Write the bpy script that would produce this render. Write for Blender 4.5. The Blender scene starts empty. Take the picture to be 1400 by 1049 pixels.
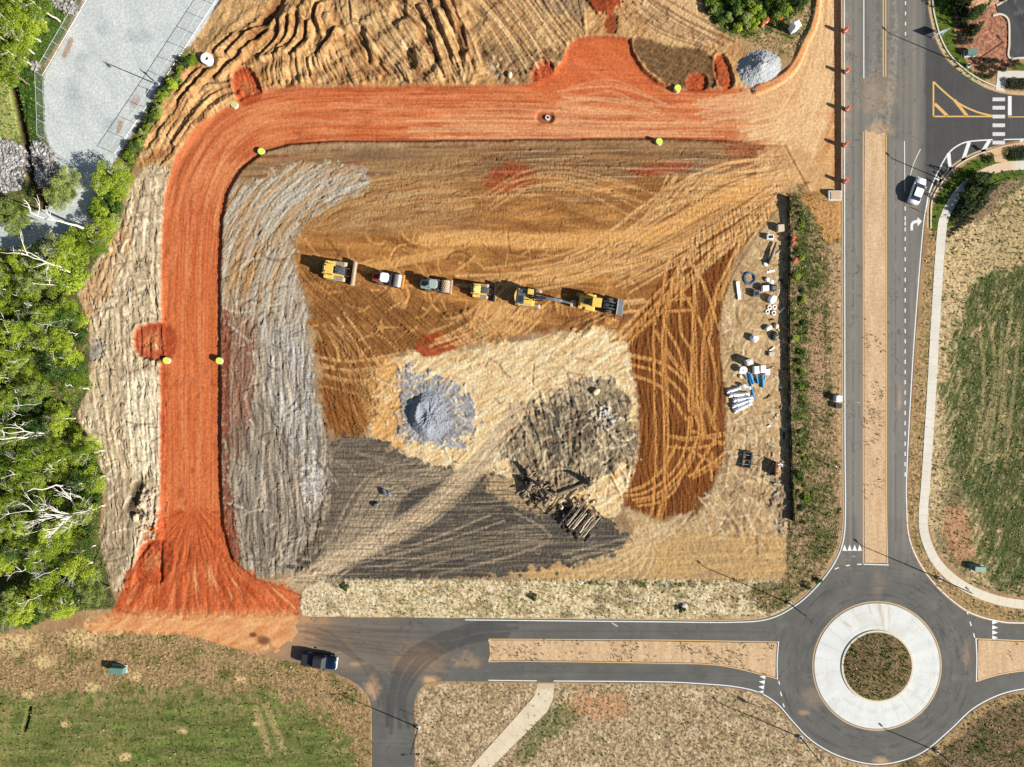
import bpy, bmesh, math, random
import numpy as np
from mathutils import Vector, Matrix

random.seed(7)
RNG = np.random.default_rng(11)
S = 0.125                      # metres per photo pixel on the ground
CX, CY = 700.0, 524.5
CAM_H = 116.5
scene = bpy.context.scene
COLL = scene.collection
K = 1.55                       # sunlit radiance of a white diffuse ground


def lin(c):
    c = c / 255.0
    return c / 12.92 if c <= 0.04045 else ((c + 0.055) / 1.055) ** 2.4


def A(r, g, b):
    """albedo of a ground whose sunlit picture colour is r,g,b"""
    return np.array([min(0.8, lin(r) / K), min(0.8, lin(g) / K), min(0.8, lin(b) / K)], np.float32)


# ------------------------------------------------------------------ raster of the site
SP = 1.0
XS = np.arange(-60, 1460 + SP, SP, dtype=np.float32)
YS = np.arange(-60, 1110 + SP, SP, dtype=np.float32)
X, Y = np.meshgrid(XS, YS)
NH, NW = X.shape
FULL = (slice(0, NH), slice(0, NW))


from concurrent.futures import ThreadPoolExecutor
POOL = ThreadPoolExecutor(4)


def noise(x, y, seed=0):
    x = np.asarray(x, np.float32); y = np.asarray(y, np.float32)
    out = np.empty(x.shape, np.float32); n = x.shape[0]; st = 48
    def job(a): out[a:a + st] = noise_rows(x[a:a + st], y[a:a + st], seed)
    list(POOL.map(job, range(0, n, st)))
    return out


def noise_rows(x, y, seed=0):
    r = np.random.default_rng(seed + 1000)
    p = r.permutation(512).astype(np.int32)
    ang = r.random(512).astype(np.float32) * 6.2831853
    gx, gy = np.cos(ang), np.sin(ang)
    xf, yf = np.floor(x), np.floor(y)
    xi, yi = xf.astype(np.int32), yf.astype(np.int32)
    fx, fy = (x - xf).astype(np.float32), (y - yf).astype(np.float32)
    u = fx * fx * fx * (fx * (fx * 6 - 15) + 10)
    v = fy * fy * fy * (fy * (fy * 6 - 15) + 10)

    def g(ix, iy, dx, dy):
        h = p.take((p.take(ix & 511) + iy) & 511)
        return gx.take(h) * dx + gy.take(h) * dy
    a = g(xi, yi, fx, fy); b = g(xi + 1, yi, fx - 1, fy)
    c = g(xi, yi + 1, fx, fy - 1); d = g(xi + 1, yi + 1, fx - 1, fy - 1)
    a = a + u * (b - a); c = c + u * (d - c)
    return (a + v * (c - a)) * 1.45


def fbm(x, y, o=3, seed=0, gain=0.55):
    t = 0; a = 1.0; n = 0
    for k in range(o):
        t = t + a * noise(x, y, seed + k * 17); n += a
        a *= gain; x = x * 2.03 + 3.1; y = y * 2.03 + 7.7
    return t / n


def rot(x, y, deg):
    c, s = math.cos(math.radians(deg)), math.sin(math.radians(deg))
    return x * c + y * s, -x * s + y * c


def nz(sx, sy=None, o=2, seed=0, deg=0.0, sl=FULL):
    """noise over the raster, sx px along direction deg, sy px across"""
    sy = sy or sx
    u, v = rot(X[sl], Y[sl], deg)
    return fbm(u / sx, v / sy, o, seed)


def ss(a, b, x):
    t = np.clip((x - a) / (b - a), 0, 1)
    return t * t * (3 - 2 * t)


def catmull(pts, n=6, closed=False):
    pts = [tuple(map(float, p)) for p in pts]
    out = []
    N = len(pts)
    for i in range(N if closed else N - 1):
        if closed:
            p0, p1, p2, p3 = pts[i - 1], pts[i], pts[(i + 1) % N], pts[(i + 2) % N]
        else:
            p0, p1, p2, p3 = pts[max(i - 1, 0)], pts[i], pts[i + 1], pts[min(i + 2, N - 1)]
        for k in range(n):
            t = k / n
            out.append(tuple(0.5 * (2 * b + (c - a) * t + (2 * a - 5 * b + 4 * c - d) * t * t
                                    + (3 * b - a - 3 * c + d) * t ** 3) for a, b, c, d in zip(p0, p1, p2, p3)))
    if not closed:
        out.append(pts[-1])
    return out


def box1(a, r, axis):
    if r < 1: return a
    pad = [(0, 0), (0, 0)]; pad[axis] = (r + 1, r)
    c = np.cumsum(np.pad(a, pad, mode='edge'), axis=axis, dtype=np.float64)
    n = a.shape[axis]
    hi = np.take(c, range(2 * r + 1, 2 * r + 1 + n), axis=axis); lo = np.take(c, range(0, n), axis=axis)
    return ((hi - lo) / (2 * r + 1)).astype(np.float32)


def blur(a, px):
    r = int(round(px / SP / 1.2))
    for _ in range(2):
        a = box1(box1(a, r, 0), r, 1)
    return a


def inside(pts):
    """even-odd raster of a polygon"""
    t = np.zeros((NH, NW + 1), np.int16)
    n = len(pts)
    for i in range(n):
        (xa, ya), (xb, yb) = pts[i], pts[(i + 1) % n]
        if ya == yb: continue
        if ya > yb: xa, ya, xb, yb = xb, yb, xa, ya
        r0 = max(0, int(math.ceil((ya - YS[0]) / SP))); r1 = min(NH - 1, int(math.ceil((yb - YS[0]) / SP)) - 1)
        if r1 < r0: continue
        rows = np.arange(r0, r1 + 1)
        xc = xa + (YS[rows] - ya) * (xb - xa) / (yb - ya)
        ci = np.clip(np.ceil((xc - XS[0]) / SP), 0, NW).astype(int)
        np.add.at(t, (rows, ci), 1)
    return (np.cumsum(t, axis=1)[:, :NW] % 2).astype(np.float32)


def poly(pts, soft=2.5, rough=0.0, rs=9.0, seed=0, smooth=3):
    """soft mask of a polygon; rough 0..1 frays its edge"""
    if smooth: pts = catmull(pts, smooth, True)
    m = inside(pts)
    if rough > 0:
        R = max(soft * 1.2, 5.0 + 15.0 * rough)
        w = blur(m, R)
        n = nz(rs, rs, 4, seed)
        band = min(.5, min(soft, 4.5) / R * 0.5)
        return ss(0.5 - band, 0.5 + band, w + min(.3 + .55 * rough, 1.3 * rough) * n * np.clip(6 * w * (1 - w), 0, 1))
    return blur(m, soft)


def strokes(items, out=None):
    """items: (pts, half width, alpha[, soft]); union of soft lines"""
    M = np.zeros((NH, NW), np.float32) if out is None else out
    for it in items:
        pts, w, al = it[:3]; soft = it[3] if len(it) > 3 else max(1.2, w * 0.6)
        R = w + soft
        for (xa, ya), (xb, yb) in zip(pts[:-1], pts[1:]):
            c0 = max(0, int((min(xa, xb) - R - XS[0]) / SP)); c1 = min(NW, int((max(xa, xb) + R - XS[0]) / SP) + 2)
            r0 = max(0, int((min(ya, yb) - R - YS[0]) / SP)); r1 = min(NH, int((max(ya, yb) + R - YS[0]) / SP) + 2)
            if c1 <= c0 or r1 <= r0: continue
            x = XS[None, c0:c1] - xa; y = YS[r0:r1, None] - ya
            dx, dy = xb - xa, yb - ya
            L = dx * dx + dy * dy + 1e-6
            t = np.clip((x * dx + y * dy) / L, 0, 1)
            d = np.sqrt((x - t * dx) ** 2 + (y - t * dy) ** 2)
            p = al * np.clip((R - d) / soft, 0, 1)
            np.maximum(M[r0:r1, c0:c1], p, out=M[r0:r1, c0:c1])
    return M


def coords(pts, half):
    """signed lateral offset and arc length of the raster about a polyline"""
    D = np.full((NH, NW), 1e6, np.float32); SS_ = np.zeros((NH, NW), np.float32); T = np.zeros((NH, NW), np.float32)
    acc = 0.0
    for (xa, ya), (xb, yb) in zip(pts[:-1], pts[1:]):
        dx, dy = xb - xa, yb - ya; L = math.hypot(dx, dy)
        c0 = max(0, int((min(xa, xb) - half - XS[0]) / SP)); c1 = min(NW, int((max(xa, xb) + half - XS[0]) / SP) + 2)
        r0 = max(0, int((min(ya, yb) - half - YS[0]) / SP)); r1 = min(NH, int((max(ya, yb) + half - YS[0]) / SP) + 2)
        if c1 > c0 and r1 > r0 and L > 0:
            x = XS[None, c0:c1] - xa; y = YS[r0:r1, None] - ya
            t = np.clip((x * dx + y * dy) / L, 0, L)
            d = np.sqrt((x - t * dx / L) ** 2 + (y - t * dy / L) ** 2)
            s = (x * dy - y * dx) / L
            w = D[r0:r1, c0:c1]; k = d < w
            w[k] = d[k]; SS_[r0:r1, c0:c1][k] = s[k]; T[r0:r1, c0:c1][k] = (t + acc)[k]
        acc += L
    return D, SS_, T


def bundle(a, b, n, jit=2.0, seed=0, cut=0.0, m=5):
    """n curves between guide polylines a and b (same point count)"""
    r = np.random.default_rng(seed)
    out = []
    for i in range(n):
        f = (i + r.uniform(-.4, .4)) / max(1, n - 1)
        pts = [(xa + (xb - xa) * f + r.normal(0, jit), ya + (yb - ya) * f + r.normal(0, jit)) for (xa, ya), (xb, yb) in zip(a, b)]
        c = catmull(pts, m)
        if cut > 0:
            k0 = int(r.uniform(0, cut) * len(c)); k1 = len(c) - int(r.uniform(0, cut) * len(c))
            c = c[k0:max(k0 + 3, k1)]
        out.append(c)
    return out


COL = np.zeros((NH, NW, 3), np.float32)
Z = np.zeros((NH, NW), np.float32)
GR = np.full((NH, NW), 0.02, np.float32)      # amplitude of small clods
TUFT = np.zeros((NH, NW), np.float32)         # tufts per square metre of ground cover
GREEN = np.zeros((NH, NW), np.float32)


def paint(m, c, k=1.0, arr=None):
    arr = COL if arr is None else arr
    w = (m * k)[..., None]
    arr += w * (c - arr)


def mix(c1, c2, n):
    return c1 + (c2 - c1) * n[..., None]


def put(arr, m, v):
    arr += m * (v - arr)


N3 = nz(3.2, 3.2, 2, 1); N6 = nz(6, 6, 3, 2); N14 = nz(14, 14, 3, 3); N40 = nz(40, 40, 3, 4); N120 = nz(120, 120, 3, 5)
PIX = .55 * nz(1.7, 1.9, 2, 6, 33) + .35 * (RNG.random((NH, NW), dtype=np.float32) - 0.5)

# ------------------------------------------------ base: tan soil
COL[:] = mix(A(196, 160, 116), A(160, 126, 88), np.clip(N40 * 0.9 + 0.5, 0, 1))

HAUL = [(222, 805), (219, 700), (218, 600), (219, 500), (220, 440), (221, 330), (225, 265), (240, 215), (265, 178), (300, 152), (330, 134), (365, 121), (430, 119), (550, 118), (700, 118), (735, 112), (757, 98), (772, 80), (777, 62), (790, 52), (830, 48), (862, 52), (868, 75), (880, 95), (900, 112), (930, 122), (1000, 122), (1040, 118), (1075, 102), (1092, 75), (1108, 45), (1120, 0), (1122, -70), (1149, -70), (1149, 200), (1148, 270), (1110, 262), (1085, 215), (1075, 196), (1000, 194), (900, 190), (800, 191), (700, 192), (600, 193), (450, 194), (395, 198), (360, 208), (330, 232), (312, 262), (304, 300), (301, 360), (300, 450), (302, 550), (302, 650), (305, 720), (318, 765), (350, 790), (411, 812), (412, 842), (330, 848), (240, 850), (160, 836), (163, 815), (185, 770), (205, 745)]
haul = poly(HAUL, 1.6, 0, smooth=0)
# ------------------------------------------------ hills north of the haul road
north = poly([(250, 70), (310, -70), (1000, -70), (1010, 60), (1060, 120), (900, 125), (780, 125), (360, 122), (300, 155), (225, 230), (175, 230)], 3, 0.3, smooth=0)
north *= 1 - haul
paint(north, mix(A(212, 168, 112), A(176, 128, 80), np.clip(N40 * 1.3 + 0.5, 0, 1)))
paint(north, A(146, 84, 46), 0.65 * ss(0.05, 0.5, nz(70, 22, 3, 31, -35)) * ss(800, 640, X))
paint(north, A(225, 190, 140), 0.6 * ss(0.1, 0.6, nz(60, 16, 3, 32, -30)))
ridge = np.zeros((NH, NW), np.float32); groove = np.zeros((NH, NW), np.float32)
BRK = ss(-.25, .25, nz(22, 22, 3, 30)); BRK2 = ss(-.3, .3, nz(34, 34, 2, 29))
def rg(a, b, n, w, jit, seed, cut=.3, al=1.0):
    r = np.random.default_rng(seed)
    bs = bundle(a, b, n, jit, seed, cut)
    strokes([(c, w * r.uniform(.5, 1.1), al * r.uniform(.45, 1), w * 1.1) for c in bs], ridge)
    strokes([([(x - w * 1.1, y - w * .6) for x, y in c], 1.0, al * r.uniform(.3, 1), 1.6) for c in bs], groove)  # groove on the ridge's side away from the sun, later darkened as shade
rg([(352, 80), (375, 52), (392, 8)], [(470, 78), (462, 55), (440, 8)], 8, 4.5, 3, 41)
rg([(330, 60), (365, 30), (380, -30)], [(300, 60), (330, 20), (350, -40)], 7, 4, 3, 42)
rg([(360, 112), (362, 95), (368, 70)], [(470, 112), (458, 90), (450, 72)], 18, 2.4, 1.5, 43)
rg([(480, 45), (500, 80), (530, 110)], [(450, 60), (462, 90), (470, 116)], 9, 2.6, 1.5, 44, .15)
rg([(490, 38), (540, 55), (590, 112)], [(520, 18), (575, 40), (622, 112)], 6, 3.2, 1.5, 45, .1)
rg([(585, 20), (600, 60), (628, 110)], [(620, -10), (635, 40), (655, 108)], 6, 4, 2, 46, .2)
rg([(440, 55), (430, 20), (430, -40)], [(560, 10), (540, -10), (520, -50)], 8, 5, 5, 47, .2)
rg([(620, -20), (680, 40), (725, 108)], [(730, -50), (765, 10), (800, 48)], 30, 1.7, 1.5, 48, .25, .6)
rg([(640, 20), (670, 70), (690, 112)], [(665, 10), (700, 60), (725, 100)], 7, 3, 2, 49, .3, .8)
rg([(720, -20), (770, 15), (795, 50)], [(785, -50), (795, 0), (800, 46)], 9, 2.2, 1.5, 50, .2, .9)
rg([(850, 20), (880, 40), (960, 75)], [(870, -20), (930, 20), (985, 60)], 14, 1.7, 2, 51, .3, .6)
rg([(300, 95), (262, 120), (205, 215)], [(345, 125), (290, 160), (232, 232)], 8, 2.6, 3, 52, .35)
rg([(260, 60), (225, 125), (180, 200)], [(300, 90), (262, 130), (212, 200)], 6, 2.8, 3, 53, .3)
rg([(262, 80), (300, 30), (330, -30)], [(300, 100), (345, 60), (375, 20)], 6, 3.2, 3, 54, .35)
rg([(510, 60), (520, 85), (540, 108)], [(500, 45), (545, 85), (560, 110)], 8, 2.0, 1, 55, .2)
LOBES = [[(386, 30), (383.5, 53), (357, 79)], [(399, 28), (394.5, 53), (367, 77)], [(412, 22), (408, 51), (377, 75)], [(424, 34), (420, 57), (402, 76)], [(461, 42), (452, 57), (438, 75)], [(374, 31), (346, 44), (326, 62), (315, 73)], [(368, 46), (353, 56), (330, 73)], [(500, 42), (506, 60), (512, 86)], [(438, 8), (434, 28), (440, 44)], [(592, 4), (606, 38), (622, 80)], [(608, 0), (622, 34), (640, 78)], [(334, 74), (318, 88), (300, 108)], [(300, 84), (276, 112), (250, 140)], [(322, 52), (300, 70), (285, 96)], [(575, 10), (590, 40), (604, 84)]]
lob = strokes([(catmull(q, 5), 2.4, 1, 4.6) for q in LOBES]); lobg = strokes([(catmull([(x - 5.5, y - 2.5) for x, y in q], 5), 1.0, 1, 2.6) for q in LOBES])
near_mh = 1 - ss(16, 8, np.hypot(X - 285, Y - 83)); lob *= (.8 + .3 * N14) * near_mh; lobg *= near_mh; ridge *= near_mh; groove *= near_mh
ridge *= .35 + .65 * BRK2; groove *= BRK; ridge *= 1 - .7 * np.clip(lob + lobg, 0, 1)
comb = sum(fbm(*[c / k for c, k in zip(rot(X, Y, dg), (60, 3.0))], 2, 700 + dg) * w_ for dg, w_ in ((75, ss(70, 80, Y) * ss(640, 600, X)), (-48, ss(300, 240, X) + .55 * ss(620, 680, X)), (110, ss(76, 66, Y) * ss(480, 440, X) * ss(320, 350, X))))
paint(north, A(110, 66, 38), .55 * ss(.1, .5, comb)); Z += north * .10 * comb
Z += north * (.75 * lob - .4 * lobg); paint(north * lob, A(206, 156, 100), .6); paint(north * lobg, A(92, 54, 32), .5)  # dark lines behind the lobes, the black shade between them painted in
flat = poly([(250, 60), (310, -40), (372, -40), (356, 24), (300, 58), (262, 92)], 6, .4) + poly([(630, 10), (720, -30), (800, 30), (770, 70), (700, 100), (668, 70)], 8, .4) * .6
flat = np.clip(flat, 0, 1); ridge *= 1 - .8 * flat; groove *= 1 - .8 * flat
paint(north * flat, mix(A(214, 176, 122), A(180, 140, 92), np.clip(nz(60, 5, 3, 28, -45) * 1.4 + .5, 0, 1)), .6)
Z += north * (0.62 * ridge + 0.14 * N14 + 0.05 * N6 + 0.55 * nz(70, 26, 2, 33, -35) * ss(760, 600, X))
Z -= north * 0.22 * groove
paint(north, A(120, 70, 40), 0.55 * groove); paint(north, A(232, 188, 130), 0.5 * ridge * BRK2)  # dark grooves put the ridges' shade into the colour
paint(north, A(124, 68, 38), .6 * ss(.1, .5, nz(30, 12, 3, 36, 70)) * ss(640, 560, X) * ss(300, 360, X))
put(GR, north, 0.035)
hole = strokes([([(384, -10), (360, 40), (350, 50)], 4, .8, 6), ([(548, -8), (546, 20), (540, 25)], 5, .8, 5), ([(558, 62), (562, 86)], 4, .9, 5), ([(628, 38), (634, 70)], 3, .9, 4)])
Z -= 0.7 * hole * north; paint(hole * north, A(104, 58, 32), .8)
# grey and brown benches near the haul road's turn-in
p = poly([(650, 60), (735, 70), (770, 60), (765, 90), (740, 112), (690, 116)], 3, .3, seed=3); paint(p, mix(A(166, 132, 92), A(122, 92, 62), np.clip(N6 + .5, 0, 1)), .85)
p = poly([(866, 48), (905, 60), (970, 72), (978, 118), (930, 120), (900, 105), (872, 78)], 2, .15, seed=4); paint(p, mix(A(138, 104, 68), A(96, 72, 48), np.clip(nz(12, 4, 2, 8, 20) + .5, 0, 1)), .95); Z -= .3 * p
p = poly([(735, -40), (800, -40), (800, 20), (770, 25), (740, 12)], 3, .4, seed=5); paint(p, A(128, 112, 96), .6)
p = poly([(800, -40), (850, -40), (846, 10), (830, 20), (808, 12)], 2, .4, seed=6); paint(p, mix(A(176, 76, 42), A(128, 52, 28), np.clip(N6 + .5, 0, 1)), .95); Z += .35 * p
p = poly([(828, 14), (842, 14), (846, 48), (826, 48)], 2, .2, smooth=0); paint(p, A(148, 66, 36), .9); Z -= .2 * p
p = poly([(865, -30), (950, -40), (985, 60), (940, 62), (905, 58), (880, 30)], 4, .4, seed=7); paint(p, A(226, 188, 138), .7)
p = poly([(450, 0), (520, 8), (545, 50), (575, 58), (560, 110), (535, 112), (530, 70), (480, 35)], 4, .5, seed=8); paint(p, A(190, 160, 112), .6)
p = poly([(665, 80), (690, 85), (688, 105), (668, 104)], 3, .7, 6, seed=9); paint(p, A(232, 205, 165), .7)
p = poly([(530, 52), (556, 56), (552, 70), (532, 66)], 2, .6, 6, seed=10); paint(p, A(226, 208, 178), .8)

# ------------------------------------------------ bank west of the haul road
bank = poly([(232, 225), (200, 225), (175, 262), (168, 300), (128, 350), (103, 405), (122, 445), (130, 480), (118, 530), (106, 568), (140, 640), (146, 690), (135, 735), (125, 775), (152, 808), (175, 810), (226, 735), (224, 440), (224, 300)], 3, .25, smooth=0, seed=11)
paint(bank, mix(A(224, 204, 168), A(182, 158, 124), np.clip(nz(40, 12, 3, 60, 90) + .5, 0, 1)))
p = poly([(165, 305), (135, 360), (108, 410), (122, 445), (150, 400), (180, 330)], 5, .4, seed=12); paint(p, A(198, 152, 104), .75)
p = poly([(172, 530), (220, 520), (220, 660), (205, 640), (185, 650)], 6, .2, seed=13); paint(p, A(238, 222, 188), .85)
p = poly([(140, 650), (178, 660), (180, 740), (155, 800), (128, 775), (146, 700)], 6, .4, seed=14); paint(p, A(148, 128, 104), .7)
ridge[:] = 0; groove[:] = 0
rg([(175, 270), (140, 380), (140, 420), (150, 560)], [(218, 240), (214, 340), (216, 430), (218, 560)], 13, 2.2, 4, 61, .3)
rg([(130, 540), (136, 600), (148, 660), (150, 760)], [(218, 520), (218, 600), (218, 660), (212, 740)], 15, 1.9, 2.5, 62, .3)
rg([(120, 420), (145, 380), (175, 330)], [(150, 440), (165, 400), (185, 345)], 7, 2, 4, 63, .3)
rg([(146, 480), (150, 520), (152, 560)], [(215, 490), (210, 520), (208, 560)], 8, 1.6, 2, 64, .2)
rg([(132, 770), (150, 735), (166, 690)], [(180, 800), (182, 760), (190, 700)], 8, 3, 2, 65, .2)
ridge *= .3 + .7 * BRK2; groove *= BRK
comb = (1 - ss(.0, .10, np.abs(nz(46, 8, 3, 66, 84)))) * ss(-.1, .3, nz(14, 14, 2, 67)); Z -= bank * .22 * comb; paint(bank, A(120, 96, 70), .45 * comb)
Z += bank * (0.20 * ridge + .20 * N14 + .05 * nz(40, 3, 2, 68, 86)); Z -= bank * .08 * groove
paint(bank, A(128, 104, 78), .4 * groove); paint(bank, A(222, 204, 172), .3 * ridge)  # bank grooves darkened, ridge shade in the colour
put(GR, bank, .025)
p = strokes([([(188, 665), (178, 695), (190, 702)], 5, 1, 4)]); Z -= .5 * p * bank; paint(p * bank, A(80, 66, 52), .8)
p = poly([(195, 668), (215, 672), (220, 720), (190, 725)], 5, .6, 7, seed=15); paint(p, A(222, 196, 168), .8); Z += .25 * p * (1 + N6); put(GR, p, .06)
p = poly([(108, 478), (138, 460), (144, 482), (122, 497), (106, 495)], 2, .4, 6, seed=16); paint(p, mix(A(190, 180, 168), A(120, 108, 96), np.clip(N6 + .5, 0, 1)), .9); Z -= .2 * p

# ------------------------------------------------ the pad
pad = poly([(322, 235), (360, 208), (400, 198), (700, 193), (900, 192), (1078, 197), (1085, 270), (1080, 800), (420, 793), (350, 792), (318, 755), (304, 650), (302, 300)], 3, .1, smooth=0)
paint(pad, mix(A(186, 156, 118), A(146, 116, 84), np.clip(N40 + .5, 0, 1)))
ridge[:] = 0; groove[:] = 0
# brown working field
p = poly([(440, 270), (520, 240), (700, 200), (900, 205), (1075, 205), (1060, 290), (1000, 350), (870, 465), (780, 450), (690, 465), (560, 480), (520, 500), (505, 590), (450, 590), (440, 520), (425, 430), (400, 330)], 6, .5, 18, seed=20)
brown = p
paint(p, mix(A(192, 134, 74), A(144, 94, 48), np.clip(nz(70, 14, 3, 21, 4) * 1.2 + .5, 0, 1)))
paint(p, A(120, 76, 44), .55 * ss(.1, .55, nz(60, 9, 3, 22, 4)) * ss(300, 230, Y))
paint(p, A(214, 154, 86), .55 * ss(.1, .5, nz(60, 12, 3, 23, 6)))
paint(p, A(140, 92, 48), .6 * poly([(425, 400), (560, 405), (640, 440), (600, 475), (520, 490), (440, 500)], 8, .8, 20, seed=18))
q_ = poly([(860, 250), (1070, 235), (1040, 300), (980, 400), (870, 470), (840, 440), (850, 380)], 10, .8, 20, seed=17); paint(p, A(150, 98, 52), .6 * q_)
# upper dark bands
p = poly([(335, 215), (700, 196), (1078, 196), (1075, 235), (900, 245), (700, 240), (500, 245), (380, 262)], 5, .4, 14, seed=21)
paint(p, mix(A(126, 96, 68), A(172, 130, 86), np.clip(nz(110, 6, 3, 24, -1) * 1.6 + .45, 0, 1)), .85)
paint(p, A(126, 62, 36), .7 * ss(.12, .5, nz(120, 9, 3, 25, -1)))
# grey western wedge
gw = poly([(322, 262), (400, 225), (500, 232), (505, 262), (440, 285), (400, 340), (420, 420), (430, 520), (448, 600), (452, 690), (420, 780), (335, 780), (306, 690), (302, 300)], 2.5, .75, 13, seed=22)
paint(gw, mix(A(190, 178, 158), A(144, 128, 108), np.clip(nz(70, 9, 3, 26, 88) + .5, 0, 1)), .95)
paint(gw, A(164, 124, 84), .6 * ss(.0, .5, nz(60, 20, 3, 27, -40)) * ss(430, 330, Y))
paint(gw, A(140, 80, 52), .7 * poly([(308, 400), (330, 300), (350, 340), (345, 560), (318, 640), (306, 560)], 6, .6, 10, seed=23))
paint(gw, A(104, 96, 88), .6 * poly([(330, 540), (420, 520), (440, 690), (400, 770), (330, 740), (312, 640)], 8, .7, 12, seed=24) * ss(-.3, .3, nz(60, 8, 3, 28, 88)))
paint(gw, A(206, 202, 196), .75 * poly([(362, 405), (420, 395), (434, 560), (440, 610), (400, 620), (365, 540)], 6, .6, 12, seed=25) * ss(-.35, .35, nz(60, 5, 3, 29, 88)))
p = poly([(418, 615), (452, 640), (450, 690), (428, 704), (416, 680)], 5, .95, 12, seed=26); paint(p, A(226, 222, 216), .75 * ss(-.4, .2, nz(5, 9, 3, 8, 80)))
p = poly([(400, 238), (500, 232), (505, 250), (440, 275), (395, 300), (370, 290)], 5, .5, 9, seed=27); paint(p, A(186, 184, 180), .6)
# sand
sand = poly([(505, 512), (520, 494), (560, 484), (580, 474), (640, 478), (700, 466), (750, 462), (790, 452), (820, 446), (858, 462), (866, 520), (874, 600), (866, 660), (850, 690), (830, 720), (780, 700), (735, 690), (700, 660), (640, 642), (560, 636), (516, 612), (500, 560)], 4, .6, 12, seed=28)
paint(sand, mix(A(242, 218, 170), A(222, 184, 126), np.clip(nz(30, 10, 3, 18, -35) * 1.5 + .5, 0, 1)), .97)
paint(sand, A(200, 148, 88), .6 * ss(.15, .5, nz(44, 10, 3, 19, -30))); paint(sand, A(244, 224, 184), .6 * ss(.1, .5, nz(24, 8, 3, 17, -42)))
paint(sand, A(206, 110, 66), .5 * ss(.38, .6, nz(9, 7, 2, 16)))
p = poly([(505, 510), (550, 490), (545, 640), (512, 605), (500, 560)], 5, .5, 14, seed=29); paint(p, A(218, 158, 84), .7)
# dry tan along the east and south
p = poly([(1060, 290), (1085, 300), (1082, 800), (740, 795), (860, 735), (850, 690), (900, 715), (960, 700), (992, 600), (985, 420)], 5, .3, 10, seed=30)
paint(p, mix(A(214, 182, 134), A(182, 146, 102), np.clip(N14 + N40 * .6 + .5, 0, 1)))
paint(p, A(150, 130, 106), .65 * ss(-.1, .4, nz(26, 9, 3, 34, 60)) * ss(560, 620, Y) * ss(920, 980, X)); paint(p, A(232, 208, 168), .6 * ss(.1, .5, nz(16, 6, 3, 33, 30)))
Z += p * .10 * nz(12, 7, 3, 32, 50) * ss(420, 600, Y); paint(p, A(126, 100, 74), .5 * ss(.2, .5, nz(9, 5, 3, 31, 70)))
p = poly([(740, 768), (860, 740), (1075, 728), (1078, 790), (700, 792)], 4, .3, seed=31); paint(p, mix(A(212, 172, 112), A(180, 148, 106), np.clip(nz(90, 6, 3, 35, -2) * 1.3 + .5, 0, 1)))
# burnt and grey heap in the middle
burnt = poly([(690, 595), (735, 550), (790, 515), (850, 525), (868, 600), (860, 640), (800, 655), (760, 690), (705, 650)], 13, .9, 20, seed=32)
paint(burnt, mix(A(168, 148, 118), A(108, 97, 82), np.clip(nz(30, 8, 3, 15, 75) * 1.4 + .5, 0, 1)), .9)
p = poly([(745, 560), (785, 540), (810, 580), (800, 625), (760, 635), (740, 600)], 6, .6, 10, seed=33); paint(p, A(84, 78, 72), .8)
p = poly([(806, 552), (830, 556), (848, 580), (838, 594), (815, 575)], 4, .9, 7, seed=34); paint(p, A(226, 222, 220), .9); Z += .25 * p
Z += burnt * (.16 * N14 + .05 * N6 + .1 + .20 * nz(46, 9, 3, 131, 80)); put(GR, burnt, .04)
paint(burnt, A(206, 180, 140), .6 * ss(.1, .45, nz(44, 6, 3, 132, 82)))
paint(burnt, A(82, 76, 70), .7 * ss(.08, .45, nz(30, 8, 3, 133, 70)))
tk = []
for cx, cy, rx, ry in ((712, 612, 22, 16), (745, 590, 30, 60), (800, 600, 26, 34), (770, 560, 40, 20)):
    for k in range(4):
        a0 = RNG.uniform(0, 6.28); tk.append(([(cx + (rx + 3 * k) * math.cos(a0 + t), cy + (ry + 3 * k) * math.sin(a0 + t)) for t in np.linspace(0, RNG.uniform(1.5, 3.6), 16)], 1.3, .8, 1.6))
m = strokes(tk); paint(m, A(200, 178, 142), .6); Z -= .10 * m
# dark till in the south
dark = poly([(455, 605), (500, 595), (560, 625), (640, 645), (690, 650), (730, 690), (775, 690), (812, 704), (845, 716), (862, 736), (846, 756), (800, 768), (740, 778), (610, 792), (400, 796), (425, 740), (450, 690)], 2, .7, 12, seed=35)
paint(dark, mix(A(106, 99, 88), A(76, 72, 64), np.clip(nz(90, 5, 3, 36, 0) * 1.2 + .5, 0, 1)), .97)
paint(dark, A(166, 144, 118), .75 * ss(.12, .42, nz(150, 3.2, 3, 37, -2))); paint(dark, A(66, 60, 56), .6 * ss(.1, .45, nz(70, 5, 3, 14, 1)))
paint(dark, A(196, 150, 96), .6 * ss(.42, .6, nz(24, 4, 2, 13, 0)))
p = poly([(455, 605), (510, 600), (560, 630), (530, 720), (440, 770), (430, 720)], 7, .5, seed=36); paint(p, A(134, 118, 98), .7)
p = poly([(655, 660), (700, 652), (745, 690), (790, 700), (760, 708), (700, 690)], 4, .5, seed=37); paint(p, A(206, 176, 130), .8)
put(GR, dark, .045)
# dark brown tilled tongue in the east
tongue = poly([(1062, 285), (1015, 335), (988, 415), (984, 470), (990, 520), (992, 590), (984, 640), (950, 705), (925, 700), (905, 714), (880, 700), (850, 690), (866, 650), (874, 600), (872, 540), (862, 490), (858, 460), (880, 420), (940, 330), (1000, 285)], 3, .25, 8, seed=38)
paint(tongue, mix(A(148, 88, 38), A(116, 64, 24), np.clip(nz(60, 7, 3, 38, 85) + .5, 0, 1)), .95)
put(GR, tongue, .035)
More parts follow.
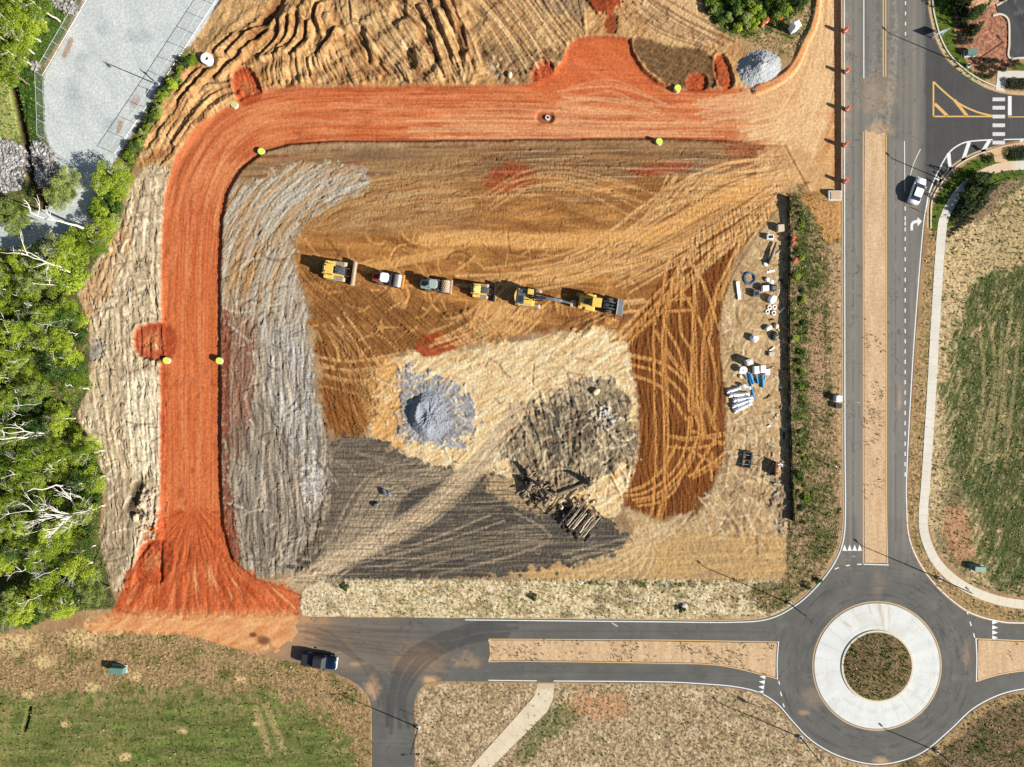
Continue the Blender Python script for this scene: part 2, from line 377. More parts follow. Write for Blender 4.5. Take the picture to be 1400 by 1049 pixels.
# red clay blotches
for i, q in enumerate([[(565, 470), (590, 455), (640, 458), (640, 468), (610, 482), (578, 490)], [(662, 240), (700, 222), (735, 235), (735, 250), (700, 262), (668, 262)],
                       [(858, 228), (940, 220), (948, 232), (870, 242)], [(990, 195), (1076, 197), (1072, 222), (1010, 225)]]):
    p = poly(q, 2.5, .25, 8, seed=70 + i); paint(p, mix(A(182, 84, 44), A(142, 58, 30), np.clip(nz(20, 4, 2, 39, 60) + .5, 0, 1)), [.95, .9, .75, .5][i])
# pale smooth passes
paint(strokes([(catmull([(580, 328), (660, 326), (740, 330), (830, 326), (900, 318), (960, 285), (1040, 250), (1110, 235)]), 8, 1, 5)]), A(228, 172, 104), .85)
paint(strokes([(catmull([(500, 368), (560, 355), (615, 345)]), 5, 1, 3), ([(540, 275), (640, 280)], 6, .7, 4), ([(780, 280), (880, 318)], 4, .4, 6)]), A(222, 166, 98), .75)

p = poly([(526, 393), (540, 387), (562, 417), (549, 428)], 1.5, .1, smooth=0); paint(p, A(216, 158, 92), .75)
# tyre and tread marks: pale lines over brown
tk = []
def tr(a, b, n, w, jit, seed, al, cut=.2, gauge=15):
    r = np.random.default_rng(seed)
    for c in bundle(a, b, n, jit, seed, cut):
        q = al * r.uniform(.35, 1)
        tk.append((c, w * r.uniform(.7, 1.2), q, 1.4))
        if gauge:
            g = gauge * r.uniform(.9, 1.1); o = []
            for k in range(len(c)):
                x, y = c[k]; x2, y2 = c[min(k + 1, len(c) - 1)]; x1, y1 = c[max(k - 1, 0)]
                L = math.hypot(x2 - x1, y2 - y1) + 1e-6
                o.append((x - (y2 - y1) / L * g, y + (x2 - x1) / L * g))
            tk.append((o, w * r.uniform(.7, 1.2), q, 1.4))
HERO = [[(1080, 240), (1013, 287), (944, 327), (877, 351), (800, 372)], [(1086, 243), (1020, 292), (950, 334), (880, 360), (760, 384)], [(1078, 252), (1028, 302), (974, 336), (922, 379), (885, 416), (838, 466)], [(1084, 256), (1034, 307), (982, 343), (930, 386), (890, 424), (846, 470)],
    [(1058, 273), (999, 327), (949, 369), (912, 408), (865, 451), (850, 472)], [(1064, 276), (1007, 331), (957, 374), (918, 414), (872, 456), (856, 480)], [(1028, 292), (1013, 329), (989, 379), (975, 413), (962, 455), (960, 514), (957, 579)], [(1070, 265), (1038, 302), (1011, 339), (989, 379), (979, 403), (972, 470), (980, 517), (977, 574)], [(1074, 268), (1044, 306), (1019, 343), (996, 383), (986, 410)],
    [(990, 330), (954, 369), (949, 418), (947, 489), (942, 561)], [(975, 320), (934, 354), (933, 394), (930, 450), (946, 481), (953, 522), (948, 566), (943, 594)], [(940, 330), (914, 359), (907, 394), (895, 450), (895, 527), (897, 630), (893, 690), (886, 713)], [(950, 340), (925, 372), (914, 410), (907, 450), (908, 527), (909.6, 630), (907, 682), (896, 715)],
    [(945, 360), (959, 381), (976, 426), (984, 450)], [(920, 385), (939, 408), (959, 443), (975, 480)], [(863, 486), (904, 496), (935, 520), (953, 553), (961, 594)], [(863, 499), (899, 509), (928, 532), (951, 569), (960, 597)], [(863, 513), (897, 525), (922, 548), (938, 574)], [(895, 450), (917, 489), (943, 522), (964, 553), (977, 587)], [(907, 440), (915, 455), (930, 483), (940, 517), (958, 560)],
    [(855, 678), (879, 675), (907, 659), (928, 635), (940, 605), (943, 571)], [(866, 684), (897, 677), (925, 653), (943, 625), (953, 602)], [(873, 692), (899, 688), (920, 674), (935, 646), (950, 610)], [(860, 672), (885, 662), (908, 640), (925, 610)], [(912, 595), (943, 599), (992, 592)], [(912, 611), (948, 613), (992, 605)], [(943, 589), (966, 596), (990, 608)], [(943, 651), (971, 636), (992, 620)], [(974, 620), (973, 656)], [(951, 646), (969, 615), (984, 594)], [(979, 636), (955, 622), (943, 615)],
    [(912, 411), (949, 408)], [(912, 426), (950, 424)], [(880, 410), (850, 412), (790, 402)], [(880, 425), (850, 427), (800, 425)]]
for k, c in enumerate(HERO):
    tk.append((catmull(c, 6), RNG.uniform(1.1, 1.7), RNG.uniform(.75, 1), 1.3))
    if k % 3 == 0: tk.append((catmull([(x + RNG.uniform(3, 5), y + 3) for x, y in c], 6), 1.0, .6, 1.3))
tr([(1110, 236), (1050, 262), (980, 300), (900, 345), (820, 370)], [(1112, 242), (1060, 275), (1000, 318), (930, 362), (860, 400)], 7, 1.1, 2, 81, .7, .15)
for k in range(16):
    x = 885 + k * 5.2 + RNG.uniform(-4, 4); tk.append((catmull([(x, 296 - k * 1.6), (x + RNG.uniform(12, 22), 268 - k), (x + RNG.uniform(28, 46), 240)], 5), 1.1, RNG.uniform(.5, .95), 1.3))
tr([(1105, 225), (1000, 238), (900, 290), (780, 362), (600, 386)], [(1110, 236), (1010, 262), (920, 320), (800, 385), (660, 404)], 6, 1.2, 4, 82, .7, .3)
tr([(620, 300), (740, 230), (900, 260)], [(640, 270), (760, 240), (900, 290)], 3, 1.1, 4, 90, .5, .3)
tr([(560, 470), (640, 430), (700, 370)], [(620, 490), (690, 460), (740, 420)], 9, 1.2, 4, 91, .8, .25)
tr([(650, 470), (645, 430), (690, 380)], [(690, 470), (700, 430), (730, 390)], 5, 1.2, 3, 76, .8, .2, 8)
tr([(430, 480), (480, 490), (560, 480)], [(430, 510), (480, 520), (540, 530)], 5, 1.3, 3, 93, .8, .2, 12)
tr([(440, 440), (470, 490), (520, 600)], [(470, 430), (520, 500), (520, 560)], 4, 1.2, 3, 94, .7, .2, 12)
tr([(505, 600), (530, 560), (560, 500)], [(520, 610), (545, 570), (570, 520)], 8, 1.2, 2, 77, .8, .2, 5)
T1 = strokes(tk)
pale = mix(mix(A(224, 166, 98), A(238, 194, 134), np.clip(N14 + .5, 0, 1)), A(208, 148, 82), tongue * ss(330, 420, Y))
paint(T1 * np.maximum(brown, tongue), pale, .85)
Z -= .05 * T1
tk = []
tr([(700, 555), (645, 625), (560, 695), (470, 745), (395, 795)], [(715, 575), (665, 640), (590, 715), (500, 765), (415, 800)], 9, 1.2, 2, 95, .9, .05, 0)
tr([(640, 500), (720, 480), (860, 470)], [(640, 560), (720, 520), (860, 500)], 14, 1.1, 5, 96, .6, .35)
tr([(520, 560), (560, 500), (640, 490)], [(560, 640), (620, 620), (690, 560)], 9, 1.1, 5, 97, .5, .3)
tr([(610, 790), (760, 740), (700, 700)], [(480, 740), (620, 742), (720, 722)], 5, 1.1, 3, 98, .6, .3, 0)
tr([(445, 760), (500, 660), (600, 632)], [(510, 760), (545, 675), (650, 640)], 7, 1.1, 4, 99, .9, .25, 10); tr([(400, 780), (470, 720), (520, 640)], [(440, 790), (500, 730), (560, 640)], 9, 1.2, 4, 78, .8, .3, 10); tr([(660, 700), (560, 740), (420, 780)], [(860, 742), (700, 752), (560, 776)], 6, 1.2, 3, 79, .7, .2, 0)
tr([(700, 770), (880, 730), (960, 690)], [(860, 800), (880, 760), (850, 730)], 6, 1.1, 3, 100, .7, .2, 10)
T2 = strokes(tk)
lane = strokes([(catmull([(708, 560), (655, 632), (575, 706), (485, 755), (405, 797)]), 10, 1, 5)])
paint(lane, mix(A(216, 190, 154), A(176, 148, 116), np.clip(nz(60, 3, 3, 101, -40) * 1.5 + .5, 0, 1)), .92)
paint(T2, A(222, 198, 160), .6); Z -= .06 * T2
# furrows in the ground: treads across fields
def treads(m, deg, band, per, amp, seed, dark_=.0, uv=None):
    u, v = rot(X, Y, deg) if uv is None else uv
    wob = noise(u / 60, v / 60, seed) * 10
    vv = v + wob
    b = (vv / band) % 1.0
    tb = ss(.0, .1, b) * ss(.62, .5, b)
    lane_on = ss(-.5, .1, noise(np.floor(vv / band) * 7.3, u / 130, seed + 1))
    t = 1.9 * noise(u / (per * .52), v / (band * .42), seed + 2) * tb
    global Z
    Z += m * lane_on * amp * t
    Z += m * amp * 1.6 * (ss(.0, .08, b) * ss(.75, .66, b) - .5) * .7
    if dark_: paint(m * lane_on * tb, A(124, 90, 60), dark_)
GUIDE = catmull([(366, 790), (362, 600), (366, 430), (395, 325), (470, 262), (580, 240), (760, 232), (1000, 232), (1120, 225)], 8)
Dg, Sg, Tg = coords(GUIDE, 110); gm_ = (Dg < 105).astype(np.float32)
treads(gw * gm_, 0, 11, 3.0, .05, 104, .0, (Tg, Sg)); treads(brown * gm_ * ss(320, 290, Y), 0, 12, 2.8, .05, 105, .25, (Tg, Sg))
arcs = fbm(Tg / 160, Sg / 4.0, 3, 106); paint(np.maximum(gw, brown * ss(300, 260, Y)) * gm_, A(226, 200, 160), .45 * ss(.12, .5, arcs)); paint(np.maximum(gw, brown * ss(300, 260, Y)) * gm_, A(96, 74, 56), .55 * ss(-.12, -.5, arcs)); Z += gm_ * (.075 - .035 * gw) * arcs * np.maximum(gw, brown * ss(300, 260, Y))
corner = np.clip(gw * ss(470, 400, Y) + brown * ss(330, 300, Y) * ss(700, 560, X), 0, 1) * gm_
bn = fbm(Tg / 120, Sg / 7.0, 3, 102); bn2 = fbm(Tg / 90, Sg / 9.0, 3, 103)
cc_ = mix(mix(A(196, 160, 112), A(172, 128, 78), np.clip(bn * 1.8 + .5, 0, 1)), A(192, 180, 158), ss(.0, .4, bn2 + .55 * (gw - .55)))
cc_ = mix(cc_, A(146, 88, 56), .8 * ss(.2, .45, fbm(Tg / 70, Sg / 6, 3, 98)) * ss(20, -30, Sg))
paint(corner, cc_, .75)
brk = (1 - ss(.0, .09, np.abs(fbm(Tg / 50, Sg / 9, 2, 99)))) * ss(-.1, .3, fbm(Tg / 16, Sg / 12, 2, 97)); Z -= .16 * brk * gm_ * np.maximum(gw, brown * ss(300, 260, Y)) ; paint(brk * corner, A(92, 72, 54), .6)  # thin broken dark lines, berm shade painted into the colour
pits = ss(.28, .6, nz(2.6, 3.6, 2, 107)); paint(np.clip(brown + dark + tongue, 0, 1), A(70, 46, 28), .45 * pits); Z -= .05 * pits * pad  # dark specks in the pits, shade of the clods put into colour
treads(brown * ss(360, 400, Y + (X - 480) * -.3) * ss(720, 620, X), 42, 13, 2.9, .07, 110, .3)
dr = 1 - ss(.0, .2, np.abs(nz(80, 9, 2, 109, 42))); m = brown * ss(360, 400, Y + (X - 480) * -.3) * ss(720, 620, X); Z -= m * .11 * dr; paint(m, A(116, 76, 40), .5 * dr)
dr = 1 - ss(.0, .25, np.abs(nz(80, 7, 2, 108, 76))); m = brown * ss(440, 480, Y) * ss(530, 490, X); paint(m, A(136, 84, 40), .7); Z -= m * .09 * dr; paint(m, A(104, 62, 28), .5 * dr)
treads(brown * ss(340, 310, Y + (X - 480) * -.15), -6, 13, 2.8, .03, 111, .15)
treads(brown * ss(620, 720, X) * ss(310, 340, Y), 8, 17, 2.8, .05, 112, .25)
treads(gw * ss(400, 330, Y), -52, 17, 4.0, .04, 113)
treads(gw * ss(400, 470, Y), 89, 15, 4.0, .05, 114)
treads(tongue, 86, 7, 3.0, .045, 115, 0)
treads(dark, 2, 12, 3.0, .028, 116)
treads(sand, -35, 13, 3.6, .025, 117)
dr = (1 - ss(.0, .25, np.abs(nz(70, 6, 2, 118, 88))))
paint(tongue, A(92, 50, 22), .45 * dr * (1 - T1)); Z -= tongue * .07 * dr
dr = (1 - ss(.0, .16, np.abs(nz(90, 9, 2, 119, 87)))); Z -= gw * ss(380, 430, Y) * .03 * dr; paint(gw * ss(380, 430, Y), A(112, 100, 88), .3 * dr)
dr = (1 - ss(.0, .15, np.abs(nz(70, 11, 2, 120, -48)))); Z -= gw * ss(470, 400, Y) * .05 * dr
dr = (1 - ss(.0, .2, np.abs(nz(140, 5, 2, 121, 0)))); Z -= dark * .04 * dr; paint(dark, A(64, 58, 54), .5 * dr)
# gouges between the machines and the sand
rg([(600, 440), (620, 450), (650, 465)], [(640, 425), (670, 445), (690, 470)], 6, 2, 1, 122, .2)
rg([(770, 445), (790, 435), (815, 425)], [(800, 460), (815, 448), (840, 435)], 6, 2.4, 1, 123, .2)
rg([(730, 545), (745, 600), (755, 640)], [(790, 540), (800, 600), (790, 660)], 10, 2.4, 3, 124, .25)
rg([(700, 560), (720, 600), (740, 650)], [(740, 540), (760, 600), (770, 680)], 7, 2.0, 3, 125, .25)
rg([(820, 560), (860, 620), (862, 650)], [(790, 620), (830, 650), (850, 690)], 7, 1.8, 3, 126, .3)
rg([(950, 690), (985, 690), (1010, 740)], [(1000, 640), (1040, 660), (1074, 730)], 9, 1.5, 8, 127, .4, .5)
rg([(985, 600), (1020, 590), (1060, 600)], [(990, 680), (1030, 670), (1065, 690)], 9, 1.3, 6, 134, .4, .5)
rg([(1010, 560), (1000, 620), (990, 690)], [(1060, 570), (1050, 640), (1040, 700)], 7, 1.3, 6, 135, .4, .5)
rg([(320, 780), (360, 790), (400, 800)], [(330, 740), (380, 775), (430, 780)], 9, 1.6, 2, 129, .2)
ridge *= .3 + .7 * BRK2; groove *= BRK
Z += pad * (.26 * ridge - .16 * groove); paint(pad * groove, A(104, 76, 52), .5)  # groove colour carries the painted shade of the gouges
Z += pad * (.04 * N14 + .025 * N6)
# diggings / ruts in sand
Z += sand * .06 * nz(26, 7, 2, 130, -35)

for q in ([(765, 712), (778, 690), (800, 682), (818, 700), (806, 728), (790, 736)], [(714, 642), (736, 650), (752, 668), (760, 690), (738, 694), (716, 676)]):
    p = poly(q, 2.5, .9, 8, seed=60); paint(p, mix(A(86, 74, 62), A(52, 46, 40), np.clip(N6 + .5, 0, 1)), .85); Z += .3 * p * (1 + N6)  # ground under logs and root wads painted dark for their shade
# ------------------------------------------------ gravel heap in the pad (modelled in the ground's own relief at its skirt)
gsk = poly([(540, 505), (560, 500), (590, 520), (610, 515), (650, 545), (652, 575), (640, 600), (622, 615), (590, 608), (560, 606), (545, 590), (548, 550)], 7, .95, 11, seed=40)
gsk *= ss(-.45, -.1, nz(16, 5, 3, 12, 40))
gth = np.arctan2(Y - 572, X - 582); gr_ = np.hypot(X - 582, Y - 572); spoke = fbm(gth * 7, gr_ / 40, 3, 10)
paint(gsk, mix(A(166, 170, 178), A(128, 132, 140), np.clip(spoke * 1.5 + .5, 0, 1)), .92); put(GR, gsk, .02); Z += gsk * (.12 + .16 * spoke)

# ------------------------------------------------ red haul road
haul = poly(HAUL, 1.6, 0, smooth=0)
haul_rough = poly(HAUL, 1.6, .12, 6, seed=41, smooth=0)
CL = catmull([(262, 900), (262, 800), (260, 650), (260, 450), (262, 340), (270, 270), (300, 205), (350, 168), (420, 156), (550, 155), (800, 155), (1000, 157), (1180, 160)], 8)
D, SL, TL = coords(CL, 75)
st = fbm(TL / 150, SL / 3.4, 3, 140); st2 = fbm(TL / 90, SL / 11, 3, 141)
red = mix(mix(A(218, 122, 74), A(182, 88, 48), np.clip(st * 1.3 + .5, 0, 1)), A(236, 156, 102), np.clip(st2 * 1.2 + .25, 0, 1))
red = mix(red, A(214, 112, 62), ss(260, 420, Y) * .6 * np.ones_like(X))
red = mix(red, A(152, 66, 36), .8 * ss(24, 40, np.abs(SL)) * ss(-.1, .5, fbm(TL / 90, SL / 6, 2, 142)) * (D < 70))
red = mix(red, A(234, 156, 104), .4 * (ss(6, 2, np.abs(np.abs(SL) - 11)) * ss(-.3, .3, fbm(TL / 120, SL / 3, 2, 139))) * (D < 70))
red = mix(red, A(160, 78, 46), .55 * ss(.12, .5, fbm(TL / 30, SL / 7, 3, 143)))
red = mix(red, A(240, 164, 110), .4 * ss(.15, .5, fbm(TL / 150, SL / 2.2, 2, 144)) * ss(200, 900, X))
paint(haul_rough, red)
# approach cone: turn-in
p = poly([(790, 60), (860, 60), (900, 118), (960, 125), (720, 125)], 5, .2, seed=42); paint(p * haul, mix(A(226, 122, 72), A(204, 100, 56), np.clip(nz(40, 8, 3, 145, 20) + .5, 0, 1)), .8)
ent = ss(965, 1075, X + 50 * nz(60, 12, 3, 146, 0)) * haul
paint(ent, mix(A(234, 188, 134), A(206, 148, 92), np.clip(nz(14, 60, 3, 147, 20) + .5, 0, 1)), .92)
paint(ent, A(206, 112, 62), .6 * ss(.1, .5, nz(60, 20, 3, 148, -10)) * ss(90, 120, Y) * ss(200, 170, Y))
tk = []
tr([(1135, -50), (1132, 40), (1100, 130), (1060, 180)], [(1142, -50), (1142, 60), (1130, 160), (1110, 230)], 16, 1.3, 2, 150, .9, .2); tr([(1140, 60), (1120, 130), (1075, 165), (1000, 175)], [(1145, 150), (1130, 190), (1100, 225), (1060, 250)], 12, 1.2, 3, 154, .9, .2)
tr([(1125, 0), (1110, 80), (1050, 130), (960, 150)], [(1135, 60), (1110, 130), (1050, 150), (960, 170)], 9, 1.2, 3, 151, .7, .25)
tr([(560, 140), (700, 142), (820, 150), (960, 150)], [(560, 185), (700, 183), (860, 182), (1000, 180)], 8, .9, 2, 152, .5, .35)
tr([(760, 130), (830, 140), (930, 150)], [(770, 120), (840, 105), (900, 135)], 5, .9, 2, 153, .5, .2)
T3 = strokes(tk) * haul; paint(T3, A(246, 212, 160), .65); Z -= .04 * T3
Z -= .55 * poly(HAUL, 1.8, 0, smooth=0) * ss(790, 735, Y)
Z += haul * (.045 * st * (D < 70) + .015 * N6)
paint(haul, A(150, 64, 30), .5 * ss(.3, .6, fbm(TL / 14, SL / 2.4, 2, 149)) * (D < 70) * ss(1060, 1000, X))
# berm on the edges
edge = np.clip(blur(haul, 4) * (1 - haul) * 2.2, 0, 1) * ss(1060, 1000, X)
for q in ([(182, 455), (195, 443), (234, 445), (236, 488), (200, 491), (184, 480)], [(186, 765), (196, 742), (232, 742), (228, 790), (190, 800)], [(318, 97), (340, 92), (358, 125), (352, 135), (326, 142)], [(940, 102), (964, 100), (966, 122), (942, 124)]): edge *= 1 - poly(q, 3, 0)
Z += .18 * edge * (1 + N6) * ss(830, 800, Y); paint(edge, A(150, 82, 46), .5 * ss(-.3, .2, N6))
# bottom fan, red clay spread by wheels
fan = poly([(205, 740), (185, 775), (160, 812), (155, 838), (118, 850), (118, 862), (240, 866), (330, 852), (405, 845), (412, 815), (350, 792), (318, 770), (302, 700), (222, 700)], 2.5, .75, 13, seed=44)
ang = np.arctan2(Y - 690, X - 262); rad = np.hypot(X - 262, Y - 690)
fs = fbm(ang * 14, rad / 50, 3, 160)
paint(fan, mix(A(222, 118, 68), A(176, 78, 40), np.clip(fs * 1.2 + .5, 0, 1)))
paint(fan * ss(828, 846, Y), mix(A(236, 172, 116), A(212, 134, 82), np.clip(N14 + .5, 0, 1)), .85)
fs2 = fbm(ang * 22 + N40, rad / 70, 3, 161); paint(fan, A(240, 178, 122), .65 * ss(.12, .45, fs2) * ss(740, 800, Y)); paint(fan, A(128, 54, 28), .45 * ss(.15, .5, fbm(ang * 18, rad / 40, 3, 162)))
Z += fan * (.12 * fs + .06 * N6) * ss(700, 740, Y)
fanray = ss(-.15, .4, fs) * ss(215, 120, rad)
# side pits
for i, (q, dpt) in enumerate([([(182, 455), (195, 443), (234, 445), (236, 488), (200, 491), (184, 480)], .58), ([(186, 765), (196, 742), (232, 742), (228, 790), (190, 800)], .58), ([(318, 97), (340, 92), (358, 125), (352, 135), (326, 142)], .58),
                              ([(976, 80), (990, 74), (1004, 112), (998, 122), (984, 120)], .3), ([(940, 102), (964, 100), (966, 122), (942, 124)], .2), ([(735, 85), (752, 84), (758, 100), (730, 114), (724, 112)], .3)]):
    p = poly(q, 2.2, .12, 6, seed=170 + i)
    paint(p, mix(A(198, 92, 52), A(156, 66, 36), np.clip(nz(12, 5, 2, 171 + i, 30) + .5, 0, 1)), .95)
    Z -= (dpt + .02) * p * (1 - haul) + .04 * p * haul; edge_kill = 1
    inn = poly([(sum(a for a, b in q) / len(q) + (x - sum(a for a, b in q) / len(q)) * .5, sum(b for a, b in q) / len(q) + (y - sum(b for a, b in q) / len(q)) * .55) for x, y in q], 4, .4, 6, seed=180 + i)
    paint(inn, A(206, 134, 84), .65)
    rim = np.clip(blur(p, 5) - p, 0, 1) * (1 - haul); Z += .5 * rim; paint(rim, A(170, 84, 46), .5)
# bench east of the haul road, its shade painted as dark clay
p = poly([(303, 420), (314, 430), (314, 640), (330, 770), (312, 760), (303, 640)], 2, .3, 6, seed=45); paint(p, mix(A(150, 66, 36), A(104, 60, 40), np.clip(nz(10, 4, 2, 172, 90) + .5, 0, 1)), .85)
p = strokes([([(740, 158), (750, 159)], 5, 1, 4)]); Z -= .35 * p; paint(p, A(150, 76, 44), .8)
# levee between entrance and scrub
p = strokes([(catmull([(1118, -50), (1116, 20), (1100, 60), (1085, 92), (1060, 112), (1035, 122)]), 3, 1, 4)]); Z += .5 * p; paint(p, A(176, 110, 62), .7)

# scuffs and turning marks, each at its own angle
def scuffs(m, box, n, seed, dark_, light_, lmax=34, wid=1.0):
    r = np.random.default_rng(seed); a, b = [], []
    while len(a) + len(b) < n:
        x, y = r.uniform(box[0], box[2]), r.uniform(box[1], box[3])
        if m[int((y - YS[0]) / SP), int((x - XS[0]) / SP)] < .4: continue
        t = r.uniform(0, 6.28); k = r.normal(0, .05); L_ = r.uniform(6, lmax); q = [(x, y)]
        for i in range(7):
            t += k * L_ / 7 * .6; q.append((q[-1][0] + math.cos(t) * L_ / 7, q[-1][1] + math.sin(t) * L_ / 7))
        (a if r.random() < .5 else b).append((q, wid * r.uniform(.6, 1.3), r.uniform(.3, 1), 1.3))
    m = m * (1 - ss(3.1, 3.6, COL[..., 0] / (COL[..., 1] + 1e-4))) * (1 - haul)
    A_, B_ = strokes(a) * m, strokes(b) * m
    paint(A_, dark_, .6); paint(B_, light_, .65)
    global Z
    Z += .05 * B_ - .08 * A_
scuffs(sand * (1 - dark), (500, 440, 880, 700), 260, 301, A(150, 112, 72), A(246, 228, 190))
scuffs(burnt, (690, 515, 870, 690), 170, 302, A(64, 58, 54), A(206, 184, 148), 26)
yd = poly([(1060, 290), (1076, 300), (1078, 780), (960, 730), (930, 712), (985, 640), (995, 560), (985, 430)], 3, 0, smooth=0)
scuffs(yd, (930, 290, 1080, 780), 330, 303, A(140, 112, 80), A(238, 214, 174), 26)
scuffs(bank, (100, 225, 226, 810), 200, 304, A(116, 94, 70), A(240, 226, 196), 30)
scuffs(brown * ss(300, 330, Y) * (1 - tongue), (430, 300, 870, 480), 180, 305, A(110, 70, 36), A(228, 172, 104), 46)
scuffs(np.clip(gw + .5 * dark, 0, 1), (304, 330, 560, 790), 200, 306, A(78, 68, 58), A(206, 190, 164), 40)
streak = dark * (1 - lane); paint(streak, A(60, 56, 53), .55 * ss(.05, .4, nz(120, 3, 3, 310, 0))); paint(streak, A(150, 136, 118), .5 * ss(.2, .5, nz(140, 2.4, 3, 311, -1)))
scuffs(north, (240, -10, 800, 118), 150, 307, A(104, 60, 34), A(236, 196, 140), 30)
paint(T1 * np.maximum(brown, tongue), pale, .55)
nl = strokes([(c, 1.1, RNG.uniform(.4, 1), 1.3) for c in bundle([(610, -20), (668, 40), (712, 110)], [(735, -50), (768, 8), (800, 46)], 18, 2, 312, .25) + bundle([(480, 20), (500, 60), (560, 112)], [(600, -10), (640, 40), (660, 112)], 14, 4, 314, .3)]); nd = strokes([(c, 1.0, RNG.uniform(.4, 1), 1.2) for c in bundle([(612, -20), (670, 42), (715, 110)], [(738, -50), (770, 10), (802, 48)], 16, 2, 313, .25) + bundle([(470, 20), (495, 60), (550, 112)], [(600, -10), (635, 40), (655, 112)], 16, 4, 315, .3) + bundle([(860, 20), (900, 42), (980, 70)], [(880, -20), (940, 20), (1000, 52)], 12, 3, 316, .3)])
paint(nl * north, A(238, 200, 146), .65); paint(nd * north, A(112, 70, 42), .65); Z += north * (.08 * nl - .14 * nd)
wp = strokes([(catmull([(580, 328), (660, 326), (740, 330), (830, 326), (900, 316), (960, 285), (1040, 250)]), 7, 1, 3)]); paint(wp, mix(A(228, 174, 108), A(212, 152, 88), np.clip(nz(30, 5, 3, 308, 2) + .5, 0, 1)), .7)
rim = haul * ss(.93, .6, blur(haul, 5)) * ss(1060, 1000, X) * ss(-.4, .1, N6 + .5); paint(rim, A(150, 66, 34), .6)  # dark ring inside the trench edge, shade of its walls as colour
low = ss(960, 1075, X) * ss(330, 250, Y) * ss(150, 200, Y) * (1 - haul) * ss(1120, 1100, X); low *= 1 - ss(1060, 1095, X) * ss(250, 285, Y); Z -= .55 * low
p = poly([(1030, 218), (1080, 194), (1148, 250), (1120, 268), (1085, 262), (1060, 268)], 10, .5, 12, seed=62); paint(p, mix(A(226, 184, 132), A(198, 148, 96), np.clip(nz(10, 40, 3, 309, 35) + .5, 0, 1)), .75)
# ------------------------------------------------ verges and fields
def scrub(m, c1, c2, green, tuft, seed, g=.5, sc=5.0):
    n = nz(sc, sc, 3, seed) + .35 * N14
    paint(m, mix(c1, c2, np.clip(n * 1.3 + .5, 0, 1)))
    gm = ss(.05, .5, nz(38, 26, 3, seed + 5) + .45 * nz(5, 5, 2, seed + 6) + (g - .5))
    paint(m * gm, green, .75)
    put(TUFT, m, tuft); put(GREEN, m, gm)
    global Z
    Z += m * (.05 * n + .03 * N6); put(GR, m, .05)
south = poly([(415, 800), (440, 793), (1078, 793), (1080, 835), (1052, 845), (900, 846), (640, 845), (408, 842)], 2.5, .2, 6, seed=46, smooth=0)
scrub(south, A(240, 222, 180), A(190, 164, 118), A(116, 112, 60), 2.2, 200, .38)
paint(south, A(112, 96, 64), .6 * ss(.15, .5, nz(26, 5, 3, 201, 0)))
paint(south * ss(540, 440, X), A(226, 206, 172), .6)
paint(south, A(136, 120, 80), .6 * ss(.05, .4, N40 + .4 * N14)); paint(south, A(242, 228, 192), .6 * ss(.1, .4, nz(40, 9, 3, 202, 2))); paint(south * ss(960, 1010, X), A(166, 134, 98), .7 * ss(-.2, .3, N14))
put(TUFT, south * ss(.0, .4, N40 + .4 * N14), 5.0); Z += .1 * south
p = poly([(880, 802), (888, 800), (897, 838), (888, 838)], 1.5, .2, smooth=0) + poly([(897, 800), (905, 800), (913, 836), (904, 836)], 1.5, .2, smooth=0); paint(np.clip(p, 0, 1), A(224, 200, 158), .9); TUFT *= 1 - np.clip(p, 0, 1)
TUFT *= 1
p = strokes([(catmull([(770, 797), (850, 797), (980, 800)]), 1.5, 1, 4)]) * ss(-.3, .3, N14); paint(p, A(70, 74, 36), .6); put(GREEN, p, 1); TUFT += 5 * p  # weedy line, its dark green partly painted shade
east = poly([(1080, 262), (1148, 275), (1150, 700), (1146, 745), (1120, 790), (1080, 826), (1052, 843), (1020, 800), (1076, 795), (1080, 500)], 3, .2, 6, seed=47, smooth=0)
scrub(east, A(184, 154, 112), A(104, 88, 60), A(80, 88, 44), 5.0, 210, .66)
paint(east, A(92, 80, 54), .6 * ss(.1, .5, nz(9, 9, 3, 211))); paint(east, A(222, 190, 146), .5 * ss(.15, .5, nz(7, 7, 3, 212)))
p = poly([(1082, 270), (1112, 275), (1118, 420), (1110, 520), (1104, 700), (1088, 760), (1084, 700)], 5, .9, 16, seed=48); paint(east, A(96, 104, 52), .5 * ss(.0, .4, N14 + .5 * N40)); paint(p, A(74, 86, 40), .8 * ss(-.4, .2, N6 + N14)); p = p * ss(-.3, .25, N14 + .6 * N6); put(GREEN, p, .8); TUFT += 2.5 * p
p = poly([(1110, 420), (1128, 450), (1122, 580), (1112, 600), (1105, 520)], 5, .4, seed=49); paint(p, A(188, 150, 116), .8)
p = poly([(1085, 262), (1148, 270), (1148, 330), (1128, 330), (1110, 290)], 6, .4, seed=50); paint(p, A(204, 150, 92), .85); TUFT *= 1 - .8 * p
strip = poly([(1132, 330), (1151, 330), (1151, 700), (1140, 690)], 3, .3, smooth=0); paint(strip, mix(A(214, 180, 136), A(160, 126, 92), np.clip(N6 + .5, 0, 1)), .8); TUFT *= 1 - .6 * strip
Z += .12 * east
heap = poly([(1052, 640), (1072, 630), (1082, 700), (1076, 760), (1062, 720)], 6, .9, 14, seed=51); paint(heap, mix(A(186, 164, 134), A(128, 112, 92), np.clip(N6 + .5, 0, 1)), .8); Z += heap * (.18 + .2 * N6); put(GR, heap, .05)
field = poly([(1285, 300), (1340, 262), (1400, 240), (1470, 230), (1470, 820), (1400, 818), (1330, 800), (1280, 750), (1265, 700), (1285, 400)], 3, .1, smooth=0)
scrub(field, A(230, 202, 154), A(176, 148, 108), A(92, 112, 46), 3.5, 220, .44, 6)
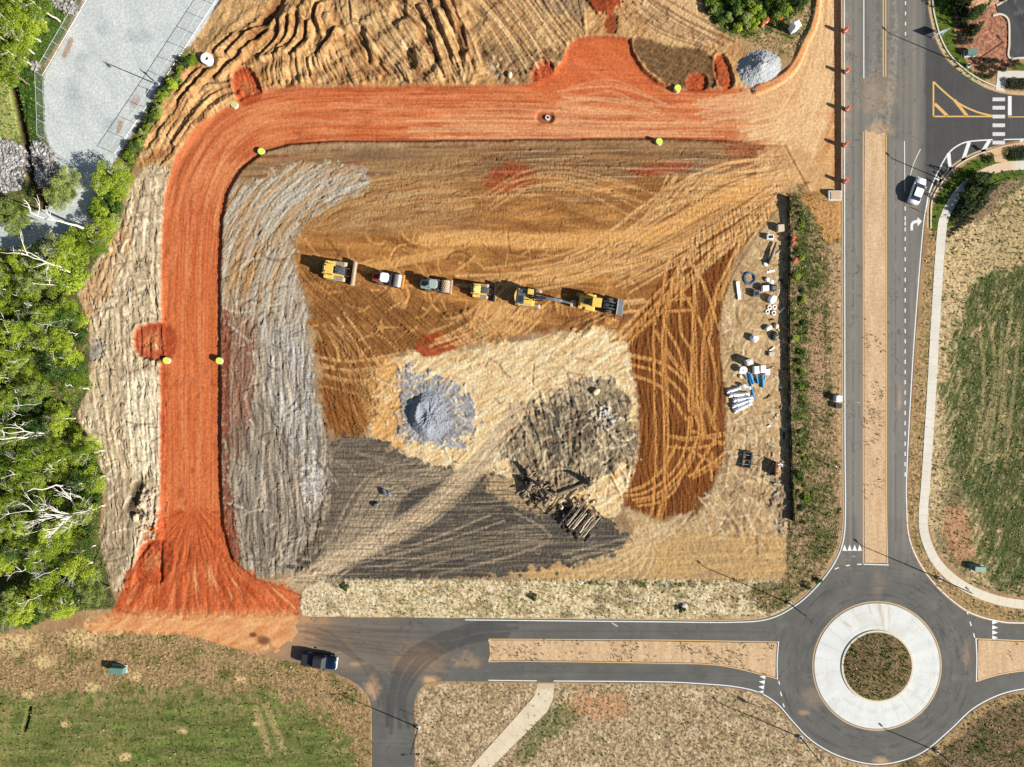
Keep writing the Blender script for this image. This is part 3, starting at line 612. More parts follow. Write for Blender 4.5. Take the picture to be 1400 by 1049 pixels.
paint(field, A(84, 100, 46), .9 * poly([(1312, 440), (1335, 350), (1370, 290), (1470, 280), (1470, 800), (1390, 805), (1340, 780), (1330, 690), (1292, 620), (1296, 500)], 14, .9, 22, seed=52) * ss(-.45, .1, nz(34, 5, 3, 221, -68)))
paint(field, A(230, 208, 168), .6 * ss(.15, .5, nz(20, 5, 3, 224, -68) + .3 * N40))
paint(field, A(64, 82, 36), .8 * ss(-.4, .2, N40 + .5 * N14) * ss(1300, 1340, X + .15 * (Y - 500)))
paint(field, A(58, 74, 30), .75 * poly([(1320, 400), (1360, 360), (1420, 350), (1470, 500), (1470, 700), (1380, 690), (1310, 620), (1300, 500)], 14, .9, 22, seed=52) * ss(.0, .4, nz(7, 12, 3, 222, 15)))
paint(field, A(222, 192, 142), .7 * poly([(1345, 300), (1400, 260), (1430, 330), (1380, 370), (1330, 380), (1300, 430), (1290, 360)], 12, .8, 14, seed=53))
paint(field, A(206, 150, 112), .7 * poly([(1290, 700), (1320, 690), (1330, 760), (1300, 770)], 8, .6, seed=54))
for c, ph in (((1372, 320), 0), ((1385, 318), 1)):
    rr = np.hypot(X - c[0], (Y - c[1]) * .9); m = (1 - ss(.0, 3, np.abs(rr % 14 - 7))) * ss(70, 40, rr) * field * ss(330, 280, Y + (X - 1372) * .2); paint(m, A(96, 104, 52), .5)
tkf = strokes([(c, 1.5, .8, 2) for c in bundle([(1335, 420), (1345, 520), (1325, 640)], [(1400, 400), (1390, 520), (1380, 640)], 8, 4, 223, .3)]); paint(tkf * field, A(196, 174, 124), .5)
sw = poly([(-70, 880), (60, 862), (120, 862), (240, 870), (330, 880), (440, 915), (490, 940), (507, 965), (508, 1120), (-70, 1120)], 4, .25, 10, seed=55, smooth=0)
scrub(sw, A(190, 158, 112), A(138, 112, 76), A(98, 104, 50), 3.0, 230, .52)
lawn = poly([(-70, 960), (60, 950), (150, 945), (290, 940), (400, 960), (470, 1010), (460, 1120), (-70, 1120)], 6, .98, 20, seed=56)
paint(lawn, mix(A(118, 128, 68), A(88, 100, 48), np.clip(nz(60, 9, 3, 231, -3) + .5, 0, 1)), .85); put(GREEN, lawn, 1); put(GR, lawn, .035); TUFT *= 1 - .6 * lawn
paint(lawn, A(176, 156, 106), .6 * ss(.15, .5, nz(50, 8, 3, 232, -2)))
paint(lawn, A(120, 146, 66), .6 * ss(.0, .5, nz(90, 14, 3, 233, -4))); paint(lawn, A(62, 84, 34), .6 * ss(.1, .5, nz(40, 12, 3, 234, 2))); paint(lawn, A(160, 148, 92), .7 * ss(.0, .45, N120 + .5 * N14)); paint(lawn * ss(990, 945, Y), A(168, 144, 100), .7 * ss(-.2, .3, N14 + .5 * N40)); paint(lawn, A(66, 84, 34), .5 * ss(.1, .5, nz(10, 10, 3, 235)))
for q in ([(350, 970), (358, 995), (368, 1030)], [(364, 965), (374, 990), (386, 1022)]):
    m = strokes([(q, 3, 1, 4)]); paint(m * sw, A(184, 160, 110), .7)
for (cx, cy, r_) in ((38, 950, 7), (20, 875, 26), (115, 868, 24), (90, 990, 6), (250, 1000, 5), (60, 905, 12), (350, 990, 4), (170, 1035, 8), (125, 940, 9), (185, 925, 8), (330, 930, 6)):
    m = ss(1, .4, np.hypot((X - cx) / 1.6, Y - cy) / r_ + .7 * N6); paint(m * sw, A(230, 196, 142), .8)
p = strokes([(catmull([(40, 968), (38, 980), (33, 998)]), 1.6, 1, 2)]); Z -= .4 * p; paint(p, A(70, 64, 44), .9)
mid = poly([(568, 945), (600, 934), (960, 936), (1030, 946), (1060, 966), (1100, 1010), (1150, 1040), (1210, 1050), (1210, 1120), (566, 1120)], 2, .1, smooth=0)
scrub(mid, A(216, 190, 150), A(146, 122, 92), A(104, 104, 56), 2.4, 240, .36, 4.5)
paint(mid, A(230, 206, 168), .7 * ss(.1, .5, nz(26, 20, 3, 241))); paint(mid, A(126, 102, 80), .6 * ss(.1, .5, nz(18, 14, 3, 242))); Z += mid * .08 * nz(10, 8, 3, 243)
m = poly([(725, 985), (760, 960), (800, 965), (790, 990), (750, 1010), (720, 1049), (700, 1049)], 6, .8, seed=57); paint(mid * m, A(96, 104, 50), .6); put(GREEN, mid * m, 1)
paint(mid, A(206, 150, 106), .6 * poly([(770, 950), (860, 950), (850, 985), (800, 980)], 10, .7, seed=57))
se = poly([(1225, 1048), (1290, 1010), (1330, 972), (1370, 952), (1470, 942), (1470, 1120), (1225, 1120)], 2, .1, smooth=0)
scrub(se, A(150, 124, 90), A(98, 82, 58), A(78, 88, 42), 6.0, 250, .6, 5)
paint(se, A(200, 166, 116), .7 * strokes([(catmull([(1260, 1038), (1310, 1000), (1350, 966), (1400, 952)]), 4, 1, 6)]))
# verge between road and footway
vg = poly([(1270, 310), (1285, 300), (1276, 450), (1268, 600), (1256, 690), (1258, 720), (1290, 790), (1340, 822), (1400, 834), (1470, 836), (1470, 850), (1400, 850), (1330, 838), (1280, 800), (1250, 750), (1241, 700), (1246, 600)], 1.5, .1, smooth=0)
scrub(vg, A(206, 172, 122), A(150, 122, 84), A(112, 116, 56), 3.0, 260, .45, 4)
# lawns of the finished street corner
for i, q in enumerate([[(1274, -70), (1276, 30), (1284, 62), (1308, 100), (1345, 122), (1352, 110), (1330, 100), (1318, 78), (1306, 60), (1305, -70)], [(1273, 300), (1278, 275), (1300, 240), (1330, 218), (1370, 208), (1470, 200), (1470, 232), (1400, 240), (1350, 262), (1320, 300), (1300, 310), (1272, 318)], [(1382, 88), (1470, 88), (1470, 97), (1370, 97)]]):
    m = poly(q, 1.5, .05, smooth=0); paint(m, mix(A(104, 122, 44), A(78, 98, 34), np.clip(N14 + .5, 0, 1))); put(TUFT, m, 2.5); put(GREEN, m, 1)
m = poly([(1306, -70), (1380, -70), (1380, 80), (1400, 86), (1360, 100), (1330, 95), (1318, 76), (1307, 60)], 2, .1, smooth=0); paint(m, mix(A(206, 150, 118), A(146, 92, 70), np.clip(nz(8, 5, 3, 270, 20) + .5, 0, 1))); Z += m * .1 * nz(9, 6, 2, 271); put(GR, m, .05)
m = poly([(1325, -70), (1400, -70), (1380, 5), (1360, 8), (1340, 10), (1330, 14)], 3, .1, smooth=0); paint(m, A(226, 178, 136))
m = poly([(1300, 300), (1345, 300), (1372, 268), (1400, 240), (1330, 268)], 4, .2); paint(m, A(150, 124, 98))
# scrub patch by the gravel tip, north
scr = poly([(955, -70), (1115, -70), (1112, 20), (1098, 62), (1070, 78), (1048, 72), (1030, 58), (1005, 52), (985, 40), (965, 22)], 4, .4, 9, seed=58)
scrub(scr, A(206, 170, 124), A(150, 126, 88), A(86, 104, 44), 5.0, 280, .6)
p = poly([(955, -70), (1110, -70), (1098, 8), (1080, 30), (1040, 40), (1015, 52), (990, 38), (968, 20)], 5, .5, seed=59); paint(p, A(74, 96, 36), .8); put(GREEN, p, 1); TUFT += 6 * p
# north-west: grass swale, stream, riprap, gravel lot
nwv = poly([(-70, -70), (130, -70), (112, 0), (60, 90), (62, 180), (82, 225), (140, 280), (180, 215), (215, 150), (245, 110), (262, 80), (240, 110), (185, 225), (168, 262), (165, 305), (105, 400), (122, 445), (122, 530), (104, 568), (142, 650), (135, 740), (160, 832), (110, 835), (0, 866), (-70, 870)], 2, .1, smooth=0)
paint(nwv, mix(A(112, 116, 60), A(92, 84, 62), np.clip(N14 * 1.3 + .5, 0, 1))); put(GREEN, nwv, 1); put(TUFT, nwv, 5); put(GR, nwv, .06)
m = poly([(65, 0), (100, 20), (58, 85), (30, 60)], 4, .2, seed=62); paint(m, mix(A(96, 128, 48), A(76, 100, 40), np.clip(N14 + .5, 0, 1)))
m = poly([(18, 95), (58, 105), (62, 180), (28, 185)], 4, .2, seed=63); paint(m, mix(A(76, 112, 40), A(58, 84, 32), np.clip(N14 + .5, 0, 1)))
m = poly([(-20, 110), (15, 108), (26, 190), (-20, 195)], 4, .3, seed=64); paint(m, mix(A(158, 176, 92), A(190, 170, 116), np.clip(N6 + .35, 0, 1)))
STREAM = catmull([(-40, 40), (2, 78), (14, 105), (22, 140), (30, 175), (36, 205), (44, 245), (60, 300), (20, 360), (-60, 400)])
m = strokes([(STREAM, 4, 1, 3)]); Z -= .8 * m; paint(m, A(64, 50, 34), .95); TUFT *= 1 - m
rip = np.clip(sum(poly(q, 2, .3, 6, seed=65 + i) for i, q in enumerate([[(68, -20), (98, 0), (112, 12), (100, 24), (85, 14), (66, 4)], [(24, 78), (60, 88), (56, 100), (30, 86)], [(-70, 192), (28, 196), (34, 240), (20, 262), (-70, 262)], [(42, 198), (62, 195), (74, 215), (76, 240), (50, 262), (44, 230)]])), 0, 1)
RIP = rip
paint(rip, A(150, 148, 144), .9); TUFT *= 1 - rip
LOT = [(122, -70), (330, -70), (300, 5), (262, 58), (215, 130), (168, 205), (140, 245), (132, 262), (150, 300), (110, 330), (70, 345), (-70, 360), (-70, 318), (20, 300), (60, 285), (110, 270), (72, 218), (61, 178), (59, 105), (84, 60), (116, 0)]
lotm = poly(LOT, 2.5, .1, 8, seed=66, smooth=0)
paint(lotm, mix(A(220, 225, 221), A(200, 206, 204), np.clip(nz(50, 24, 3, 290, 60) + .5, 0, 1)))
paint(lotm, A(176, 184, 186), .6 * sum(ss(1, .3, np.hypot((X - a) / rx, (Y - b) / ry) + .5 * N14) for a, b, rx, ry in ((100, 125, 14, 26), (112, 85, 12, 20), (155, 170, 22, 14), (190, 50, 30, 14), (140, 40, 12, 12))))
paint(lotm, A(232, 230, 220), .5 * ss(.1, .5, nz(50, 20, 3, 291, 60)))
Z *= 1 - lotm; put(GR, lotm, .012); TUFT *= 1 - lotm
m = strokes([([(97, 55), (88, 76)], 2.5, .9, 2), ([(186, 137), (184, 142)], 4, .6, 4), ([(165, 168), (162, 180)], 2, .8, 3)]); paint(m, A(176, 128, 92), .8)
m = strokes([(catmull([(258, 75), (235, 105), (218, 135), (200, 170), (182, 200), (170, 222)]), 7, 1, 6)]); paint(m, mix(A(120, 116, 62), A(78, 88, 38), np.clip(N6 + .5, 0, 1)), .8); put(GREEN, m, 1); TUFT += m * 6

# clods everywhere
Z += GR * (N3 * 1.5 + PIX * 1.5 + .5 * N6) * (1 + .25 * pad)
sp = ss(0, .03, GR)
COL *= (1 + sp * (.30 * N3 + .42 * PIX * (1 - .4 * haul)))[..., None]  # tone follows the clods: uneven soil plus pit shade in the colour
np.clip(COL, .008, .8, out=COL)
# ------------------------------------------------------------------ roads
ROAD = [(1151.5, -60), (1152, 300), (1152.5, 600), (1153.5, 690), (1151, 735), (1139, 768), (1115, 800), (1086, 826), (1050, 844), (1000, 849), (900, 848), (700, 846), (410, 843.5), (300, 846), (240, 858), (290, 876), (350, 893), (410, 908), (468, 925), (495, 942), (507, 963), (509, 1000), (509, 1110), (567, 1110), (566.5, 1000), (566, 962), (574, 942), (590, 932), (640, 931.5), (735, 932.5), (900, 934), (960, 937), (1005, 941), (1037, 949), (1062, 965), (1082, 988), (1107, 1014), (1142, 1034), (1185, 1046), (1222, 1045), (1262, 1031), (1300, 1000), (1330, 972), (1365, 953), (1400, 944), (1460, 938), (1460, 854), (1400, 854), (1368, 852), (1328, 841), (1298, 821), (1272, 795), (1252, 765), (1241, 735), (1238, 700), (1241, 640), (1250, 480), (1260, 350), (1265.5, 290), (1270, 270), (1283, 246), (1303, 224), (1332, 208), (1370, 197), (1400, 191), (1460, 188), (1460, 131), (1400, 131), (1362, 126), (1328, 111), (1298, 87), (1281, 60), (1272, 30), (1267.5, 0), (1266, -60)]
def smooth_road():
    out = []
    n = len(ROAD)
    for i in range(n):
        p0, p1, p2, p3 = ROAD[i - 1], ROAD[i], ROAD[(i + 1) % n], ROAD[(i + 2) % n]
        def ang(a, b, c):
            v = math.atan2(b[1] - a[1], b[0] - a[0]) - math.atan2(c[1] - b[1], c[0] - b[0])
            return abs((v + math.pi) % (2 * math.pi) - math.pi)
        if ang(p0, p1, p2) < .9 and ang(p1, p2, p3) < .9 and math.hypot(p2[0] - p1[0], p2[1] - p1[1]) < 70:
            for k in range(5):
                t = k / 5
                out.append(tuple(0.5 * (2 * b + (c - a) * t + (2 * a - 5 * b + 4 * c - d) * t * t + (3 * b - a - 3 * c + d) * t ** 3) for a, b, c, d in zip(p0, p1, p2, p3)))
        else:
            out.append(p1)
    return out
ROADP = smooth_road()
RC = np.array([1198.8, 910.5])
roadm = blur(inside(ROADP), 3.0)
near_road = blur(inside(ROADP), 7.0)
lot2 = [(1361, 9), (1372, 3), (1384, -8), (1386, -60), (1460, -60), (1460, 78), (1381, 78), (1380, 34), (1376, 24), (1366, 19)]
# make the ground meet the road: level it at the edge, and pass below the sheet
Z *= 1 - ss(.02, .5, near_road) * ss(1165, 1152, X + (Y > 300) * 100 + 0 * Y) * 0 - ss(.05, .6, near_road) * np.where((X < 1165) & (Y < 268), 0, 1)
Z -= .10 * ss(.35, .8, roadm)
Z -= .12 * blur(inside(lot2), 2)
DT = ss(425, 325, X + 30 * N40 + 10 * N6 + .9 * (Y - 860)) * (Y > 838) * (Y < 912)
DTL = poly([(108, 850), (150, 842), (220, 842), (320, 843), (424, 842), (420, 862), (390, 884), (350, 889), (292, 874), (230, 866), (160, 866), (112, 864)], 2.5, .6, 12, seed=61)
DT = np.maximum(DTL * ss(440, 380, X), DT * ss(.05, .5, roadm))
Z = np.where(DT > .02, np.maximum(Z, -.06 + .10 * DT + .012 * N6), Z)
dustcol = mix(A(240, 182, 124), A(214, 140, 88), np.clip(nz(30, 8, 3, 298, -25) * 1.3 + .45, 0, 1))
paint(DT, dustcol, .95); paint(DT * ss(.1, .5, fs) * ss(210, 120, rad), A(226, 124, 76), .7)
m = ss(1, .4, np.hypot((X - 360) / 13, (Y - 876) / 9) + .2 * N14) + ss(1, .4, np.hypot((X - 346) / 7, (Y - 868) / 5)); paint(np.clip(m, 0, 1) * DT, A(104, 60, 42), .85)
CR = np.zeros((NH, NW, 3), np.float32)
rn = nz(26, 26, 3, 300)
CR[:] = mix(A(112, 110, 104), A(92, 91, 87), np.clip(N40 + .5, 0, 1))
paint(ss(815, 720, Y) * ss(1265, 1255, X), mix(A(140, 134, 124), A(122, 118, 110), np.clip(nz(260, 7, 3, 297, 90) * 1.4 + .5, 0, 1)), .9, CR)
# lane wear
m = ss(1160, 1150, X)
paint(ss(.05, .5, nz(300, 9, 3, 299, 90)) * (X < 1240) * ss(820, 760, Y), A(104, 102, 96), .6, CR)
paint(strokes([([(1167, 0), (1167, 700)], 5, 1, 5), ([(1225, 200), (1225, 700)], 6, .8, 6)]), A(144, 138, 128), .6, CR)
paint((nz(8, 200, 2, 301) > -9) * ss(.0, .6, nz(6, 160, 3, 302)) * ss(820, 700, Y), A(150, 142, 130), .5, CR)
paint(ss(.0, .6, nz(160, 5, 3, 303)) * ss(820, 850, Y) * ss(1080, 1000, X), A(124, 118, 110), .5, CR)
rr = np.hypot(X - RC[0], Y - RC[1]); th = np.arctan2(Y - RC[1], X - RC[0])
paint(ss(150, 130, rr) * ss(.0, .6, fbm(th * 3, rr / 5, 3, 304)), A(66, 65, 64), .7, CR)
paint(ss(150, 130, rr) * ss(.1, .6, fbm(th * 4, rr / 7, 3, 305)), A(128, 122, 112), .35, CR)
paint(ss(.1, .5, N40 + .3 * N14), A(130, 124, 114), .25, CR)
paint(ss(200, 130, rr) * ss(.1, .6, nz(30, 18, 3, 315)), A(136, 130, 120), .4, CR)
newer = inside([(1265.5, -60), (1265.5, 262), (1460, 262), (1460, -60)]); paint(newer, mix(A(80, 79, 78), A(68, 68, 68), np.clip(rn + .5, 0, 1)), .8, CR)
# earth carried on to the asphalt
dustc = mix(A(206, 160, 112), A(176, 142, 106), np.clip(N14 + .5, 0, 1))
paint(fanray * ss(300, 150, np.hypot((X - 262), (Y - 780))), A(228, 128, 78), .8, CR)
paint(ss(480, 330, X + 26 * N40 + .9 * (Y - 860)) * (Y > 820), dustcol, .9, CR)
paint(ss(640, 360, X + 40 * nz(60, 8, 3, 306, 6)) * (Y > 820) * ss(935, 905, Y) * (.55 + .6 * nz(90, 4, 3, 307, 4)), dustc, .6, CR)
m = ss(1, .2, np.hypot((X - 575) / 60, (Y - 900) / 34) + .5 * nz(40, 6, 3, 308, 30)); paint(m, dustc, .35, CR)
for cx, cy, rx, ry, k in ((510, 940, 18, 20, .7), (588, 930, 18, 8, .9), (640, 905, 26, 16, .35), (1205, 178, 26, 16, .6), (1200, 130, 40, 40, .25), (1230, 545, 4, 26, .4), (1150, 130, 14, 150, .6), (1205, 1040, 14, 8, .7), (1150, 905, 10, 40, .15), (1322, 895, 10, 30, .25), (460, 892, 10, 3, .5), (490, 908, 20, 4, .45), (1100, 975, 10, 6, .5), (1110, 955, 20, 20, .2), (1256, 385, 5, 12, .3), (1200, 800, 12, 30, .15)):
    m = ss(1, .1, np.hypot((X - cx) / rx, (Y - cy) / ry) + .6 * N14); paint(m, A(214, 174, 130), k, CR)
m = ss(1, .4, np.hypot((X - 360) / 13, (Y - 876) / 9) + .2 * N14) + ss(1, .4, np.hypot((X - 346) / 6, (Y - 867) / 5)); paint(np.clip(m, 0, 1), A(96, 56, 40), .8, CR)
m = strokes([(c, 1.3, .7, 1.5) for c in bundle([(1221, 0), (1222, 60), (1212, 130), (1190, 180)], [(1224, 0), (1226, 60), (1220, 130), (1212, 185)], 7, 1, 309, .2)]); paint(m * ss(-.3, .3, N6), A(196, 182, 160), .5, CR)
m = strokes([(c, 1.3, .7, 1.5) for c in bundle([(1200, 20), (1196, 60), (1190, 130), (1186, 170)], [(1206, 20), (1204, 80), (1200, 130), (1192, 170)], 4, 1, 311, .2)]); paint(m * ss(-.1, .4, N6), A(190, 180, 164), .35, CR)
m = strokes([(c, 1.6, .8, 2) for c in bundle([(530, 1000), (535, 940), (560, 890), (640, 852), (720, 850)], [(560, 1000), (556, 950), (585, 905), (640, 880), (700, 870)], 9, 1.5, 312, .2)]); paint(m, A(58, 56, 56), .55, CR)
m = strokes([(c, 1.2, .7, 1.5) for c in bundle([(380, 856), (450, 870), (510, 930), (525, 1000)], [(400, 868), (470, 890), (520, 930), (535, 990)], 8, 2, 313, .3)]); paint(m, A(66, 60, 58), .45, CR)
m = strokes([(c, 1.2, .7, 1.5) for c in bundle([(420, 852), (560, 864), (680, 858)], [(420, 880), (560, 895), (660, 880)], 7, 2, 314, .3)]); paint(m, A(70, 66, 64), .35, CR)
crk = (1 - ss(.0, .02, np.abs(nz(46, 46, 4, 316)))) * ss(.1, .3, N120 + .3); paint(crk, A(70, 68, 66), .55, CR)
paint(strokes([([(1166.5, -60), (1166.5, 740)], .5, 1, .8), ([(1224.5, 190), (1224.5, 740)], .5, 1, .8), ([(440, 862), (1060, 864)], .5, 1, .8), ([(670, 918), (960, 921)], .5, 1, .8)]) * ss(-.4, .1, N14), A(84, 82, 79), .5, CR)
CR *= (1 + .07 * N3 + .10 * PIX)[..., None]


def P(px, py, h=0.0):
    """world point at height h that lies on the photo's ray through px,py"""
    f = (CAM_H - h) / CAM_H
    return Vector(((px - CX) * S * f, (CY - py) * S * f, h))


def W(px, py, z=0.0):
    return Vector(((px - CX) * S, (CY - py) * S, z))


def zat(px, py):
    i = int(np.clip((py - YS[0]) / SP, 0, NH - 1)); j = int(np.clip((px - XS[0]) / SP, 0, NW - 1))
    return float(Z[i, j])


# ------------------------------------------------------------------ materials
def new_mat(name):
    m = bpy.data.materials.new(name); m.use_nodes = True
    nt = m.node_tree; b = nt.nodes['Principled BSDF']
    return m, nt, b


def surf_mat(name, rough=.95, spec=.1, amp=.25, scale=2.2, bump=.25):
    """vertex colours, on soil partly painted shade, broken up by fine noise"""
    m, nt, b = new_mat(name)
    at = nt.nodes.new('ShaderNodeAttribute'); at.attribute_name = 'Col'
    tc = nt.nodes.new('ShaderNodeTexCoord')
    n = nt.nodes.new('ShaderNodeTexNoise'); n.inputs['Scale'].default_value = scale; n.inputs['Detail'].default_value = 8; n.inputs['Roughness'].default_value = .7
    nt.links.new(tc.outputs['Object'], n.inputs['Vector'])
    mr = nt.nodes.new('ShaderNodeMapRange'); mr.inputs['From Min'].default_value = .3; mr.inputs['From Max'].default_value = .7
    mr.inputs['To Min'].default_value = 1 - amp; mr.inputs['To Max'].default_value = 1 + amp
    nt.links.new(n.outputs['Fac'], mr.inputs['Value'])
    vm = nt.nodes.new('ShaderNodeVectorMath'); vm.operation = 'SCALE'
    nt.links.new(at.outputs['Color'], vm.inputs[0]); nt.links.new(mr.outputs['Result'], vm.inputs['Scale'])
    nt.links.new(vm.outputs['Vector'], b.inputs['Base Color'])
    b.inputs['Roughness'].default_value = rough; b.inputs['Specular IOR Level'].default_value = spec
    if bump:
        bp = nt.nodes.new('ShaderNodeBump'); bp.inputs['Strength'].default_value = bump; bp.inputs['Distance'].default_value = .12
        nt.links.new(n.outputs['Fac'], bp.inputs['Height']); nt.links.new(bp.outputs['Normal'], b.inputs['Normal'])
    return m


def mat(name, col, rough=.6, metal=0.0, spec=.4, var=.12, scale=6.0, dirt=None, dirt_k=.35):
    """paint / metal / concrete: base colour broken by noise, optional dirt"""
    m, nt, b = new_mat(name)
    tc = nt.nodes.new('ShaderNodeTexCoord')
    n = nt.nodes.new('ShaderNodeTexNoise'); n.inputs['Scale'].default_value = scale; n.inputs['Detail'].default_value = 6
    nt.links.new(tc.outputs['Object'], n.inputs['Vector'])
    r = nt.nodes.new('ShaderNodeValToRGB')
    c = np.array(col, float)
    r.color_ramp.elements[0].position = .3; r.color_ramp.elements[1].position = .7
    lo, hi = c * (1 - var), np.clip(c * (1 + var), 0, .85)
    if dirt is not None: lo = c * (1 - dirt_k) + np.array(dirt) * dirt_k
    r.color_ramp.elements[0].color = (*lo, 1); r.color_ramp.elements[1].color = (*hi, 1)
    nt.links.new(n.outputs['Fac'], r.inputs['Fac']); nt.links.new(r.outputs['Color'], b.inputs['Base Color'])
    b.inputs['Roughness'].default_value = rough; b.inputs['Metallic'].default_value = metal; b.inputs['Specular IOR Level'].default_value = spec
    return m


M = {}
M['soil'] = surf_mat('soil'); M['asphalt'] = surf_mat('asphalt', .85, .25, .12, 5, .1)
M['concrete'] = surf_mat('concrete', .85, .2, .05, 3, .05)


def mesh_np(name, co, faces, col=None, mat_=None, parent=None, smooth=False):
    """faces: (n,3) or (n,4) int array"""
    me = bpy.data.meshes.new(name)
    n, k = faces.shape
    me.vertices.add(len(co)); me.vertices.foreach_set('co', np.ascontiguousarray(co, np.float32).ravel())
    me.loops.add(n * k); me.loops.foreach_set('vertex_index', np.ascontiguousarray(faces, np.int32).ravel())
    me.polygons.add(n); me.polygons.foreach_set('loop_start', np.arange(0, n * k, k, dtype=np.int32))
    me.polygons.foreach_set('use_smooth', np.full(n, smooth))
    me.update(calc_edges=True)
    if col is not None:
        at = me.color_attributes.new('Col', 'FLOAT_COLOR', 'POINT')
        c4 = np.ones((len(co), 4), np.float32); c4[:, :3] = col
        at.data.foreach_set('color', c4.ravel())
    if mat_: me.materials.append(mat_)
    o = bpy.data.objects.new(name, me); COLL.objects.link(o)
    if parent: o.parent = parent
    return o


def structure(o):
    o['kind'] = 'structure'; return o


IDX = np.arange(NH * NW, dtype=np.int32).reshape(NH, NW)
WX = (X - CX) * S; WY = (CY - Y) * S
def cells(mask):
    r, c = np.nonzero(mask)
    return np.stack([IDX[r, c], IDX[r + 1, c], IDX[r + 1, c + 1], IDX[r, c + 1]], 1)
def sub_mesh(name, mask, zz, col, mt, smooth=True, snap=None):
    f = cells(mask)
    used, inv = np.unique(f, return_inverse=True)
    f = inv.reshape(f.shape)
    x, y = WX.ravel()[used].copy(), WY.ravel()[used].copy()
    if snap is not None:
        cnt = np.bincount(f.ravel(), minlength=len(used))
        b = np.nonzero(cnt < 4)[0]
        q = np.array([((px - CX) * S, (CY - py) * S) for px, py in snap])
        a, d = q, np.roll(q, -1, 0) - q
        L = (d ** 2).sum(1) + 1e-9
        for s0 in range(0, len(b), 2000):
            bb = b[s0:s0 + 2000]
            px, py = x[bb][:, None], y[bb][:, None]
            t = np.clip(((px - a[:, 0]) * d[:, 0] + (py - a[:, 1]) * d[:, 1]) / L, 0, 1)
            nx, ny = a[:, 0] + t * d[:, 0], a[:, 1] + t * d[:, 1]
            k = np.argmin((px - nx) ** 2 + (py - ny) ** 2, 1)
            ar = np.arange(len(bb))
            x[bb], y[bb] = nx[ar, k], ny[ar, k]
    z = zz.ravel()[used] if isinstance(zz, np.ndarray) else np.full(len(used), zz, np.float32)
    co = np.stack([x, y, z], 1)
    return mesh_np(name, co, f, col.reshape(-1, 3)[used], mt, smooth=smooth)


def center_mask(m):
    return (m[:-1, :-1] + m[1:, :-1] + m[:-1, 1:] + m[1:, 1:]) / 4


cm_road = center_mask(np.maximum(haul, fan)) > .5
cm_lot = center_mask(lotm) > .5
cm_lawn = center_mask(np.clip(lawn, 0, 1)) > .5
cm_field = (center_mask(field) > .5)
cm_forest = (center_mask(nwv) > .5) & ~cm_lot
lab = np.zeros((NH - 1, NW - 1), np.int8)
for i, cm in enumerate((cm_road, cm_lot, cm_lawn, cm_field, cm_forest)): lab[(lab == 0) & cm] = i + 1
deep = center_mask(roadm) > .97
deep &= ~(center_mask(DT) > .001)
lab[deep] = 9
for i, nme in enumerate(('ground', 'dirt_road', 'gravel_lot', 'lawn', 'field', 'forest_floor')):
    structure(sub_mesh(nme, lab == i, Z, COL, M['soil']))
# far ground beyond the surveyed square
bx0, bx1, by0, by1 = WX[0, 0], WX[0, -1], WY[-1, 0], WY[0, 0]
co = np.array([(bx0, by0), (bx1, by0), (bx1, by1), (bx0, by1), (-900, -900), (900, -900), (900, 900), (-900, 900)], np.float32)
co = np.c_[co, np.full(8, -.3, np.float32)]
fr = np.array([(4, 5, 1, 0), (5, 6, 2, 1), (6, 7, 3, 2), (7, 4, 0, 3)], np.int32)
structure(mesh_np('terrain', co, fr, np.tile(A(150, 128, 90), (8, 1)), M['soil']))

inroad = inside(ROADP)
road = structure(sub_mesh('road', center_mask(inroad) > .5, 0.0, CR, M['asphalt'], snap=ROADP))
CP = np.zeros_like(CR); CP[:] = mix(A(84, 84, 86), A(62, 62, 64), np.clip(nz(40, 14, 3, 320, 60) + .5, 0, 1)); paint(ss(.15, .5, nz(12, 30, 3, 321, 20)), A(150, 140, 128), .4, CP)
structure(sub_mesh('parking_lot', center_mask(inside(lot2)) > .5, 0.0, CP * (1 + .1 * PIX)[..., None], M['asphalt'], snap=lot2))


def offset(pts, d):
    out = []
    for k in range(len(pts)):
        x, y = pts[k]; x2, y2 = pts[min(k + 1, len(pts) - 1)]; x1, y1 = pts[max(k - 1, 0)]
        L = math.hypot(x2 - x1, y2 - y1) + 1e-9
        out.append((x - (y2 - y1) / L * d, y + (x2 - x1) / L * d))
    return out


def sheet(name, polyg, z, colf, mt, solid=True):
    """flat surface cut out of the raster with a smooth border"""
    o = structure(sub_mesh(name, center_mask(inside(polyg)) > .5, z, colf, mt, snap=polyg))
    return o


# medians of bare earth
CM = np.zeros_like(CR); CM[:] = mix(A(230, 196, 156), A(210, 174, 134), np.clip(nz(9, 50, 3, 330) + .5, 0, 1))
mv = [(1182, 176), (1187, 181), (1192, 179), (1198, 184), (1206, 182), (1210, 180), (1210.5, 300), (1210.5, 690), (1212, 770), (1182, 769.5), (1181.5, 600), (1181.5, 300)]
mh = [(669, 881), (667, 874), (674, 875.5), (720, 875.5), (900, 877), (1000, 878.5), (1062, 879.5), (1060.5, 900), (1060, 926), (1030, 918), (1000, 911), (966, 906.5), (900, 905), (720, 902.5), (672, 903), (667, 905), (670, 895)]
me_ = [(1337, 875), (1400, 878), (1460, 879), (1460, 910), (1400, 915.5), (1365, 921), (1337, 930)]
sp_ = ss(.2, .5, nz(5, 5, 3, 331) + .3 * N40)
paint(sp_ * (ss(440, 560, Y) * ss(700, 660, Y) + (Y > 820) * ss(1350, 1250, X)) * .9, A(134, 112, 74), .7, CM)
CM *= (1 + .12 * N3 + .1 * PIX)[..., None]
for q in (mv, mh, me_):
    o = sheet('median', q, .03, CM, M['soil'])
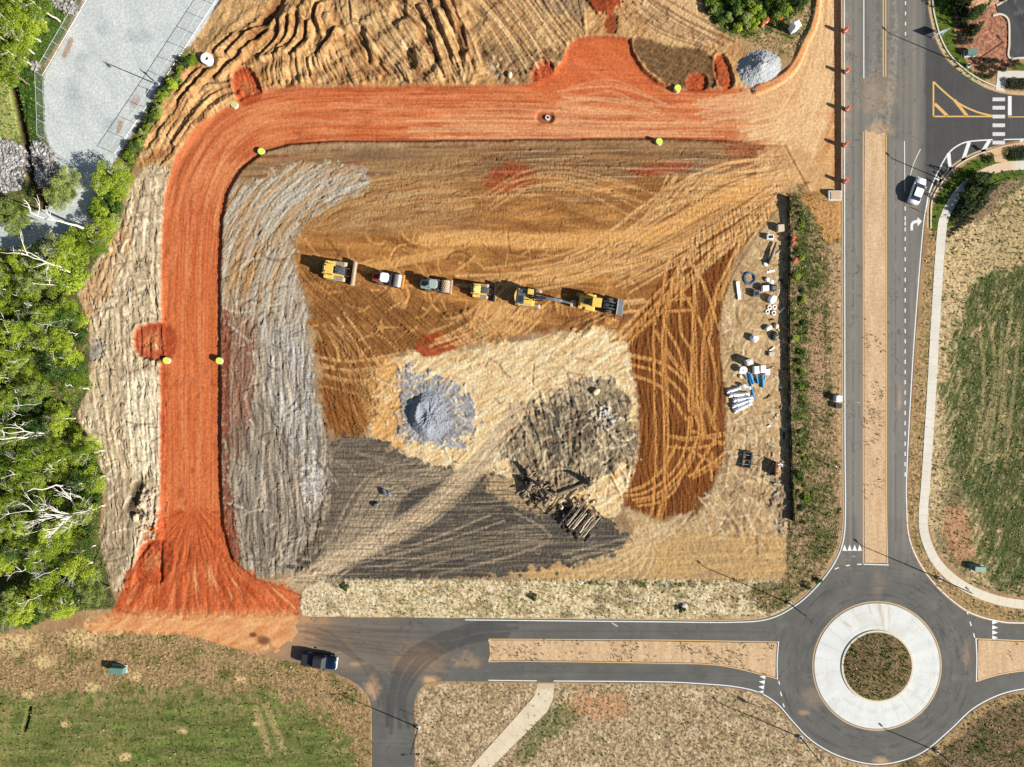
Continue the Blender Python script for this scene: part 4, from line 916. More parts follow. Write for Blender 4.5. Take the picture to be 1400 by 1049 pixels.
# scattered weeds of the medians are in the ground cover
for q, g in ((mv, .25), (mh, .3), (me_, .06)):
    m = inside(q) * ss(.0, .4, N40 + .4 * N14 + (.1 if g > .2 else -.2)) * np.where(np.array(q is mv), ss(420, 520, Y) * ss(690, 650, Y), 1); TUFT += m * 4.0; GREEN *= 1 - .3 * m
Z = np.where(inside(mv) + inside(mh) + inside(me_) > .5, .03, Z)

# concrete
CC = np.zeros_like(CR); CC[:] = mix(A(240, 236, 224), A(228, 218, 200), np.clip(N40 + .5, 0, 1))
CA = CC.copy(); CA[:] = mix(A(242, 242, 236), A(228, 230, 226), np.clip(fbm(th * 6, rr / 40, 3, 340) + .5, 0, 1))
paint((1 - ss(.004, .012, np.abs((th * 24 / 6.2832) % 1.0 - .5) / 24 * 6.28)), A(196, 196, 190), .35, CA)
paint((1 - ss(.4, 1.2, np.abs(rr - 74 + N14))) * ss(-.2, .3, N40), A(206, 206, 202), .4, CA)
for a, w_, k in ((-2.15, .05, .7), (-1.62, .03, .6), (-1.45, .06, .7), (-1.3, .04, .5), (-1.9, .02, .4)):
    m = ss(w_, 0, np.abs(th - a - .04 * nz(12, 12, 2, 341) - (rr - 60) * -.004)) * ss(46, 50, rr) * ss(-.2, .3, nz(20, 20, 2, 342) + .2); paint(m, A(206, 178, 140), k, CA)
for r0, a0, a1 in ((60, .2, 2.2), (63, .4, 2.4), (78, -1.0, .8), (70, 2.4, 3.6), (56, -2.6, -1.4)):
    m = ss(1.6, .4, np.abs(rr - r0 - 3 * N40)) * (th > a0) * (th < a1) * ss(-.4, .2, N14); paint(m, A(192, 192, 186), .45, CA)
paint(ss(.05, .5, N40 + .3 * N14), A(218, 214, 202), .5, CA)
CA *= (1 + .03 * PIX)[..., None]
def ring(c, r, n=120): return [(c[0] + r * math.cos(6.28318 * k / n), c[1] + r * math.sin(6.28318 * k / n)) for k in range(n)]


def annulus(name, r0, r1, z0, z1, mt, colarr=None, n=160, nr=1, skirt=.0, parent=None):
    rs_ = np.linspace(r0, r1, nr + 1); ts = np.linspace(0, 2 * math.pi, n, endpoint=False)
    co, col = [], []
    for k, r in enumerate(rs_):
        z = z0 + (z1 - z0) * k / nr
        for t in ts:
            px, py = RC[0] + r * math.cos(t), RC[1] + r * math.sin(t)
            co.append(W(px, py, z))
            if colarr is not None:
                col.append(colarr[int((py - YS[0]) / SP), int((px - XS[0]) / SP)])
    fs_ = [(k * n + i, k * n + (i + 1) % n, (k + 1) * n + (i + 1) % n, (k + 1) * n + i) for k in range(nr) for i in range(n)]
    if skirt:
        b = len(co)
        for rr_, zz in ((r0, z0 - skirt), (r1, z1 - skirt)):
            for t in ts: co.append(W(RC[0] + rr_ * math.cos(t), RC[1] + rr_ * math.sin(t), zz)); col.append(col[0] if col else 0)
        for i in range(n):
            j = (i + 1) % n
            fs_.append((b + i, b + j, j, i)); fs_.append((nr * n + i, nr * n + j, b + n + j, b + n + i))
    return mesh_np(name, np.array(co), np.array(fs_, np.int32)[:, ::-1], np.array(col) if colarr is not None else None, mt, parent)


M['kerb'] = mat('kerb_concrete', A(232, 220, 196), .85, spec=.2, var=.07, scale=2)
M['kerb_tan'] = mat('kerb_dusty', A(214, 186, 146), .9, spec=.2, var=.12, scale=2)
M['white_line'] = mat('white_road_paint', A(246, 246, 242), .6, spec=.3, var=.10, scale=3)
M['yellow_line'] = mat('yellow_road_paint', A(236, 190, 108), .6, spec=.3, var=.10, scale=3)
structure(annulus('roundabout_apron', 49.2, 85.6, .13, .07, M['concrete'], CA, 240, 24, .12))
structure(annulus('kerb', 46.6, 49.2, .26, .26, M['kerb'], None, 160, 1, .2))
structure(annulus('kerb', 85.6, 87.0, .05, .03, mat('gutter_dark', A(150, 132, 108), .9, var=.15), None, 160, 1, .05))
structure(annulus('kerb', 87.0, 88.6, .035, .02, M['kerb_tan'], None, 160, 1, .03))
isl = ss(46.9, 46.4, rr)
CI = np.zeros_like(CR); CI[:] = mix(A(152, 126, 92), A(110, 94, 62), np.clip(N6 * 1.2 + .5, 0, 1)); paint(ss(.05, .5, N14 + .4 * N6 + (rr - 30) / 60), A(104, 100, 56), .6, CI)
ZI = .22 + .35 * np.clip(1 - (rr / 47) ** 2, 0, 1) + .06 * N3 + .05 * N6
structure(sub_mesh('roundabout_island', center_mask(inside(ring(RC, 46.6))) > .5, ZI.astype(np.float32), CI * (1 + .2 * PIX)[..., None], M['soil'], snap=ring(RC, 46.6)))
Z = np.where(rr < 46, ZI, Z); TUFT += 8 * (rr < 45); GREEN = np.where(rr < 46, ss(-.1, .5, N14 + .3), GREEN)

# footways
fw = catmull([(1470, 222), (1400, 226), (1372, 228), (1345, 237), (1318, 256), (1302, 276), (1292, 296), (1287, 320), (1280, 420), (1272, 560), (1265.5, 660), (1262, 706), (1266, 738), (1283, 772), (1315, 800), (1355, 818), (1400, 826.5), (1470, 828)], 8)
FWP = offset(fw, 6.2) + offset(fw, -6.2)[::-1]
CF = CC.copy()
paint(poly([(1320, 240), (1375, 205), (1385, 235), (1340, 260)], 4, 0), A(232, 196, 158), .8, CF)
paint(ss(1250, 1300, X) * ss(420, 800, Y), A(240, 222, 190), .5, CF)
Dw, Sw, Tw = coords(fw, 12); jt = 1 - ss(.35, .9, np.abs(Tw % 12 - 6)); paint(jt * (Dw < 12), A(206, 196, 176), .4, CF)
CF *= (1 + .06 * N3 + .05 * PIX)[..., None]
sheet('pavement', FWP, .05, CF, M['concrete'])
f2 = [(735, 934), (757, 934), (756.5, 955), (748, 973), (700, 1021), (672, 1049), (612, 1112), (578, 1112), (643, 1049), (700, 986), (731, 951)]
CF2 = mix(A(238, 224, 196), A(226, 206, 172), np.clip(N14 + .5, 0, 1)); u_, v_ = rot(X, Y, -45); paint(1 - ss(.3, .9, np.abs(u_ % 16 - 8)), A(206, 188, 158), .5, CF2)
paint(ss(948, 936, Y), A(204, 176, 150), .7, CF2)
sheet('pavement', f2, .05, CF2 * (1 + .05 * PIX)[..., None], M['concrete'])
f3 = [(1364, 97), (1385, 97), (1460, 99), (1460, 109), (1376, 108), (1373, 126), (1361, 123)]
sheet('pavement', f3, .05, CF * 1.0, M['concrete'])
f4 = [(1352, 205), (1372, 199), (1400, 193.5), (1460, 190), (1460, 197), (1400, 203), (1376, 206), (1374, 214), (1378, 222), (1360, 222), (1358, 212)]
CF4 = CF.copy(); CF4[:] = mix(A(232, 196, 154), A(222, 180, 136), np.clip(N14 + .5, 0, 1)); sheet('pavement', f4, .052, CF4, M['concrete'])
for q in (FWP, f2, f3, f4):
    m = blur(inside(q), 3); TUFT *= 1 - np.clip(1.6 * m, 0, 1); Z = np.where(m > .25, np.minimum(Z, -.02), Z)
TUFT *= 1 - np.clip(2 * roadm, 0, 1) * (rr > 50) * (1 - np.clip(inside(mv) + inside(mh) + inside(me_), 0, 1))


def ribbon(name, pts, w, z, h=0.0, mt=None, parent=None, closed=False):
    """strip along a pixel polyline; h>0 gives it sides"""
    a, b = offset(pts, w / 2), offset(pts, -w / 2)
    co = [W(*p, z + h) for p in a] + [W(*p, z + h) for p in b]
    n = len(pts)
    fs_ = [(i, i + 1, n + i + 1, n + i) for i in range(n - 1)]
    if h > 0:
        co += [W(*p, z) for p in a] + [W(*p, z) for p in b]
        fs_ += [(2 * n + i, 2 * n + i + 1, i + 1, i) for i in range(n - 1)] + [(n + i, n + i + 1, 3 * n + i + 1, 3 * n + i) for i in range(n - 1)]
        fs_ += [(0, n, 3 * n, 2 * n), (2 * n - 1, n - 1, 3 * n - 1, 4 * n - 1)]
    return mesh_np(name, np.array(co), np.array(fs_, np.int32), None, mt, parent)


def polys(name, plist, z, mt, parent):
    """flat painted shapes (pixel polygons, fan order quads/tris/ngons) in one mesh"""
    me = bpy.data.meshes.new(name); co, fs_ = [], []
    for q in plist:
        b = len(co); co += [W(*p, z) for p in q]
        sg = sum(q[i][0] * q[(i + 1) % len(q)][1] - q[(i + 1) % len(q)][0] * q[i][1] for i in range(len(q)))
        ids = list(range(b, b + len(q))); fs_.append(ids if sg < 0 else ids[::-1])
    me.from_pydata(co, [], fs_); me.materials.append(mt); me.update()
    o = bpy.data.objects.new(name, me); COLL.objects.link(o); o.parent = parent
    return o


def bar(p, q, w):
    a, b = offset([p, q], w / 2), offset([p, q], -w / 2)
    return [a[0], a[1], b[1], b[0]]


def line(name, pts, w, mt, z=.006, sm=6):
    c = catmull(pts, sm) if sm and len(pts) > 2 else pts
    return ribbon(name, c, w, z, 0, mt, road)


WL, YL = M['white_line'], M['yellow_line']
line('edge_line', [(1154.3, -60), (1154.8, 300), (1155.3, 600), (1156, 690), (1153.5, 737), (1141, 770), (1117, 802), (1088, 828), (1051, 846.5), (1000, 851), (900, 850.3), (700, 848.3), (636, 847.6)], 1.3, WL)
line('edge_line', [(668, 930.2), (734, 931)], 1.2, WL)
line('edge_line', [(757, 931.2), (900, 932.3), (960, 935), (1005, 939), (1038, 947), (1063.5, 963), (1084, 986.5), (1109, 1012), (1143, 1032), (1185, 1044), (1221, 1043), (1261, 1029), (1298.5, 998.5), (1329, 970), (1364, 951), (1400, 942), (1460, 936)], 1.3, WL)
line('edge_line', [(1266.3, 284), (1258.2, 350), (1248.2, 480), (1239.3, 640), (1236.4, 700), (1239.4, 735), (1250, 766), (1270.5, 796.5), (1297, 823), (1327.4, 843), (1368, 854) , (1400, 856), (1460, 856)][:1] + [(1263.5, 300), (1258.6, 350), (1248.8, 480), (1240, 640), (1239.8, 700), (1243, 734), (1254, 763.5), (1273.5, 793), (1299.5, 819), (1329, 839), (1368, 850), (1400, 852), (1460, 852)], 1.3, WL)
line('lane_line', [(1181, -60), (1181, 107)], 1.3, WL, sm=0)
polys('center_line', [bar((x, -60), (x, 105.5), 1.5) for x in (1207.6, 1211)], .006, YL, road)
polys('lane_dashes', [bar((1238, y), (1238, y + 5), 1.5) for y in range(-54, 50, 14)] + [bar((1237.5, y), (1237.5, y + 5.5), 1.5) for y in [282.5, 296, 303, 311] + list(range(324, 648, 14))], .006, WL, road)
line('lane_line', [(1236.6, 193), (1237, 262)], 1.1, WL, sm=0)
line('lane_line', [(1258.5, 204), (1250, 222), (1244.5, 240)], .9, WL)
line('edge_line', [(1180.3, 180), (1180.3, 770)], 1.3, YL, sm=0)
line('edge_line', [(1211.8, 184), (1211.8, 690), (1213.5, 771)], 1.3, YL, sm=0)
line('edge_line', [(1180.4, 771.6), (1215, 772.6)], 1.3, WL, sm=0)
line('edge_line', [(668, 874), (900, 875.2), (1000, 876.8), (1063.5, 878)], 1.2, YL)
line('edge_line', [(668, 905), (720, 904.3), (900, 906.8), (966, 908.3), (1000, 912.6), (1030, 919.6), (1062, 928)], 1.2, YL)
line('edge_line', [(1064.6, 877), (1062.6, 903), (1063, 929)], 1.2, WL)
line('edge_line', [(1334.3, 872.5), (1335.6, 900), (1335, 932)], 1.3, WL)
line('edge_line', [(1335, 873.5), (1400, 876.2), (1460, 877.2)], 1.2, YL, sm=0)
line('edge_line', [(1336, 931.6), (1365, 922.8), (1400, 917.2), (1460, 911.8)], 1.3, YL)
tri = lambda c, d, w: [(c[0] + d[0] * .5 * w * 1.25, c[1] + d[1] * .5 * w * 1.25), (c[0] - d[0] * .6 * w + d[1] * w * .45, c[1] - d[1] * .6 * w - d[0] * w * .45), (c[0] - d[0] * .6 * w - d[1] * w * .45, c[1] - d[1] * .6 * w + d[0] * w * .45)]
polys('yield_triangles', [tri((1154.7 + 6.9 * k, 749), (0, -1), 7) for k in range(4)] + [tri((1042.6 - 1.0 * k, 925.5 + 7.0 * k), (-1, -.15), 6.5) for k in range(4)] + [tri((1360.5, 851 + 7 * k), (1, .05), 6.5) for k in range(4)], .006, WL, road)
polys('yield_dashes', [bar((1141.3, 778.4), (1147, 776), 1.4), bar((1156.5, 773.6), (1162, 772.8), 1.4), bar((1172, 771.8), (1178, 771.6), 1.4), bar((1064.5, 931), (1066, 936), 1.4), bar((1067, 946), (1068.8, 952), 1.4), bar((1070.3, 962), (1072.5, 967), 1.4), bar((1321.5, 835), (1323.5, 840), 1.4), bar((1326, 850), (1328, 856), 1.4), bar((1331, 866), (1332.6, 872), 1.4)], .006, WL, road)
polys('crosswalk', [[(1357, y), (1374, y), (1374, y + 5), (1357, y + 5)] for y in (133.5, 145, 157, 169, 181, 192.6)], .006, mat('worn_white_paint', A(226, 224, 218), .6, var=.16, scale=5), road)
polys('stop_line', [[(1378, 131.5), (1383, 131.5), (1383, 158), (1378, 158)]], .006, WL, road)
line('center_line', [(1378, 160), (1460, 160)], 1.3, YL, sm=0)
gy = [bar((1276.2, 111.5), (1276.2, 160), 2.2), bar((1276, 159.4), (1357, 159.4), 2.0), bar((1278, 142), (1295, 158.5), 4.2), bar((1305, 137), (1322, 158.5), 4.2)]
polys('hatching', gy, .006, YL, road)
line('hatching', [(1276.4, 112), (1290, 125), (1310, 141), (1335, 153), (1357, 158.6)], 2.4, YL, .0075)
line('edge_line', [(1266.3, 284), (1271, 262), (1282, 236), (1296, 211), (1310, 199), (1326, 193.5), (1357, 191.2)], 1.8, WL, .0075)
line('edge_line', [(1372, 191), (1460, 189)], 1.5, WL, .0075, sm=0)
polys('hatching', [bar((1281, 243), (1287, 249), 4.5), bar((1297, 209.5), (1299, 234), 4.8), bar((1325, 194.5), (1316, 221), 4.8), bar((1353, 192), (1343, 208), 4.8), bar((1398, 191), (1393.5, 198), 4)], .006, WL, road)
# right-turn arrow
ar = [(1244.8, 315.2)] + [(1252.5 - 7.7 * math.cos(t), 308.5 - 7.3 * math.sin(t)) for t in np.linspace(0, 1.4, 6)] + [(1254.2, 301), (1254.4, 297), (1260.6, 302.8), (1254.6, 309.6), (1254.4, 305.2)] + [(1252.6 - 4.4 * math.cos(t), 308.8 - 3.6 * math.sin(t)) for t in np.linspace(1.35, 0, 6)] + [(1248.2, 315.2)]
polys('turn_arrow', [ar], .006, WL, road)

# kerbs and gutters of the finished corner
def kerb(pts, w=2.0, h=.14, mt='kerb', z=0.0, sm=6):
    return structure(ribbon('kerb', catmull(pts, sm) if sm else pts, w, z, h, M[mt]))
gut = structure(ribbon('gutter', catmull([(1269.3, -60), (1271, 0), (1275.5, 30), (1284.5, 59), (1300.8, 84.5), (1330, 108), (1363, 123), (1400, 128), (1460, 128)], 6), 4.4, -.05, .055, M['kerb_tan']))
kerb([(1273, -60), (1274.5, 0), (1279, 29), (1288, 57), (1303.5, 81.5), (1331.5, 104.6), (1361, 119)], 1.8)
kerb([(1272.3, 312), (1272.6, 285), (1276, 269), (1288, 249), (1307, 228), (1334, 212.5), (1356, 206)], 1.8)
structure(ribbon('gutter', catmull([(1268.9, 312), (1269.4, 285), (1272.8, 269), (1285, 247.4), (1304.6, 226), (1332.6, 210), (1356, 203)], 6), 3.0, -.05, .056, M['kerb_tan']))
kerb([(1357, 22), (1366, 19.8), (1375, 23.5), (1379, 33), (1379.4, 60), (1379.6, 79.4), (1400, 79.6), (1460, 79.6)], 2.6, .14)
kerb([(1362, 8), (1372, 2), (1383, -9), (1385, -60)], 2.4, .14)
# concrete back of the road, west side: a low upstand that the earthworks stop against
structure(ribbon('kerb', [(1150.7, -60), (1150.9, 120), (1151, 276)], 1.6, -.6, .62, M['kerb_tan']))
structure(ribbon('kerb', catmull([(1151.3, 276), (1151.8, 600), (1152.8, 690), (1150.3, 735), (1138.4, 767.4), (1114.3, 799.4), (1085.5, 825.2), (1049.6, 843.2), (1000, 848.2), (900, 847.2), (700, 845.2)], 6), 1.2, -.1, .13, M['kerb_tan']))
# ------------------------------------------------------------------ shape helpers
class MB:
    """collects primitives into one mesh"""
    def __init__(s): s.bm = bmesh.new()

    def box(s, c, d, rz=0.0, ry=0.0, rx=0.0, taper=1.0, bev=0.0):
        b = bmesh.ops.create_cube(s.bm, size=1.0)['verts']
        for v in b:
            k = taper if v.co.z > 0 else 1.0
            v.co = Vector((v.co.x * d[0] * k, v.co.y * d[1] * k, v.co.z * d[2]))
        if bev:
            es = list({e for v in b for e in v.link_edges})
            r = bmesh.ops.bevel(s.bm, geom=es, offset=bev, segments=2, affect='EDGES', profile=.5)
            b = list({v for f in r['faces'] for v in f.verts} | {v for v in b if v.is_valid})
        m = Matrix.Translation(c) @ Matrix.Rotation(rz, 4, 'Z') @ Matrix.Rotation(ry, 4, 'Y') @ Matrix.Rotation(rx, 4, 'X')
        for v in b: v.co = m @ v.co
        return s

    def cyl(s, p, q, r0, r1=None, n=12, caps=True):
        p, q = Vector(p), Vector(q); r1 = r0 if r1 is None else r1
        d = q - p; L = d.length
        v = bmesh.ops.create_cone(s.bm, cap_ends=caps, segments=n, radius1=r0, radius2=r1, depth=L)['verts']
        m = Matrix.Translation((p + q) / 2) @ d.to_track_quat('Z', 'Y').to_matrix().to_4x4()
        for x in v: x.co = m @ x.co
        return s

    def prism(s, prof, y0, y1, axis='y'):
        """profile in (x,z) extruded along y"""
        a = [s.bm.verts.new((x, y0, z)) for x, z in prof]; b = [s.bm.verts.new((x, y1, z)) for x, z in prof]
        n = len(prof)
        s.bm.faces.new(a); s.bm.faces.new(b[::-1])
        for i in range(n): s.bm.faces.new((a[i], b[i], b[(i + 1) % n], a[(i + 1) % n]))
        return s

    def loft(s, sections, cap=True):
        """list of closed loops with equal count"""
        rows = [[s.bm.verts.new(p) for p in sec] for sec in sections]
        n = len(rows[0])
        for a, b in zip(rows[:-1], rows[1:]):
            for i in range(n): s.bm.faces.new((a[i], a[(i + 1) % n], b[(i + 1) % n], b[i]))
        if cap: s.bm.faces.new(rows[0][::-1]); s.bm.faces.new(rows[-1])
        return s

    def tube(s, pts, rad, n=7):
        pts = [Vector(p) for p in pts]
        rows = []
        for i, p in enumerate(pts):
            d = (pts[min(i + 1, len(pts) - 1)] - pts[max(i - 1, 0)]).normalized()
            u = d.cross(Vector((.13, .27, .95))); u = u.normalized() if u.length > 1e-4 else Vector((1, 0, 0)); v = d.cross(u)
            r = rad[i] if isinstance(rad, (list, tuple)) else rad
            rows.append([p + (u * math.cos(6.28318 * k / n) + v * math.sin(6.28318 * k / n)) * r for k in range(n)])
        return s.loft(rows)

    def sphere(s, c, r, sub=2, sc=(1, 1, 1), jit=0.0, rnd=None):
        v = bmesh.ops.create_icosphere(s.bm, subdivisions=sub, radius=1.0)['verts']
        for x in v:
            k = 1 + (rnd.uniform(-jit, jit) if rnd else 0)
            x.co = Vector(c) + Vector((x.co.x * r * sc[0], x.co.y * r * sc[1], x.co.z * r * sc[2])) * k
        return s

    def torus(s, c, R, r, n=24, m=8):
        rows = []
        for i in range(n):
            t = 6.28318 * i / n
            rows.append([s.bm.verts.new((c[0] + (R + r * math.cos(6.28318 * k / m)) * math.cos(t), c[1] + (R + r * math.cos(6.28318 * k / m)) * math.sin(t), c[2] + r * math.sin(6.28318 * k / m))) for k in range(m)])
        for i in range(n):
            for k in range(m):
                s.bm.faces.new((rows[i][k], rows[(i + 1) % n][k], rows[(i + 1) % n][(k + 1) % m], rows[i][(k + 1) % m]))
        return s

    def build(s, name, mt, parent=None, smooth=False):
        me = bpy.data.meshes.new(name)
        bmesh.ops.recalc_face_normals(s.bm, faces=s.bm.faces[:])
        s.bm.to_mesh(me); s.bm.free()
        me.materials.append(mt)
        if smooth:
            for p in me.polygons: p.use_smooth = True
        o = bpy.data.objects.new(name, me); COLL.objects.link(o)
        if parent: o.parent = parent
        return o


def build_each(mb, name, mt, parent):
    """every loose piece as an object of its own"""
    bm = mb.bm; bm.verts.ensure_lookup_table(); seen = set(); out = []
    for v0 in bm.verts:
        if v0 in seen: continue
        st, isl = [v0], []
        seen.add(v0)
        while st:
            v = st.pop(); isl.append(v)
            for e in v.link_edges:
                w_ = e.other_vert(v)
                if w_ not in seen: seen.add(w_); st.append(w_)
        n_ = bmesh.new(); mp = {v: n_.verts.new(v.co) for v in isl}
        for f in {f for v in isl for f in v.link_faces}: n_.faces.new([mp[v] for v in f.verts])
        k = MB(); k.bm.free(); k.bm = n_; out.append(k.build(name, mt, parent))
    bm.free(); return out


def tag(o, label, cat, group=None):
    o['label'] = label; o['category'] = cat
    if group: o['group'] = group
    return o


def thing(name, label, cat, loc, rz=0.0, group=None):
    o = bpy.data.objects.new(name, None); COLL.objects.link(o)
    o.location = loc; o.rotation_euler = (0, 0, rz); o.empty_display_size = .3
    return tag(o, label, cat, group)


def dup(root, loc, rz=0.0, label=None, scale=None, group=None):
    r = root.copy(); COLL.objects.link(r); r.location = loc; r.rotation_euler = (root.rotation_euler[0], root.rotation_euler[1], rz)
    if label: r['label'] = label
    if group: r['group'] = group
    if scale: r.scale = scale if not isinstance(scale, (int, float)) else (scale,) * 3
    for ch in list(root.children):
        c = ch.copy(); COLL.objects.link(c); c.parent = r
        for g in list(ch.children):
            d = g.copy(); COLL.objects.link(d); d.parent = c
    return r


def G(px, py): return W(px, py, zat(px, py))


RAD = math.radians
soilc = (.42, .27, .14)
M['yel'] = mat('machine_yellow', (.64, .42, .06), .6, spec=.3, var=.15, scale=2.2, dirt=soilc, dirt_k=.5)
M['dusty'] = mat('dusty_steel', (.45, .34, .24), .8, .2, var=.25, scale=4)
M['track'] = mat('track_steel', (.33, .27, .22), .75, .3, var=.3, scale=5, dirt=soilc, dirt_k=.5)
M['dark'] = mat('dark_steel', (.035, .035, .038), .55, .3, var=.3, scale=4)
M['grey'] = mat('grey_steel', (.16, .17, .18), .5, .4, var=.2, scale=3)
M['hood'] = mat('dark_hood', (.09, .11, .14), .45, .2, var=.2, scale=2)
M['rubber'] = mat('rubber', (.03, .029, .028), .85, var=.2, scale=4, dirt=soilc, dirt_k=.25)
M['glass'] = mat('tinted_glass', (.03, .04, .055), .08, 0, .6, var=.1)
M['steel'] = mat('bright_steel', (.55, .52, .47), .35, .7, var=.15, scale=3)
M['red'] = mat('red_paint', (.33, .045, .018), .45, var=.15, scale=2, dirt=soilc, dirt_k=.2)
M['orange'] = mat('orange_paint', (.70, .25, .03), .5, var=.15, scale=2)
M['white'] = mat('white_paint', (.78, .78, .77), .4, var=.04, scale=3)
M['sage'] = mat('sage_paint', (.26, .32, .29), .5, var=.12, scale=2, dirt=soilc, dirt_k=.15)
M['lime'] = mat('lime_lid', (.50, .62, .06), .55, var=.14, scale=5, dirt=(.45, .42, .25), dirt_k=.3)
M['limedull'] = mat('dull_lime_lid', (.34, .44, .14), .7, var=.2, scale=3, dirt=(.45, .40, .25), dirt_k=.6)
M['concgrey'] = mat('precast_concrete', (.52, .50, .46), .9, spec=.2, var=.12, scale=4)
M['concwhite'] = mat('pale_concrete', (.72, .71, .68), .85, spec=.2, var=.08, scale=4)
M['drum'] = mat('drum_orange', (.72, .10, .03), .5, var=.1)
M['green_box'] = mat('transformer_green', (.10, .20, .16), .5, var=.1, scale=3)
M['polegrey'] = mat('dark_pole', (.05, .05, .055), .45, .4, var=.1)
M['galv'] = mat('galvanised', (.55, .56, .57), .45, .6, var=.1)
M['wood'] = mat('weathered_timber', (.42, .32, .21), .9, var=.25, scale=6)
M['blue'] = mat('blue_pipe', (.02, .25, .52), .45, var=.1)
M['wrap'] = mat('white_wrap', (.76, .78, .80), .45, var=.05, scale=2)
M['black'] = mat('black_plastic', (.02, .02, .022), .5, var=.2)
M['hose'] = mat('blue_grey_hose', (.10, .17, .26), .5, var=.2)
M['navy'] = mat('navy_paint', (.004, .012, .035), .25, .3, .5, var=.1)
M['carwhite'] = mat('car_white', (.80, .81, .82), .25, 0, .5, var=.02)
M['lampglass'] = mat('lamp_glass', (.75, .75, .72), .2, var=.03)
M['redlamp'] = mat('tail_lamp', (.35, .02, .02), .25, var=.1)
M['bark'] = mat('pale_bark', (.58, .54, .47), .9, spec=.1, var=.3, scale=5, dirt=(.22, .18, .14), dirt_k=.5)
M['deadwood'] = mat('bleached_wood', (.56, .53, .46), .9, spec=.1, var=.2, scale=4)
M['brownbark'] = mat('brown_bark', (.20, .15, .10), .95, spec=.1, var=.3, scale=6)
M['log'] = mat('log_bark', (.30, .24, .17), .95, spec=.1, var=.35, scale=6)


# ------------------------------------------------------------------ earth-moving machines (local +x is forward)
def track_unit(t, x0, x1, y, w, h, name='track'):
    r = h / 2
    prof = [(x0 + r - r * math.cos(a), r + r * math.sin(a)) for a in np.linspace(-math.pi / 2, math.pi / 2, 7)]
    prof += [(x1 - r + r * math.cos(a), r + r * math.sin(a)) for a in np.linspace(math.pi / 2, -math.pi / 2, 7)]
    m = MB().prism(prof, y - w / 2, y + w / 2)
    n = int((x1 - x0 - 2 * r) / .21)
    for i in range(n + 1):
        x = x0 + r + (x1 - x0 - 2 * r) * i / n
        m.box((x, y, h + .03), (.05, w, .07)); m.box((x, y, .0), (.05, w, .05))
    o = m.build(name, M['track'], t)
    for x in (x0 + r, x1 - r): MB().cyl((x, y - w / 2 - .03, r), (x, y + w / 2 + .03, r), r * .72, n=16).build('sprocket', M['dark'], o)
    for i in range(4):
        x = x0 + r * 2 + (x1 - x0 - 4 * r) * i / 3; MB().cyl((x, y - w / 2 - .02, r * .55), (x, y + w / 2 + .02, r * .55), r * .38, n=10).build('roller_wheel', M['dark'], o)
    return o


def dozer(loc, rz, k, label, hood, blade_m, roof_m):
    t = thing('bulldozer', label, 'bulldozer', loc, rz, 'machines parked in a line on the pad')
    t.scale = (k, k, k)
    for s in (-1, 1):
        track_unit(t, -2.0, 1.55, s * 1.28, .72, 1.05)
        MB().box((-1.15, s * 1.18, 1.42), (1.5, .62, .42), bev=.05).box((-1.7, s * 1.18, 1.72), (.5, .55, .25), bev=.04).build('fender', M['yel'], t)
    MB().box((-.4, 0, .95), (3.2, 1.7, .7), bev=.05).box((-2.15, 0, 1.2), (.5, 1.5, .9), bev=.05).build('chassis', M['yel'], t)
    MB().box((-1.95, 0, 1.05), (.35, .5, .4)).box((-2.45, 0, .95), (.5, .9, .18)).build('ripper_mount', M['dark'], t)
    h = MB().box((.72, 0, 1.72), (1.7, 1.15, .9), bev=.07)
    h.build('engine_hood', hood, t)
    g = MB().box((.85, 0, 2.19), (.95, .85, .05))
    for i in range(7): g.box((.45 + .13 * i, 0, 2.23), (.05, .8, .04))
    g.build('hood_grille', M['grey'], t)
    MB().box((1.6, 0, 1.65), (.1, 1.05, .8)).build('radiator', M['dark'], t)
    MB().cyl((.15, .34, 2.1), (.15, .34, 2.85), .09).build('exhaust_stack', M['dark'], t); MB().cyl((.2, -.3, 2.1), (.2, -.3, 2.55), .13).build('air_cleaner', M['dark'], t)
    c = MB().box((-.95, 0, 2.15), (1.45, 1.5, .9), taper=.96, bev=.04).build('cab', M['glass'], t)
    f = MB()
    for x in (-1.66, -.24):
        for y in (-.74, .74): f.box((x, y, 2.2), (.12, .12, 1.35))
    build_each(f, 'cab_pillar', M['yel'], t)
    r = MB().box((-.98, 0, 2.93), (1.55, 1.68, .16), bev=.06).build('cab_roof', roof_m, t)
    for y in (-.5, .5): MB().box((-1.5, y, 3.05), (.16, .2, .1)).build('work_lamp', M['dark'], t)
    a = MB()
    for s in (-1, 1):
        a.box((1.6, s * .98, .72), (2.2, .16, .3)); a.cyl((1.2, s * .6, 1.5), (2.55, s * .7, .8), .08)
    build_each(a, 'push_arm', M['dark'], t)
    prof = [(2.75 + .18 * (z - .75) ** 2 * 1.4, .1 + z) for z in np.linspace(0, 1.35, 8)]
    prof = prof + [(x - .16, z) for x, z in prof[::-1]]
    b = MB().prism(prof, -2.05, 2.05)
    for s in (-1, 1): b.box((2.78, s * 2.04, .75), (.42, .05, 1.2))
    b.box((2.98, 0, 1.5), (.2, 3.9, .08)).box((2.95, 0, .1), (.16, 4.05, .12))
    b.build('blade', blade_m, t)
    return t


